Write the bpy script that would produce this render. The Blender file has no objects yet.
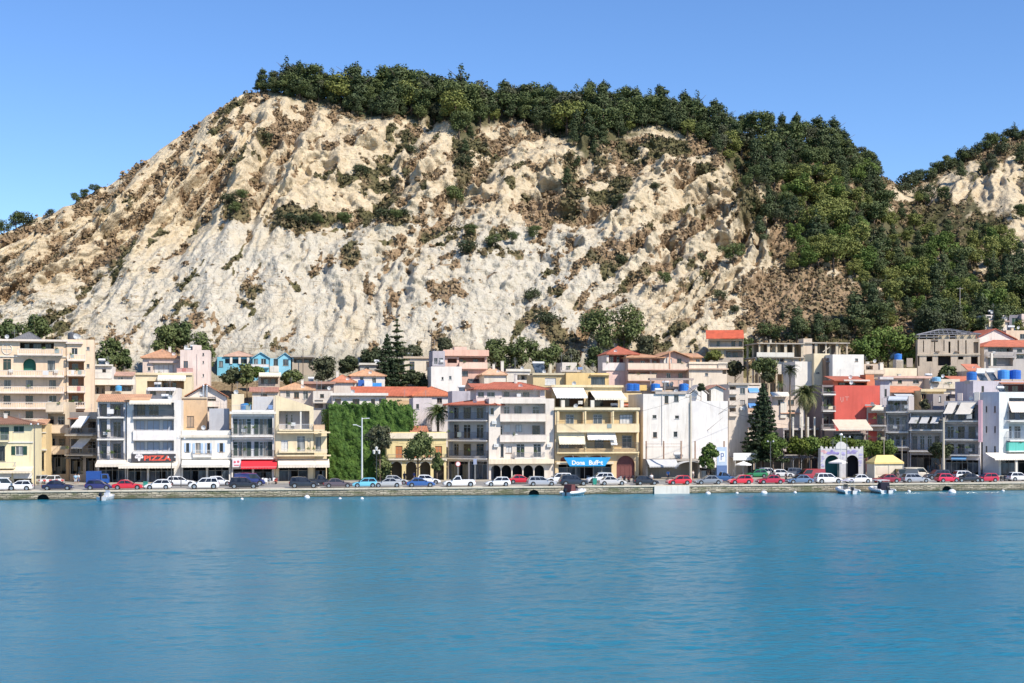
import bpy, bmesh, math, random
import numpy as np
from mathutils import Vector, Matrix
R = math.radians
rng = random.Random(11)
nr = np.random.default_rng(11)
sc = bpy.context.scene
COL = sc.collection
# ---------------------------------------------------------------- camera geometry
F, CX, HY, H = 1400.0, 512.0, 417.0, 12.0      # focal length (px), centre column, horizon row, eye height (m)
def ray(px, py, Y):
    return Vector(((px - CX) / F * Y, Y, H + (HY - py) / F * Y))
def yq(px):                                     # distance of the quay edge
    return 202.0 + 28.0 * px / 1024.0
QZ = 1.3
def lerp_tab(t, x):
    return float(np.interp(x, [a for a, b in t], [b for a, b in t]))

EXPOSURE = 0.5
SUN_AZ, SUN_EL = R(50), R(45)
SUN_DIR = Vector((math.sin(SUN_AZ) * math.cos(SUN_EL), -math.cos(SUN_AZ) * math.cos(SUN_EL), math.sin(SUN_EL)))

# ---------------------------------------------------------------- materials
_M = {}
def nmat(key):
    m = bpy.data.materials.new(key); m.use_nodes = True
    nt = m.node_tree; p = nt.nodes['Principled BSDF']
    return m, nt, p
def mathn(nt, op, a, b=None, c=None, clamp=False):
    n = nt.nodes.new('ShaderNodeMath'); n.operation = op; n.use_clamp = clamp
    for i, v in enumerate((a, b, c)):
        if v is None: continue
        if isinstance(v, (int, float)): n.inputs[i].default_value = v
        else: nt.links.new(v, n.inputs[i])
    return n.outputs[0]
def mixc(nt, fac, a, b):
    n = nt.nodes.new('ShaderNodeMix'); n.data_type = 'RGBA'
    for s, v in ((0, fac), (6, a), (7, b)):
        if isinstance(v, (int, float)): n.inputs[s].default_value = v
        elif isinstance(v, (tuple, list)): n.inputs[s].default_value = (v[0], v[1], v[2], 1)
        else: nt.links.new(v, n.inputs[s])
    return n.outputs[2]
def ramp(nt, v, lo, hi):
    n = nt.nodes.new('ShaderNodeMapRange'); n.inputs[1].default_value = lo; n.inputs[2].default_value = hi
    nt.links.new(v, n.inputs[0]); return n.outputs[0]
def pos(nt, scale=(1, 1, 1), obj=False):
    if obj:
        o = nt.nodes.new('ShaderNodeTexCoord').outputs['Object']
    else:
        o = nt.nodes.new('ShaderNodeNewGeometry').outputs['Position']
    mp = nt.nodes.new('ShaderNodeMapping'); mp.inputs['Scale'].default_value = scale
    nt.links.new(o, mp.inputs[0]); return mp.outputs[0]
def noise(nt, vec, scale, detail=4, rough=.55):
    n = nt.nodes.new('ShaderNodeTexNoise'); n.inputs['Scale'].default_value = scale
    n.inputs['Detail'].default_value = detail; n.inputs['Roughness'].default_value = rough
    nt.links.new(vec, n.inputs['Vector']); return n.outputs['Fac']
def bump(nt, p, h, strength, dist):
    b = nt.nodes.new('ShaderNodeBump'); b.inputs['Strength'].default_value = strength; b.inputs['Distance'].default_value = dist
    nt.links.new(h, b.inputs['Height']); nt.links.new(b.outputs[0], p.inputs['Normal'])
def sc3(c, k): return tuple(min(1, max(0, x * k)) for x in c)

def wallm(c, dirt=.35):
    c = (c[0], c[1]*.965, c[2]*.90); dirt = min(1, dirt*1.5)
    """plaster: patchy tint, rain streaks, faint relief"""
    k = ('wall', c, dirt)
    if k in _M: return _M[k]
    m, nt, p = nmat('plaster')
    a = noise(nt, pos(nt), .35, 5)
    b = noise(nt, pos(nt, (1.6, 1.6, .12)), 1.0, 4, .65)
    g = noise(nt, pos(nt), 3.0, 3)
    base = mixc(nt, ramp(nt, a, .35, .7), sc3(c, .90), sc3(c, 1.05))
    base = mixc(nt, mathn(nt, 'MULTIPLY', ramp(nt, b, .52, .78), dirt), base, (c[0]*.52, c[1]*.47, c[2]*.42))
    base = mixc(nt, mathn(nt, 'MULTIPLY', ramp(nt, g, .55, .8), dirt*.5), base, sc3(c, .72))
    pt = noise(nt, pos(nt, (1, 1, .8)), .9, 2, .4)
    base = mixc(nt, mathn(nt, 'MULTIPLY', ramp(nt, pt, .60, .625), min(.6, dirt*.8)), base, (c[0]*.80+.02, c[1]*.80+.02, c[2]*.82+.02))
    fs = noise(nt, pos(nt, (5, 5, .25)), 1.0, 3, .7)
    base = mixc(nt, mathn(nt, 'MULTIPLY', ramp(nt, fs, .58, .72), dirt*.7), base, (c[0]*.55, c[1]*.50, c[2]*.44))
    nt.links.new(base, p.inputs['Base Color']); p.inputs['Roughness'].default_value = .88
    p.inputs['Specular IOR Level'].default_value = .2
    bump(nt, p, g, .25, .03)
    _M[k] = m; return m
def tile(c):
    k = ('tile', c)
    if k in _M: return _M[k]
    m, nt, p = nmat('roof_tile')
    a = noise(nt, pos(nt), .8, 5); b = noise(nt, pos(nt), 6.0, 2)
    w = nt.nodes.new('ShaderNodeTexWave'); w.inputs['Scale'].default_value = 1.1; w.inputs['Distortion'].default_value = .6
    nt.links.new(pos(nt, obj=True), w.inputs['Vector'])
    base = mixc(nt, ramp(nt, a, .3, .75), sc3(c, .72), sc3(c, 1.12))
    base = mixc(nt, mathn(nt, 'MULTIPLY', ramp(nt, b, .5, .8), .5), base, (c[0]*.6, c[1]*.75, c[2]*.8))
    nt.links.new(base, p.inputs['Base Color']); p.inputs['Roughness'].default_value = .85
    bump(nt, p, w.outputs['Fac'], .6, .08)
    _M[k] = m; return m
def cloth(c, rough=.8):
    k = ('cloth', c)
    if k in _M: return _M[k]
    m, nt, p = nmat('canvas')
    a = noise(nt, pos(nt, (1, 1, .5)), 1.2, 4)
    nt.links.new(mixc(nt, ramp(nt, a, .3, .75), sc3(c, .86), sc3(c, 1.04)), p.inputs['Base Color'])
    p.inputs['Roughness'].default_value = rough; p.inputs['Specular IOR Level'].default_value = .2
    _M[k] = m; return m
def flat(c, rough=.5, metal=0, var=.12):
    k = ('flat', c, rough, metal)
    if k in _M: return _M[k]
    m, nt, p = nmat('painted' if not metal else 'metal')
    a = noise(nt, pos(nt), 2.2, 4)
    nt.links.new(mixc(nt, ramp(nt, a, .3, .75), sc3(c, 1-var), sc3(c, 1+var*.5)), p.inputs['Base Color'])
    p.inputs['Roughness'].default_value = rough; p.inputs['Metallic'].default_value = metal
    _M[k] = m; return m
def glassm(tone=0):
    k = ('glass', tone)
    if k in _M: return _M[k]
    m, nt, p = nmat('window_glass')
    cs = [((.008, .010, .013), (.028, .032, .038)), ((.06, .065, .07), (.26, .265, .26)), ((.018, .03, .042), (.07, .09, .115))][tone]
    a = noise(nt, pos(nt, (1.5, 1.5, .3)), .9, 2)
    nt.links.new(mixc(nt, ramp(nt, a, .42, .6), *cs), p.inputs['Base Color'])
    p.inputs['Roughness'].default_value = .12; p.inputs['Specular IOR Level'].default_value = .6
    _M[k] = m; return m
def paint(c):
    k = ('car', c)
    if k in _M: return _M[k]
    m, nt, p = nmat('car_paint')
    a = noise(nt, pos(nt, obj=True), 1.3, 4)
    nt.links.new(mixc(nt, ramp(nt, a, .35, .8), c, (c[0]*.88+.015, c[1]*.88+.014, c[2]*.88+.012)), p.inputs['Base Color'])
    p.inputs['Roughness'].default_value = .28; p.inputs['Coat Weight'].default_value = .5; p.inputs['Coat Roughness'].default_value = .08
    _M[k] = m; return m
def leafm(key, dark, light, rnd=.5):
    k = ('leaf', key)
    if k in _M: return _M[k]
    m, nt, p = nmat('foliage_' + key)
    oi = nt.nodes.new('ShaderNodeObjectInfo')
    a = noise(nt, pos(nt, obj=True), .9, 3)
    f = mathn(nt, 'ADD', mathn(nt, 'MULTIPLY', oi.outputs['Random'], rnd), mathn(nt, 'MULTIPLY', ramp(nt, a, .3, .7), 1 - rnd))
    nt.links.new(mixc(nt, f, dark, light), p.inputs['Base Color'])
    p.inputs['Roughness'].default_value = .7; p.inputs['Specular IOR Level'].default_value = .25
    _M[k] = m; return m
def barkm(c=(.12, .085, .06)):
    k = ('bark', c)
    if k in _M: return _M[k]
    m, nt, p = nmat('bark')
    a = noise(nt, pos(nt, (3, 3, .6), obj=True), 2, 4)
    nt.links.new(mixc(nt, a, sc3(c, .6), sc3(c, 1.3)), p.inputs['Base Color']); p.inputs['Roughness'].default_value = .95
    bump(nt, p, a, .6, .05)
    _M[k] = m; return m

# ---------------------------------------------------------------- object helpers
def tag(o, label=None, cat=None, group=None, kind=None):
    if label: o['label'] = label
    if cat: o['category'] = cat
    if group: o['group'] = group
    if kind: o['kind'] = kind
    return o
def empty(name, loc, rz=0, label=None, cat=None, group=None):
    o = bpy.data.objects.new(name, None); COL.objects.link(o)
    o.empty_display_size = .3
    o.location = loc; o.rotation_euler = (0, 0, rz)
    return tag(o, label, cat, group)
def link(name, me, mat=None, parent=None):
    o = bpy.data.objects.new(name, me); COL.objects.link(o)
    if mat is not None:
        for mm in (mat if isinstance(mat, (list, tuple)) else [mat]): me.materials.append(mm)
    if parent: o.parent = parent
    return o
def copy_tree(o, parent=None):
    c = o.copy(); COL.objects.link(c); c.parent = parent
    for ch in list(o.children): copy_tree(ch, c)
    return c
class MB:
    def __init__(s): s.v = []; s.f = []; s.m = []; s.smooth = False
    def face(s, pts, mi=0):
        n = len(s.v); s.v += [tuple(p) for p in pts]; s.f.append(tuple(range(n, n + len(pts)))); s.m.append(mi); return s
    def box(s, x0, x1, y0, y1, z0, z1, mi=0):
        if x0 > x1: x0, x1 = x1, x0
        if y0 > y1: y0, y1 = y1, y0
        if z0 > z1: z0, z1 = z1, z0
        n = len(s.v)
        s.v += [(x0,y0,z0),(x1,y0,z0),(x1,y1,z0),(x0,y1,z0),(x0,y0,z1),(x1,y0,z1),(x1,y1,z1),(x0,y1,z1)]
        for f in ((0,3,2,1),(4,5,6,7),(0,1,5,4),(1,2,6,5),(2,3,7,6),(3,0,4,7)):
            s.f.append(tuple(n + i for i in f)); s.m.append(mi)
        return s
    def bar(s, p, q, r, n=6, r2=None, mi=0, cap=True):
        p = Vector(p); q = Vector(q); r2 = r if r2 is None else r2
        d = (q - p).normalized()
        a = d.orthogonal().normalized(); b = d.cross(a)
        k = len(s.v)
        for (c, rr) in ((p, r), (q, r2)):
            for i in range(n):
                t = 2 * math.pi * i / n
                s.v.append(tuple(c + a * (rr * math.cos(t)) + b * (rr * math.sin(t))))
        for i in range(n):
            j = (i + 1) % n
            s.f.append((k + i, k + j, k + n + j, k + n + i)); s.m.append(mi)
        if cap:
            s.f.append(tuple(k + n - 1 - i for i in range(n))); s.m.append(mi)
            s.f.append(tuple(k + n + i for i in range(n))); s.m.append(mi)
        return s
    def prism(s, poly, axis, a0, a1, mi=0):
        """poly: list of 2-D points; extruded along axis ('x' or 'y') from a0 to a1"""
        n = len(s.v); k = len(poly)
        def P(t, u, w): return (t, u, w) if axis == 'x' else (u, t, w)
        for t in (a0, a1): s.v += [P(t, u, w) for u, w in poly]
        for i in range(k):
            j = (i + 1) % k
            s.f.append((n + i, n + j, n + k + j, n + k + i)); s.m.append(mi)
        s.f.append(tuple(n + k - 1 - i for i in range(k))); s.m.append(mi)
        s.f.append(tuple(n + k + i for i in range(k))); s.m.append(mi)
        return s
    def slab(s, pts, th, mi=0):
        """a sheet with thickness th downwards"""
        top = [Vector(p) for p in pts]; bot = [p - Vector((0, 0, th)) for p in top]
        n = len(top)
        s.face(top, mi); s.face(bot[::-1], mi)
        for i in range(n):
            j = (i + 1) % n
            s.face((top[j], top[i], bot[i], bot[j]), mi)
        return s
    def build(s, name, mat, parent=None, fix=True):
        me = bpy.data.meshes.new(name); me.from_pydata(s.v, [], s.f)
        if fix:
            bm = bmesh.new(); bm.from_mesh(me)
            bmesh.ops.recalc_face_normals(bm, faces=bm.faces); bm.to_mesh(me); bm.free()
        for i, mi in enumerate(s.m):
            if mi: me.polygons[i].material_index = mi
        if s.smooth:
            for p in me.polygons: p.use_smooth = True
        return link(name, me, mat, parent)
def npmesh(name, V, Fq, smooth=False):
    """quads from numpy"""
    me = bpy.data.meshes.new(name); nv, nf = len(V), len(Fq)
    me.vertices.add(nv); me.vertices.foreach_set('co', np.asarray(V, np.float32).ravel())
    me.loops.add(nf * 4); me.loops.foreach_set('vertex_index', np.asarray(Fq, np.int32).ravel())
    me.polygons.add(nf)
    me.polygons.foreach_set('loop_start', np.arange(0, nf * 4, 4, dtype=np.int32))
    me.polygons.foreach_set('loop_total', np.full(nf, 4, np.int32))
    if smooth: me.polygons.foreach_set('use_smooth', np.ones(nf, bool))
    me.update(calc_edges=True); me.validate(); return me

# ---------------------------------------------------------------- numpy noise
def _h(ix, iy, seed):
    n = (ix.astype(np.int64) * 374761393 + iy.astype(np.int64) * 668265263 + seed * 2147483647) & 0x7fffffff
    n = ((n ^ (n >> 13)) * 1274126177) & 0x7fffffff
    n = n ^ (n >> 16)
    return (n & 0xffff) / 65535.0
def vn(x, y, seed=0):
    x = np.asarray(x, float); y = np.asarray(y, float)
    ix = np.floor(x); iy = np.floor(y); fx = x - ix; fy = y - iy
    fx = fx*fx*fx*(fx*(fx*6-15)+10); fy = fy*fy*fy*(fy*(fy*6-15)+10)
    a = _h(ix, iy, seed); b = _h(ix+1, iy, seed); c = _h(ix, iy+1, seed); d = _h(ix+1, iy+1, seed)
    return (a*(1-fx)+b*fx)*(1-fy)+(c*(1-fx)+d*fx)*fy
def fbm(x, y, o=4, seed=0, g=.5):
    s = 0; a = 1; t = 0
    for i in range(o):
        s = s + a * vn(x * 2**i + 13.7*i, y * 2**i - 7.1*i, seed + i); t += a; a *= g
    return s / t
def ridge(x, y, seed=0): return 1 - np.abs(2 * vn(x, y, seed) - 1)
def tri(x): return 1 - np.abs(2*(x - np.floor(x)) - 1)
def sstep(a, b, x):
    t = np.clip((x - a) / (b - a), 0, 1); return t*t*(3-2*t)
# ================================================================ LAND
CREST = [(-260,330),(-120,285),(-40,250),(0,236),(30,222),(50,214),(75,202),(100,190),(130,172),(160,150),(200,121),(230,103),(250,91),(275,91),(300,95),(340,99),
         (400,103),(450,107),(500,111),(560,112),(620,114),(670,118),(720,128),(760,137),(800,142),(835,148),(860,162),(880,177),(900,184),(912,184),(930,175),
         (950,167),(975,151),(1000,141),(1024,134),(1100,120),(1300,112)]
EDGE = [(240,91),(262,92),(300,101),(330,105),(350,118),(400,121),(450,126),(465,150),(480,128),(510,122),(560,138),(585,160),(605,150),(640,132),(662,130),(700,146),(728,170),(745,185),(770,200)]
YC = [(-260,370),(0,385),(250,425),(700,432),(800,436),(870,455),(905,490),(960,505),(1024,515),(1300,540)]
TOWN_D = [(-300,1.2),(34,1.2),(36,1.29),(46,3.0),(58,6.0),(76,12.0),(96,19.0),(100,20.0)]
def crest(px): return lerp_tab(CREST, px)
NU, NT, NG = 1150, 300, 46
U = np.linspace(-230, 1290, NU)
crs = np.interp(U, *zip(*CREST)); ycs = np.interp(U, *zip(*YC)); yqs = yq(U)
# soften and roughen the skyline a little
crs = crs + (fbm(U/9.0, U*0, 3, 5) - .5) * 5
yf = yqs + 100.0; zf = np.full(NU, 20.0)
zc = H + (HY - crs) / F * ycs
T = np.linspace(0, 1, NT)
tt, uu = np.meshgrid(T, U, indexing='ij')
Yf, Yc, Zf, Zc = (np.broadcast_to(a, tt.shape) for a in (yf, ycs, zf, zc))
prof = tt ** .93
Yb = Yf + (Yc - Yf) * tt
Zb = Zf + (Zc - Zf) * prof
X0 = (uu - CX) / F * Yb
sl = tt * 118.0
right = sstep(430, 640, uu); wood = sstep(740, 800, uu)
shear = .10 + .40*np.clip((uu-300)/420, 0, 1) + .12*(fbm(uu/120, uu*0, 2, 77)-.5)
wx = (fbm(X0/30, sl/34, 3, 21) - .5) * 20 + (fbm(X0/9, sl/10, 3, 23) - .5) * 7
xs = X0 - shear * sl + wx
g1 = ridge(xs/26, sl/60, 31); g2 = ridge(xs/11 + 4, sl/30, 37); g3 = ridge(xs/4.6, sl/15, 41); g4 = fbm(X0/2.4, sl/2.6, 3, 43)
env = np.sin(np.pi * np.clip(tt, 0, 1)) ** .6
up = sstep(.25, .6, tt)                         # the upper half is cut by sharper spurs than the marl below
amp = env * (1 - .65 * wood)
g5 = ridge(xs/2.1, sl/15, 45)
w1 = fbm(X0/34, sl/42, 4, 101); w2 = fbm(X0/15, sl/19, 4, 103); w3 = fbm(X0/6, sl/8, 4, 105)
xk = X0 - shear*1.15*sl + wx*.55
k1 = tri(xk/19 + 1.3*w1); k2 = tri(xk/8.0 + 2.2*w2); k3 = tri(xk/3.3 + 2.0*w3)
mod1 = .35 + 1.1*fbm(X0/40, sl/30, 2, 107); mod2 = (.12 + 1.6*sstep(.40, .68, fbm(X0/13, sl/12, 3, 109))) * (.62 + .38*sstep(330, 560, uu))
q4 = fbm(X0/3.6, sl/2.6, 4, 111); blocky = np.floor(q4*9)/9 + .25*(q4 - np.floor(q4*9)/9)
disp = .86 * amp * (8.5*(k1-.5)*mod1*(.45+.9*up) + 6.2*(k2-.5)*mod2*(.45+.75*up) + 2.8*(k3-.5)*(.1+.9*mod2) + 3.5*(g1-.5) + 3.6*(blocky-.5) + 1.8*(g4-.5) + 1.6*(fbm(X0/.9, sl/.9, 2, 47)-.5))
hollow_k = .5 - (k2*.6 + k1*.4)
# the smooth pale face low on the left and mid spurs
smooth = np.exp(-(((uu-230)/95)**2 + ((tt-.42)/.18)**2))
disp = disp * (1 - .55*smooth)
ledge = (np.abs(((sl + 5*fbm(X0/25, sl/25, 2, 51)) / 9.0) % 1 - .5) - .25) * 2.0 * (1-up) * env
Y = Yb - disp * .95 - ledge*.5
Z = Zb + disp * .28
X = (uu - CX) / F * Y
# vegetation masks
xv = X0 - (shear*1.15 + .18*right) * sl + wx*(.5+.5*(1-right))
v1 = fbm(xv/2.6, sl/(9+6*right), 4, 61); v2 = fbm(X0/19, sl/15, 3, 67); v3 = fbm(X0/2.0, sl/2.4, 2, 71)
low0 = sstep(.55,.35,tt)*sstep(640,520,uu)
hollow = np.clip(hollow_k, -.5, .5)
veg = v1*.95 + v2*.22 + v3*.40 + hollow*.40 + .05*right + .05*up - .14*smooth - .03*low0 + .05*np.exp(-((uu-150)/110)**2)*(tt > .1)
brown = sstep(np.quantile(veg[:, 250:950], .65), np.quantile(veg[:, 250:950], .73), veg)
olive = sstep(.54, .66, fbm(X0/12, sl/12, 3, 81)) * brown
for (bx, by, bw, bh, k) in ((236,212,22,14,.9),(300,222,40,15,1.0),(395,222,26,12,.9),(262,140,12,10,.7),(500,255,34,10,.7),(570,190,12,40,.85),(462,165,12,34,.9),(470,245,9,26,.8),(600,160,16,14,.7),(745,200,18,40,.8),(555,335,24,26,.8),(522,318,28,16,.7),(350,255,12,22,.8)):
    pyb = HY - (Zb - H) / Yb * F
    q = np.exp(-(((uu-bx)/bw)**2 + ((pyb-by)/bh)**2)) * k
    brown = np.clip(brown + sstep(.35, .62, q + (v3-.5)*.5 + (v1-.5)*.7), 0, 1)
    olive = np.clip(olive + sstep(.3, .7, q + (v3-.5)*.6) * .8, 0, 1)
pyb = HY - (Zb - H) / Yb * F
edge = np.interp(uu, *zip(*EDGE))
forest = np.where((uu > 250) & (uu < 775), sstep(4, -6, pyb - edge + (v3-.5)*10), 0.0)
forest = np.maximum(forest, wood * sstep(.47, .36, fbm(X0/20, sl/16, 3, 91)*.6 + .2*v3))
forest = np.maximum(forest, .45*sstep(.10, .02, tt))
bare2 = sstep(890, 930, uu)
low = sstep(.56, .40, tt + .22*(v2-.5) + .08*(v3-.5)) * (1 - .75*sstep(560, 680, uu))
brown = np.clip(np.where(wood > .5, np.maximum(brown, sstep(.33, .42, v2*.6+v1*.3)*(1-.45*bare2)), brown), 0, 1)
for (bx, by, bw, bh) in ((905,194,18,9),(958,188,20,15),(933,194,14,9),(1000,192,28,22),(1022,240,18,28),(1012,168,12,10),(985,262,8,12),(975,168,10,6),(835,212,5,14)):
    q = np.exp(-(((uu-bx)/bw)**2 + ((pyb-by)/bh)**2)) + .35*(v3-.5) + .5*(v1-.5)
    k_ = 1 - sstep(.28, .5, q); brown = brown*k_; forest = forest*k_; low = low*(1-.5*(1-k_))
for (bx, by, bw, bh) in ((805,300,48,24),(770,300,30,30),(785,245,12,16),(905,335,18,10),(990,150,26,12)):
    q = np.exp(-(((uu-bx)/bw)**2 + ((pyb-by)/bh)**2)); k_ = sstep(.25, .55, q+.4*(v3-.5)); brown = np.maximum(brown, k_*.9); forest = forest*(1-k_*.95); olive = olive*(1-.8*k_)
# town slope in front of the foot and the fall behind the crest
tg = np.linspace(0, 1, NG)[:-1]
dg = 22.0 + tg * 78.0
zg = np.interp(dg, *zip(*TOWN_D))
Yg = yqs[None, :] + dg[:, None]; Zg = np.broadcast_to(zg[:, None], Yg.shape) - .05
Ug = np.broadcast_to(U, Yg.shape); Xg = (Ug - CX) / F * Yg
Zg = Zg + (fbm(Xg/6, Yg/6, 3, 95) - .5) * .9 * sstep(38, 60, dg)[:, None]
tb = np.array([.08, .25, .6, 1.0])
Yk = ycs[None] + tb[:, None]*190; Zk = zc[None]*(1-tb[:, None]**1.1) + 10*tb[:, None]; Xk = (U[None]-CX)/F*Yk
VX = np.concatenate([Xg, X, Xk]); VY = np.concatenate([Yg, Y, Yk]); VZ = np.concatenate([Zg, Z, Zk])
NR = VX.shape[0]
idx = np.arange(NR*NU).reshape(NR, NU)
Fq = np.stack([idx[:-1,:-1], idx[:-1,1:], idx[1:,1:], idx[1:,:-1]], -1).reshape(-1, 4)
me = npmesh('hillside', np.stack([VX, VY, VZ], -1).reshape(-1, 3), Fq, smooth=False)
def pad(a, g, k): return np.concatenate([np.full(Xg.shape, g), a, np.full(Xk.shape, k)])
cols = np.stack([pad(brown, 1.0, 1), pad(olive, .3, 1), pad(low, 0, 0), pad(forest, 0, 1)], -1).reshape(-1, 4)
at = me.attributes.new('cover', 'FLOAT_COLOR', 'POINT'); at.data.foreach_set('color', cols.astype(np.float32).ravel())

def hill_mat():
    m, nt, p = nmat('hill_ground')
    a = nt.nodes.new('ShaderNodeAttribute'); a.attribute_name = 'cover'
    s = nt.nodes.new('ShaderNodeSeparateColor'); nt.links.new(a.outputs['Color'], s.inputs[0])
    n1 = noise(nt, pos(nt), .22, 6, .6); n2 = noise(nt, pos(nt), 1.1, 5, .65); n3 = noise(nt, pos(nt, (1, 1, .22)), .9, 4, .6)
    n4 = noise(nt, pos(nt), .06, 4)
    ochre = mixc(nt, ramp(nt, n1, .32, .68), (.48, .39, .26), (.60, .51, .36))
    ochre = mixc(nt, mathn(nt, 'MULTIPLY', ramp(nt, n3, .50, .74), .55), ochre, (.36, .24, .125))
    grey = mixc(nt, ramp(nt, n1, .32, .68), (.45, .41, .33), (.55, .505, .415))
    grey = mixc(nt, mathn(nt, 'MULTIPLY', ramp(nt, n3, .50, .74), .45), grey, (.35, .285, .19))
    grey = mixc(nt, mathn(nt, 'MULTIPLY', ramp(nt, n4, .5, .7), .5), grey, (.53, .43, .28))
    rock = mixc(nt, s.outputs['Blue'], ochre, grey)
    st_ = noise(nt, pos(nt, (.16, .16, 1.9)), 1.0, 5, .7); st2 = noise(nt, pos(nt), .12, 3)
    rock = mixc(nt, mathn(nt, 'MULTIPLY', mathn(nt, 'MULTIPLY', ramp(nt, st_, .555, .62), ramp(nt, st2, .42, .58)), .6), rock, (.22, .17, .11))
    ck = noise(nt, pos(nt, (1.3, 1.3, .5)), 1.0, 5, .75)
    rock = mixc(nt, mathn(nt, 'MULTIPLY', ramp(nt, ck, .59, .67), .65), rock, (.20, .15, .09))
    br = mixc(nt, ramp(nt, n2, .3, .7), (.22, .145, .085), (.38, .275, .17))
    ol = mixc(nt, ramp(nt, n2, .3, .7), (.07, .068, .03), (.17, .15, .075))
    scrub = mixc(nt, s.outputs['Green'], br, ol)
    f = mathn(nt, 'ADD', s.outputs['Red'], mathn(nt, 'MULTIPLY', mathn(nt, 'SUBTRACT', n2, .5), 1.5))
    # scattered small dry tufts on open rock
    sp = ramp(nt, noise(nt, pos(nt), .75, 3, .7), .60, .67)
    f = mathn(nt, 'MAXIMUM', ramp(nt, f, .38, .62), mathn(nt, 'MULTIPLY', sp, .75))
    c = mixc(nt, f, rock, scrub)
    c = mixc(nt, mathn(nt, 'MULTIPLY', a.outputs['Alpha'], .9), c, mixc(nt, n2, (.035, .04, .014), (.085, .08, .034)))
    nt.links.new(c, p.inputs['Base Color']); p.inputs['Roughness'].default_value = .95
    p.inputs['Specular IOR Level'].default_value = .1
    vo = nt.nodes.new('ShaderNodeTexVoronoi'); vo.feature = 'DISTANCE_TO_EDGE'; vo.inputs['Scale'].default_value = .42
    nt.links.new(pos(nt, (1, 1, .7)), vo.inputs['Vector'])
    crk = ramp(nt, vo.outputs['Distance'], 0, .10)
    bump(nt, p, mathn(nt, 'ADD', mathn(nt, 'MULTIPLY', crk, .10), mathn(nt, 'ADD', mathn(nt, 'MULTIPLY', n2, .6), mathn(nt, 'ADD', n3, mathn(nt, 'MULTIPLY', n1, 1.2)))), .9, .8)
    return m
hill = link('hillside', me, hill_mat()); tag(hill, kind='structure')

PYS = HY - (Z - H) / Y * F                      # visible row of every hill vertex
def on_hill(px, py):
    """point of the hill seen at a pixel"""
    j = int(np.clip(np.searchsorted(U, px), 1, NU-1))
    col = PYS[:, j]
    i = int(np.argmax(col <= py)) if (col <= py).any() else NT-1
    return Vector((float((px - CX)/F*Y[i, j]), float(Y[i, j]), float(Z[i, j])))
def ground(px, Yv):
    """height of the land under a column at distance Yv"""
    d = Yv - yq(px)
    if d <= 100: return float(np.interp(d, *zip(*TOWN_D)))
    j = int(np.clip(np.searchsorted(U, px), 1, NU-1))
    return float(np.interp(Yv, np.maximum.accumulate(Y[:, j]), Z[:, j]))

# ---------------------------------------------------------------- dry scrub tufts (uncountable)
def scatter_scrub():
    w = np.clip(brown*1.0 + .06*olive, 0, 1) * (tt > .03) * (1-.2*wood) + .010
    w = w * np.abs(Y) ; w[:, (U < -120) | (U > 1150)] = 0
    p = (w / w.sum()).ravel(); n = 32000
    k = nr.choice(w.size, n, p=p)
    C = np.stack([X.ravel()[k], Y.ravel()[k], Z.ravel()[k]], -1) + nr.normal(0, .25, (n, 3))
    ol = olive.ravel()[k] + .45*wood.ravel()[k]; s = nr.uniform(.22, .62, n) * (1 + .9*(nr.random(n) < .10))
    q = 9
    D = nr.normal(0, 1, (n, q, 3)); D /= np.linalg.norm(D, axis=-1, keepdims=True); D[..., 2] = np.abs(D[..., 2]); D[..., 1] -= .3
    P = C[:, None] + D * (s[:, None, None] * nr.uniform(.45, 1, (n, q, 1)))
    N = D + nr.normal(0, .45, D.shape); N /= np.linalg.norm(N, axis=-1, keepdims=True)
    A = np.cross(N, nr.normal(0, 1, N.shape)); A /= np.linalg.norm(A, axis=-1, keepdims=True); Bv = np.cross(N, A)
    h = (s[:, None, None] * nr.uniform(.30, .55, (n, q, 1)))
    V = np.stack([P-A*h-Bv*h, P+A*h-Bv*h*.7, P+A*h*.8+Bv*h, P-A*h*.7+Bv*h*.9], 2).reshape(-1, 3)
    me = npmesh('dry_scrub', V, np.arange(len(V)).reshape(-1, 4))
    tone = np.repeat(np.stack([np.clip(ol + nr.normal(0, .22, n), 0, 1), nr.random(n), np.zeros(n), np.ones(n)], -1), q*4, axis=0)
    a = me.attributes.new('tone', 'FLOAT_COLOR', 'POINT'); a.data.foreach_set('color', tone.astype(np.float32).ravel())
    m, nt, pn = nmat('dry_scrub')
    at = nt.nodes.new('ShaderNodeAttribute'); at.attribute_name = 'tone'
    s_ = nt.nodes.new('ShaderNodeSeparateColor'); nt.links.new(at.outputs['Color'], s_.inputs[0])
    c = mixc(nt, s_.outputs['Red'], mixc(nt, s_.outputs['Green'], (.21, .14, .08), (.35, .255, .155)), mixc(nt, s_.outputs['Green'], (.055, .055, .024), (.13, .118, .06)))
    nt.links.new(c, pn.inputs['Base Color']); pn.inputs['Roughness'].default_value = .9; pn.inputs['Specular IOR Level'].default_value = .15
    tag(link('dry_scrub', me, m), 'dry brown and olive scrub growing in the gullies of the pale cliff', 'scrub', kind='stuff')
scatter_scrub()

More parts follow.
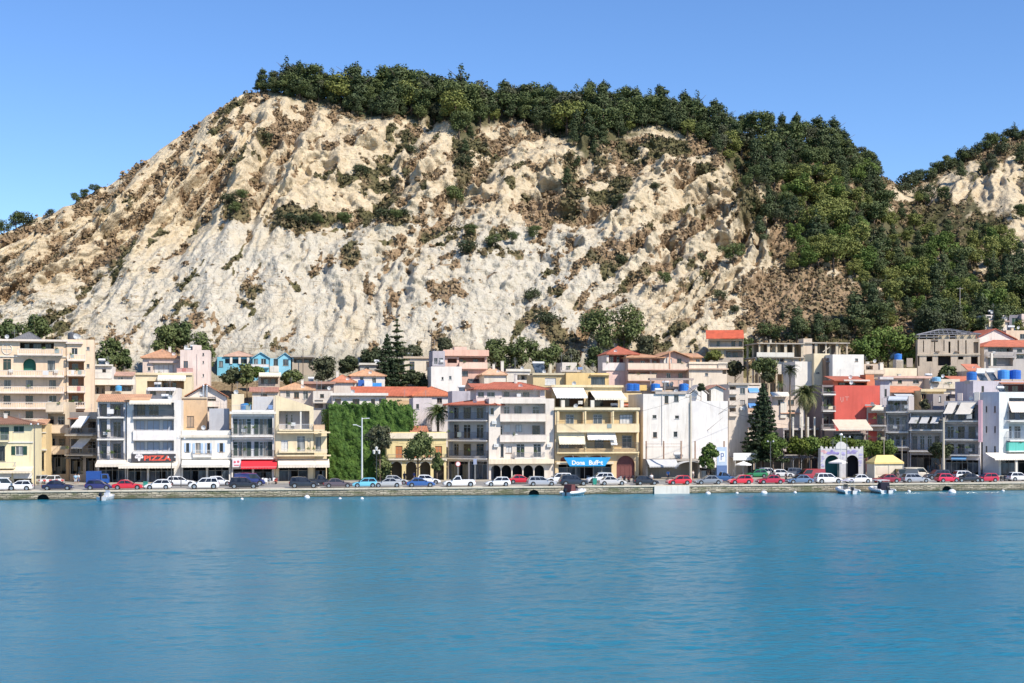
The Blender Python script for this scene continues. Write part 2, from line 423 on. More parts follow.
# ================================================================ WATER, QUAY, ROAD
def sheet(name, pts, mat, z=None):
    b = MB(); b.face(pts); o = b.build(name, mat); 
    return o
ANG = math.atan2(84.2 - (-73.9) and 28.0, 158.1)   # direction of the quay line
QL = Vector(((0-CX)/F*yq(0), yq(0), 0)); QR = Vector(((1024-CX)/F*yq(1024), yq(1024), 0))
QD = (QR - QL).normalized(); QN = Vector((QD.y, -QD.x, 0))    # along the quay, and out over the water
QROT = math.atan2(QD.y, QD.x)
def qp(px, off=0.0, z=0.0):
    """point on the line parallel to the quay, off metres inland, seen in column px"""
    a = (px - CX) / F; P = QL - QN * off
    t = (a * P.y - P.x) / (QD.x - a * QD.y)
    q = P + QD * t; return Vector((q.x, q.y, z))
def water_mat():
    m, nt, p = nmat('sea_water')
    b2 = noise(nt, pos(nt, (.006, .022, 1)), 1.0, 3, .5)
    w1 = noise(nt, pos(nt, (1.5, 2.6, 1)), 1.0, 4, .6)
    nt.links.new(mixc(nt, ramp(nt, b2, .35, .65), (.012, .142, .226), (.017, .170, .256)), p.inputs['Base Color'])
    p.inputs['Roughness'].default_value = .2; p.inputs['IOR'].default_value = 1.33; p.inputs['Specular IOR Level'].default_value = .36
    bump(nt, p, w1, .8, .12)
    return m
WM = water_mat()
def make_water():
    u = np.linspace(-420, 1444, 900); ys = [44.0]
    while ys[-1] < 240: ys.append(ys[-1] + .16 + .22*((ys[-1]-44)/196))
    ys = np.array(ys); yy, uu_ = np.meshgrid(ys, u, indexing='ij'); xx = (uu_-CX)/F*yy
    ruf = .35 + 1.15*sstep(.42, .66, fbm(xx/70 + 3, yy/13, 4, 201)) + .3*fbm(xx/25, yy/9, 3, 203)
    th = .35; xr = xx*math.cos(th)+yy*math.sin(th); yr = -xx*math.sin(th)+yy*math.cos(th)
    hgt = .62*(.13*(fbm(xr/2.8, yr/1.2, 3, 211)-.5) + .10*(fbm(xx/1.3+5, yy/.75, 2, 213)-.5) + .09*(fbm(xx/11, yy/5, 2, 215)-.5))
    ed = sstep(44, 54, yy)*sstep(-420, -380, uu_)*sstep(1444, 1404, uu_); zz = hgt*ruf*ed - .115*(1-ed)
    idx = np.arange(zz.size).reshape(zz.shape)
    f = np.stack([idx[:-1,:-1], idx[:-1,1:], idx[1:,1:], idx[1:,:-1]], -1).reshape(-1, 4)
    return npmesh('water', np.stack([xx, yy, zz], -1).reshape(-1, 3), f, smooth=True)
tag(link('water', make_water(), WM), kind='structure')
w = MB(); w.face([(-900, -300, -.12), (900, -300, -.12), (900, 420, -.12), (-900, 420, -.12)])
tag(w.build('sea', WM), kind='structure')
b = MB(); b.face([(-3000, -600, -3), (3000, -600, -3), (3000, 4000, -3), (-3000, 4000, -3)])
tag(b.build('ground', wallm((.2, .18, .14))), kind='structure')

def stone_mat():
    m, nt, p = nmat('quay_stone')
    br = nt.nodes.new('ShaderNodeTexBrick'); br.inputs['Scale'].default_value = 1.0
    br.inputs['Brick Width'].default_value = 1.1; br.inputs['Row Height'].default_value = .30; br.inputs['Mortar Size'].default_value = .05; br.inputs['Mortar Smooth'].default_value = .6
    br.inputs['Color1'].default_value = (.56, .47, .34, 1); br.inputs['Color2'].default_value = (.33, .28, .20, 1); br.inputs['Mortar'].default_value = (.09, .08, .06, 1)
    tc = nt.nodes.new('ShaderNodeTexCoord'); mp = nt.nodes.new('ShaderNodeMapping'); mp.inputs['Rotation'].default_value = (R(90), 0, 0)
    wob = nt.nodes.new('ShaderNodeVectorMath'); wob.operation = 'ADD'; nz = nt.nodes.new('ShaderNodeTexNoise'); nz.inputs['Scale'].default_value = 1.3; nt.links.new(tc.outputs['Object'], nz.inputs['Vector']); sc_ = nt.nodes.new('ShaderNodeVectorMath'); sc_.operation = 'SCALE'; sc_.inputs['Scale'].default_value = .45; nt.links.new(nz.outputs['Color'], sc_.inputs[0]); nt.links.new(tc.outputs['Object'], wob.inputs[0]); nt.links.new(sc_.outputs[0], wob.inputs[1])
    nt.links.new(wob.outputs[0], mp.inputs[0]); nt.links.new(mp.outputs[0], br.inputs['Vector'])
    n = noise(nt, pos(nt), .5, 5, .65)
    n2 = noise(nt, pos(nt, (.35, .35, 1.2)), 1.0, 4, .7)
    c = mixc(nt, mathn(nt, 'MULTIPLY', ramp(nt, n, .45, .72), .7), br.outputs['Color'], (.13, .105, .07))
    c = mixc(nt, mathn(nt, 'MULTIPLY', ramp(nt, n2, .5, .62), .75), c, (.085, .10, .035))
    # weed line left by the water
    g = nt.nodes.new('ShaderNodeSeparateXYZ'); nt.links.new(nt.nodes.new('ShaderNodeNewGeometry').outputs['Position'], g.inputs[0])
    c = mixc(nt, mathn(nt, 'MULTIPLY', ramp(nt, g.outputs['Z'], .34, .12), .8), c, (.045, .045, .022))
    nt.links.new(c, p.inputs['Base Color']); p.inputs['Roughness'].default_value = .9
    bump(nt, p, mathn(nt, 'ADD', n, br.outputs['Fac']), .6, .08)
    return m
def asphalt():
    m, nt, p = nmat('asphalt')
    n = noise(nt, pos(nt), .3, 5); n2 = noise(nt, pos(nt), 4, 3)
    c = mixc(nt, ramp(nt, n, .3, .7), (.20, .19, .175), (.30, .285, .26)); c = mixc(nt, mathn(nt, 'MULTIPLY', n2, .3), c, (.10, .10, .10))
    nt.links.new(c, p.inputs['Base Color']); p.inputs['Roughness'].default_value = .9; return m
QROOT = Matrix.Translation(QL) @ Matrix.Rotation(QROT, 4, 'Z')
def qobj(b, name, mat, parent=None):
    o = b.build(name, mat, parent)
    if not parent: o.matrix_world = QROOT
    return o
def ql(px, off=0.0):
    """local x along the quay for a column"""
    return (qp(px, off) - (QL - QN*off)).dot(QD)
QW = empty('quay_wall', QL, QROT, 'low stone quay wall with weed streaks along the water', 'quay wall')
b = MB()
rr = random.Random(3)
holes = [(43, 1.7), (534, 1.7), (947, 1.7)]
xs_ = sorted(ql(px) for px, _ in holes)
# wall face with three low drain arches cut as dark recesses
segs = []; x = -60
for xc in xs_: segs.append((x, xc-.85)); x = xc+.85
segs.append((x, 230))
for (a0, a1) in segs: b.box(a0, a1, 0, 1.2, -2.5, QZ-.22)
for xc in xs_:
    b.box(xc-.85, xc+.85, .003, 1.2, .80, QZ-.22)
    ap = [(xc - .85*math.cos(t), .80*math.sin(t)) for t in np.linspace(0, math.pi, 13)]
    for (xa_, za_), (xb2, zb2) in zip(ap[:-1], ap[1:]): b.prism([(xa_, za_), (xb2, zb2), (xb2, .799), (xa_, .799)], 'y', .004, .6)
b.build('wall_face', stone_mat(), QW)
b = MB()
for xc in xs_:
    pts = [(xc-.84, -1.5)] + [(xc - .84*math.cos(t), .05+.7*math.sin(t)) for t in np.linspace(0, math.pi, 11)] + [(xc+.84, -1.5)]
    b.prism(pts, 'y', .62, .7)
b.build('drain_mouth', flat((.012, .012, .012), .9), QW)  # black plates in the arches: darkness inside the drains painted on
b = MB(); x = -60.0
while x < 230:
    l = rr.uniform(1.6, 3.0); b.box(x+.012, x+l-.012, -.10+rr.uniform(-.02, .02), 1.0, QZ-.22, QZ+rr.uniform(-.012, .016)); x += l
b.build('coping', wallm((.62, .57, .48), .4), QW)
# white repaired landing step
xa, xb_ = ql(654), ql(689)
b = MB(); b.box(xa, xb_, -.25, -.11, -.6, QZ-.10); b.build('landing_block', wallm((.72, .70, .66), .3), QW)
b = MB(); b.face([(-60, 1.0, QZ-.004), (230, 1.0, QZ-.004), (230, 60, QZ-.004), (-60, 60, QZ-.004)])
tag(qobj(b, 'road', asphalt()), kind='structure')
b = MB(); b.face([(-60, .99, QZ+.004), (230, .99, QZ+.004), (230, 3.6, QZ+.004), (-60, 3.6, QZ+.004)]); tag(qobj(b, 'quay_apron', wallm((.50, .47, .41), .5)), kind='structure')
b = MB()
for a0 in np.arange(-50, 220, 6.0): b.box(a0, a0+3, 8.9, 9.02, QZ, QZ+.003)
b.box(-60, 230, 3.9, 4.0, QZ, QZ+.003)
tag(qobj(b, 'road_marking', flat((.7, .7, .68), .7)), kind='structure')
b = MB(); b.box(-60, 230, 17.6, 22, QZ-.3, QZ+.13); tag(qobj(b, 'pavement', wallm((.42, .39, .34), .5)), kind='structure')
# ================================================================ TREES
def leaf_cloud(name, lobes, n, leaf, seed, mat, parent=None, jitter=.5, up=.15, shell=.55):
    """crown: n leaf-sized faces spread through a set of lobes (cx,cy,cz,rx,ry,rz)"""
    g = np.random.default_rng(seed)
    L = np.array(lobes, float); wts = (L[:,3]*L[:,4]*L[:,5])**.75; k = g.choice(len(L), n, p=wts/wts.sum())
    D = g.normal(0, 1, (n, 3)); D /= np.linalg.norm(D, axis=1, keepdims=True)
    rr_ = g.uniform(shell, 1.0, (n, 1)) + g.normal(0, .07, (n, 1))
    P = L[k, :3] + D * L[k, 3:6] * rr_
    N = D / L[k, 3:6]; N /= np.linalg.norm(N, axis=1, keepdims=True)
    N = N + g.normal(0, jitter, (n, 3)); N[:, 2] += up; N /= np.linalg.norm(N, axis=1, keepdims=True)
    A = np.cross(N, g.normal(0, 1, (n, 3))); A /= np.linalg.norm(A, axis=1, keepdims=True); B_ = np.cross(N, A)
    h = leaf * g.uniform(.55, 1.25, (n, 1)); h2 = h * g.uniform(.45, .9, (n, 1))
    V = np.stack([P-A*h, P-B_*h2, P+A*h, P+B_*h2], 1).reshape(-1, 3)
    me = npmesh(name, V, np.arange(4*n).reshape(-1, 4))
    return link(name, me, mat, parent)
def trunk(parent, h, r, limbs, seed, lean=0, col=(.12, .085, .06)):
    g = random.Random(seed); b = MB()
    p = Vector((0, 0, -.6)); q = Vector((lean*.5, 0, h*.55)); e = Vector((lean, 0, h))
    b.bar(p, q, r, 7, r*.75); b.bar(q, e, r*.75, 6, r*.3)
    for i in range(limbs):
        t = g.uniform(.4, .9); s = p.lerp(e, t); a = g.uniform(0, 6.28); l = h*g.uniform(.3, .55)
        b.bar(s, s + Vector((math.cos(a)*l*.8, math.sin(a)*l*.8, l*.6)), r*.4, 5, r*.12)
    b.smooth = True
    return b.build('trunk', barkm(col), parent)
PINE = leafm('pine', (.038, .060, .028), (.108, .132, .052))
BROAD = leafm('broadleaf', (.050, .076, .026), (.140, .165, .055))
BRIGHT = leafm('bright', (.06, .105, .02), (.14, .19, .04))
YELP = leafm('yellowgreen', (.11, .132, .03), (.215, .225, .06))
OLIVE = leafm('olive', (.05, .058, .028), (.12, .125, .07))
DARK = leafm('dark', (.013, .026, .013), (.034, .05, .02))
BUSHM = leafm('bush', (.036, .05, .022), (.088, .10, .045))
protos = {}
def proto(kind, i):
    """prototype trees of about 8 m, parked out of sight until first used"""
    key = (kind, i)
    if key in protos: return protos[key]
    g = random.Random(i*17 + len(kind)*101)
    if kind == 'pine':
        h = 8.0; t = empty('pine_tree', (0, 0, 0)); lob = []
        for j in range(17):
            a = g.uniform(0, 6.28); f = g.random(); z = h*(.16+.76*f); rad = (1.0-f*(.72 if i % 2 else .93))*(2.5 if i % 2 else 2.2)
            r_ = g.uniform(.8, 1.4)*(1.1-.35*f)
            lob.append((math.cos(a)*rad*g.uniform(.35, 1), math.sin(a)*rad*g.uniform(.35, 1), z, r_*1.1, r_*1.1, r_*.75))
        lob.append((g.uniform(-.3, .3), 0, h*.94, .6, .6, 1.1)); lob.append((0, 0, h*.5, 1.7, 1.7, 2.4))
        trunk(t, h*.85, .2, 4, i); leaf_cloud('crown', lob, 2600, .21, i*7+1, PINE, t, .5, .3)
    elif kind == 'cypress':
        h = 9.0; t = empty('cypress_tree', (0, 0, 0))
        lob = [(g.uniform(-.15, .15), g.uniform(-.15, .15), h*(.12+.1*j), .95*math.sin(math.pi*min(1, (.30+.08*j)))+.12, .95*math.sin(math.pi*min(1, (.30+.08*j)))+.12, .9) for j in range(9)]
        trunk(t, h*.6, .15, 0, i); leaf_cloud('crown', lob, 700, .24, i*7+2, DARK, t, .5, .2)
    elif kind in ('broad', 'bright', 'yelp', 'olive'):
        h = 7.5; t = empty({'broad': 'broadleaf_tree', 'bright': 'leafy_tree', 'yelp': 'pale_pine_tree', 'olive': 'olive_tree'}[kind], (0, 0, 0)); lob = []
        for j in range(14):
            a = g.uniform(0, 6.28); f = g.uniform(-1, 1); rad = math.sqrt(1-f*f*.85)*2.5*g.uniform(.45, 1)
            r_ = g.uniform(.75, 1.45)
            lob.append((math.cos(a)*rad, math.sin(a)*rad, h*.56 + f*2.0, r_, r_, r_*.82))
        lob.append((0, 0, h*.55, 1.9, 1.9, 1.9))
        trunk(t, h*.6, .22, 5, i); leaf_cloud('crown', lob, 2200, .21, i*7+3, {'broad': BROAD, 'bright': BRIGHT, 'yelp': YELP, 'olive': OLIVE}[kind], t, .5, .2)
    elif kind == 'bush':
        t = empty('bush', (0, 0, 0)); lob = []
        for j in range(9):
            a = g.uniform(0, 6.28); rad = g.uniform(.2, 1.15); r_ = g.uniform(.55, .95)
            lob.append((math.cos(a)*rad, math.sin(a)*rad, g.uniform(.5, 1.5), r_, r_, r_*.85))
        b = MB()
        for j in range(5):
            a = j*1.3; b.bar((0, 0, -.5), (math.cos(a)*.7, math.sin(a)*.7, 1.0), .06, 5, .03)
        b.build('stem', barkm(), t); leaf_cloud('foliage', lob, 900, .13, i*7+4, BUSHM, t, .5, .2)
    t['_new'] = 1
    protos[key] = t; return t
def plant(kind, i, P, h, wide, label, cat, group=None, rz=None, nominal=None):
    nominal = nominal or {'pine': 8.0, 'cypress': 9.0, 'bush': 2.2}.get(kind, 7.5)
    t = proto(kind, i)
    if t.get('_new'): del t['_new']; o = t
    else: o = copy_tree(t)
    o.location = P; s = h / nominal; o.scale = (s*wide, s*wide, s); o.rotation_euler = (0, 0, rng.uniform(0, 6.28) if rz is None else rz)
    for k in ('label', 'category', 'group'):
        if k in o: del o[k]
    return tag(o, label, cat, group)
r = random.Random(5)
# --- the pine wood along the crest: its labels follow the stretch of crest each stands on
def crest_zone(px, front):
    z = ['left end above bare slope', 'over the tall left part of the cliff', 'above the middle of the cliff', 'over the right part of the cliff', 'where the crest drops to the right'][0 if px < 330 else 1 if px < 450 else 2 if px < 600 else 3 if px < 730 else 4]
    return ('dark pine on the crest skyline, ' if not front else 'dark pine on the crest brink, ') + z
n = 0
for row in range(5):
    px = 257 + r.uniform(0, 6)
    while px < 884:
        e = lerp_tab(EDGE, px) if px < 770 else lerp_tab(CREST, px) + 40; c = crest(px)
        if row == 4: P = on_hill(px, c + 1.5); P.z -= .4; P.y += 1.0
        else:
            f = (row + r.uniform(.1, .9)) / 4.0
            py = e + (c - e)*f
            P = on_hill(px, max(py, c+.8))
        hh = r.uniform(6.0, 11.2) * (.75 if px > 850 else 1) * (.66 if row == 0 else 1.0) * (.62 if px < 285 else 1.22 if 335 < px < 470 else 1)
        kind = r.choice(['pine']*6 + ['broad']*3 + ['olive'] + ['yelp']*(1 if row < 2 else 0))
        plant(kind, r.randrange(5), P, hh, r.uniform(1.0, 1.4), crest_zone(px, row < 4).replace('dark pine', {'pine': 'dark pine', 'broad': 'dark round-crowned tree', 'olive': 'grey-green tree', 'yelp': 'yellow-green pine'}[kind]), 'tree', 'pine wood along the crest')
        n += 1; px += r.uniform(9, 15) if row else r.uniform(9, 16)
# --- far skyline trees
for px, h, kd, lb in ((4,5,'broad','leafy dark tree at far left end of the ridge line'),(16,6,'broad','taller leafy dark tree on the ridge line near the left end'),(26,4,'bush','low dark bush at right edge of the left ridge trees'),(51,2.2,'bush','small low bush on the bare left ridge line'),(76,3.6,'broad','dark small tree, left one of the close trio on the sloping ridge'),
                      (84,3.6,'broad','dark small tree, middle one of the trio on the sloping ridge'),(95,3.8,'broad','rounded dark small tree, right one of the trio on the sloping ridge')):
    plant(kd, r.randrange(5), on_hill(px, crest(px)+2.5), h, 1.15, lb, 'bush' if kd == 'bush' else 'tree')
# second hill
for i in range(40):
    px = 905 + i*3.2 + r.uniform(-2, 2)
    plant(r.choice(['broad', 'pine', 'bush', 'broad']), r.randrange(5), on_hill(px, crest(px) + (r.uniform(1, 6) if i % 6 else r.uniform(8, 40))), r.uniform(3.2, 6.6), 1.15,
          'dark tree on the skyline of the right-hand second hill' if px > 965 else 'dark shrubby tree on the low saddle between the two hills', 'tree', 'trees on the second hill')
# --- wooded slope on the right
BARE = [(905,193,14,8),(962,187,13,12),(930,193,8,6),(1000,192,20,14),(1022,240,12,16),(820,298,46,22),(772,300,40,30),(935,215,16,8),(960,218,10,12),(985,262,6,10),(780,240,12,12),(1010,170,10,10),(905,330,16,8)]
pts = []
tries = 0
while len(pts) < 235 and tries < 9000:
    tries += 1
    px = r.uniform(750, 1040); py = r.uniform(150, 345)
    left = np.interp(py, [150, 200, 240, 300, 345], [760, 768, 758, 800, 790])
    if px < left + r.uniform(-6, 6): continue
    if py < crest(px) + 6: continue
    if any(((px-a)/c)**2 + ((py-dy-b_)/d)**2 < 1 for a, b_, c, d in BARE for dy in (0, 10, 20)): continue
    if py < crest(px) + (16 if px > 845 else 6): continue
    if any(((px-a)/9.5)**2 + ((py-b_)/7)**2 < 1 for a, b_ in pts): continue
    if px > 925 and py < 235 and r.random() < .85: continue
    pts.append((px, py))
def slope_zone(px, py):
    v = 'high on' if py < 215 else 'half-way up' if py < 275 else 'low on'
    hz = 'the wooded slope beside the cliff' if px < 850 else 'the wooded slope in the valley' if px < 940 else 'the wooded slope at the far right'
    return v + ' ' + hz
for px, py in sorted(pts, key=lambda q: q[1]):
    u_ = r.random()
    if 785 < px < 870 and 180 < py < 290: kd = r.choice(['yelp', 'bright', 'bright', 'yelp', 'pine'])
    elif px > 880 and py > 205: kd = r.choice(['pine', 'broad', 'yelp', 'yelp', 'bright', 'pine'])
    else: kd = r.choice(['broad', 'pine', 'broad', 'olive', 'bush'])
    hh = {'bush': r.uniform(3, 4.8), 'olive': r.uniform(4, 6)}.get(kd, r.uniform(5.5, 10) * (.75 if px > 890 and py < 250 else 1))
    nm = {'pine': 'dark pine tree', 'broad': 'dark round leafy tree', 'bright': 'fresh green leafy tree', 'yelp': 'yellow-green pine tree', 'olive': 'grey-green olive tree', 'bush': 'dark bush'}[kd]
    plant(kd, r.randrange(5), on_hill(px, py), hh, r.uniform(.9, 1.3)*(.9 if px > 900 else 1), nm + ' ' + slope_zone(px, py), 'bush' if kd == 'bush' else 'tree', 'trees of the wooded slope')
# --- single bushes and small trees on the cliff
for (px, py, h, kd, lb) in (
    (262,142,3.2,'bush','dark bush high on the left shoulder of the cliff'),(229,205,3.4,'bush','dark bush, upper left of the clump on the left cliff face'),(242,203,4.2,'broad','dark small tree in the bush clump on the left cliff face'),(234,216,4.0,'broad','broad dark bush at the foot of the clump on the left cliff face'),
    (287,222,3,'bush','olive bush at left end of the long shrub ledge'),(303,226,3.2,'bush','dark bush in the middle of the long shrub ledge'),(318,228,4.2,'broad','round dark tree, left one of the pair on the shrub ledge'),(345,228,5.4,'broad','large round dark tree at the right end of the shrub ledge'),
    (385,220,3.6,'bush','dark bush at the left of the clump above the pale face'),(397,222,3.8,'broad','dark small tree in the clump above the pale face'),(403,218,2.6,'bush','small bush at the right of the clump above the pale face'),
    (456,207,6.4,'broad','solitary round dark tree in the middle of the cliff'),(471,238,3.8,'broad','small dark tree in the central gully below the solitary tree'),(470,255,4.0,'bush','grey-green bush in the central gully'),
    (493,250,4.8,'broad','round dark tree, left one of the row on the mid cliff'),(512,245,3.8,'broad','small round dark tree in the row on the mid cliff'),(533,242,4.6,'broad','round dark tree, right one of the row on the mid cliff'),
    (567,188,5.2,'pine','dark pine hanging below the crest at the right gully'),(577,170,4.6,'pine','dark pine in the top of the right gully'),(733,265,7.0,'broad','large round dark tree at the right edge of the cliff'),(664,288,4.4,'broad','dark bush low on the right part of the cliff'),
    (700,262,2.8,'bush','small bush beside the large round tree on the right cliff'),(620,205,2.8,'bush','dark bush under the brink of the right cliff'),(653,190,2.4,'bush','small dark bush between two pale ribs on the right'),(750,217,4.2,'broad','dark tree at the upper right corner of the cliff'),(745,190,4,'broad','dark tree where the wood meets the right cliff'),
    (618,265,3.0,'bush','grey bush on the scree of the right cliff'),(720,300,2.6,'bush','small dark bush on the lower right scree'),(735,315,2.6,'bush','small dark bush by the pale stripe on the right scree'),(410,155,3.2,'bush','dark bush under the brink left of centre'),(360,175,3.2,'bush','dark bush on a rib of the upper left cliff'),
    (545,325,4.0,'bush','grey-green bush at the foot of the central spur'),(530,300,3.4,'bush','grey-green bush on the flank of the central spur'),(465,155,4.6,'pine','dark pine at the head of the central gully'),(462,168,4.0,'bush','dark bush below the head of the central gully'),(595,155,4.6,'pine','dark pine at the brink between the two right bays'),
    (782,322,4.0,'cypress','thin dark cypress on the brown slope at the right'),(770,345,6.5,'broad','dark tree at the foot of the brown slope above the concrete shell'),(802,340,6.0,'broad','dark tree behind the unfinished concrete shell'),(820,335,5.5,'olive','grey-green tree behind the unfinished concrete shell')):
    plant(kd, r.randrange(5), on_hill(px, py), h, 1.25, lb, 'bush' if kd == 'bush' else 'tree')
# ================================================================ BUILDINGS
WHITE = (.70, .685, .65); OFFW = (.70, .66, .58); CREAM = (.74, .64, .46); PEACH = (.76, .57, .38); PALEY = (.76, .67, .42); YEL = (.72, .56, .28); PINK = (.70, .52, .45)
PPINK = (.76, .65, .60); GREYL = (.56, .55, .56); GREYB = (.50, .53, .60); BEIGE = (.60, .50, .39); CONC = (.50, .45, .38); TERRA = (.46, .18, .095); ORANGE = (.56, .30, .17); REDT = (.45, .13, .075); BROWNT = (.26, .13, .08)
DGREEN = (.015, .06, .04); LBLUE = (.42, .55, .72); BROWN = (.17, .08, .04); DKGREY = (.09, .09, .095)
QDEG = math.degrees(QROT)
class Bld:
    def __init__(s, name, label, px0, px1, top, d, cat=None, rot=None, depth=8.0, wall=WHITE, base=None, group=None, dirt=.35, seed=None):
        s.rot = R(QDEG if rot is None else rot); s.c, s.s = math.cos(s.rot), math.sin(s.rot)
        s.Y0 = yq(px0) + d; s.X0 = (px0 - CX) / F * s.Y0
        s.px0, s.px1 = px0, px1
        s.W = s.u(px1) - .03; s.D = depth
        zg = min(ground(px0, s.Y0), ground(px1, s.Y0 + s.W*s.s)) - .4
        if base is not None: zg = s.absz(px0, base)
        s.z0 = zg; s.H = s.w((px0+px1)/2, top)
        s.root = empty(name, (s.X0, s.Y0, zg), s.rot, label, cat or name.replace('_', ' ').replace('apartment building', 'apartment block'), group)
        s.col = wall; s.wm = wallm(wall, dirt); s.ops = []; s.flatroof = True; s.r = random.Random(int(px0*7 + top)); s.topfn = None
        s.back = []
    def u(s, px):
        a = (px - CX) / F; return (a * s.Y0 - s.X0) / (s.c - a * s.s)
    def absz(s, px, py): return H + (HY - py) / F * (s.Y0 + s.u(px) * s.s)
    def w(s, px, py): return s.absz(px, py) - s.z0
    def rc(s, x0, x1, y0, y1):
        xm = (x0 + x1) / 2; return s.u(x0), s.u(x1), s.w(xm, y1), s.w(xm, y0)
    # ---- openings
    def cut(s, x0, x1, y0, y1, depth, back=None):
        u0, u1, w0, w1 = s.rc(x0, x1, y0, y1)
        u0 = max(u0, .06); u1 = min(u1, s.W-.06); w0 = max(w0, .02); w1 = min(w1, s.H-.05)
        s.ops.append((u0, u1, w0, w1, depth, back)); return u0, u1, w0, w1
    def win(s, x0, x1, y0, y1, k='w', v=None, sh=DGREEN, tone=None, fr=None):
        if fr is None: fr = s.r.choice([(.62, .62, .60), (.30, .22, .16), (.42, .41, .40), (.12, .13, .13)])
        if v is None:
            u0, u1, w0, w1 = s.cut(x0, x1, y0, y1, .2); vf = .13
        else:
            u0, u1, w0, w1 = s.rc(x0, x1, y0, y1); vf = v - .06
        t = .045
        b = MB()
        b.box(u0, u1, vf-.03, vf+.05, w1-t, w1); b.box(u0, u1, vf-.03, vf+.05, w0, w0+t)
        b.box(u0, u0+t, vf-.03, vf+.05, w0+t, w1-t); b.box(u1-t, u1, vf-.03, vf+.05, w0+t, w1-t)
        if u1-u0 > .8:
            um = (u0+u1)/2; b.box(um-t*.6, um+t*.6, vf-.03, vf+.05, w0+t, w1-t)
        if u1-u0 > 2.2:
            for q in (.25, .75): b.box(u0+(u1-u0)*q-.03, u0+(u1-u0)*q+.03, vf-.03, vf+.05, w0+t, w1-t)
        if w1-w0 > 1.9: b.box(u0+t, u1-t, vf-.02, vf+.04, w1-.5, w1-.45)
        if v is None: b.box(u0-.08, u1+.08, -.07, -.004, w0-.08, w0-.005)
        fm = flat(fr if k != 'b' else (.25, .13, .07), .6)
        o = b.build('window' if w1-w0 < 1.75 else 'balcony_door', fm, s.root)
        if k in ('s', 'r'):
            b = MB(); c = sh if k == 's' else (.66, .65, .62); n = max(4, int((w1-w0)/.11))
            for i in range(n):
                z = w0+t+(w1-w0-2*t)*i/n; b.box(u0+t, u1-t, vf+.0, vf+.025, z+.012, z+(w1-w0-2*t)/n)
            b.box(u0+t, u1-t, vf+.026, vf+.04, w0+t, w1-t)
            b.build('shutter', flat(c, .6), o)
        else:
            b = MB(); b.box(u0+t*.8, u1-t*.8, vf+.01, vf+.03, w0+t*.8, w1-t*.8)
            tn = tone if tone is not None else s.r.choice([0, 0, 0, 0, 1, 2])
            b.build('pane', glassm(tn), o)
        if k == 'o':
            ww = (u1-u0)*.52
            for (a, c_) in ((u0-ww-.03, u0-.03), (u1+.03, u1+ww+.03)):
                b = MB(); b.box(a, c_, (v or 0)-.06, (v or 0)-.012, w0+.02, w1-.02)
                n = max(4, int((w1-w0)/.14))
                for i in range(n): b.box(a+.06, c_-.06, (v or 0)-.075, (v or 0)-.061, w0+.08+(w1-w0-.16)*i/n, w0+.08+(w1-w0-.16)*(i+.6)/n)
                b.build('shutter', flat(sh, .6), o)
        return o
    def wins(s, xs, y0, y1, **k):
        for a, b_ in xs: s.win(a, b_, y0, y1, **k)
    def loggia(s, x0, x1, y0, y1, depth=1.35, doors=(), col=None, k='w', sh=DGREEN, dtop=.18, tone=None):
        s.cut(x0, x1, y0, y1, depth, wallm(col) if col else None)  # a darker col puts the recess shade into the back wall colour
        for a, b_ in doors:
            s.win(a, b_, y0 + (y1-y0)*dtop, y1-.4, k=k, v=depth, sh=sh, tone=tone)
    def bal(s, x0, x1, yr, ys, st='bars', out=1.2, col=None, rcol=(.30, .30, .30), v0=0, th=None):
        """slab whose lower edge is at row ys and whose railing tops out at row yr"""
        u0, u1, w0, w1 = s.rc(x0, x1, yr, ys); th = th or .16
        b = MB(); b.box(u0, u1, v0-out, v0-.004, w0, w0+th); b.box(u0, u1, v0-out-.03, v0-out+.05, w0-.05, w0+th+.03)
        o = b.build('balcony', wallm(col or sc3(s.col, 1.02)), s.root)
        if st == 'none': return o
        z0 = w0+th+.03; b = MB(); y = v0-out+.02
        if st == 'solid':
            b.box(u0, u1, y, y+.1, z0, w1); b.box(u0, u0+.1, y+.1, v0-.01, z0, w1); b.box(u1-.1, u1, y+.1, v0-.01, z0, w1)
            b.box(u0-.02, u1+.02, y-.03, y+.13, w1, w1+.06)
            m = wallm(rcol if rcol != (.30, .30, .30) else s.col)
        elif st == 'balus':
            b.box(u0, u1, y-.02, y+.14, w1-.12, w1); b.box(u0, u1, y, y+.12, z0, z0+.10)
            n = max(2, int((u1-u0)/.30))
            for i in range(n):
                x = u0 + (u1-u0)*(i+.5)/n; b.bar((x, y+.06, z0+.10), (x, y+.06, w1-.12), .065, 5, .05, cap=False)
            for x in (u0, u1-.16): b.box(x, x+.16, y-.02, y+.15, z0, w1+.03)
            m = wallm((.74, .68, .62), .2)
        else:
            for z in (w1-.05, z0+.06): b.box(u0, u1, y, y+.04, z, z+.05)
            n = max(3, int((u1-u0)/.16))
            for i in range(n+1):
                x = u0 + (u1-u0-.025)*i/n; b.box(x, x+.025, y+.005, y+.03, z0+.11, w1-.05)
            for x in (u0, u1-.04):
                for z in (w1-.05, z0+.06): b.box(x, x+.04, y+.04, v0-.01, z, z+.05)
                for q in range(1, 6): b.box(x+.005, x+.03, y+(v0-y)*q/6.0, y+(v0-y)*q/6.0+.025, z0+.11, w1-.05)
            m = flat(rcol, .5)
        b.build('railing', m, o)
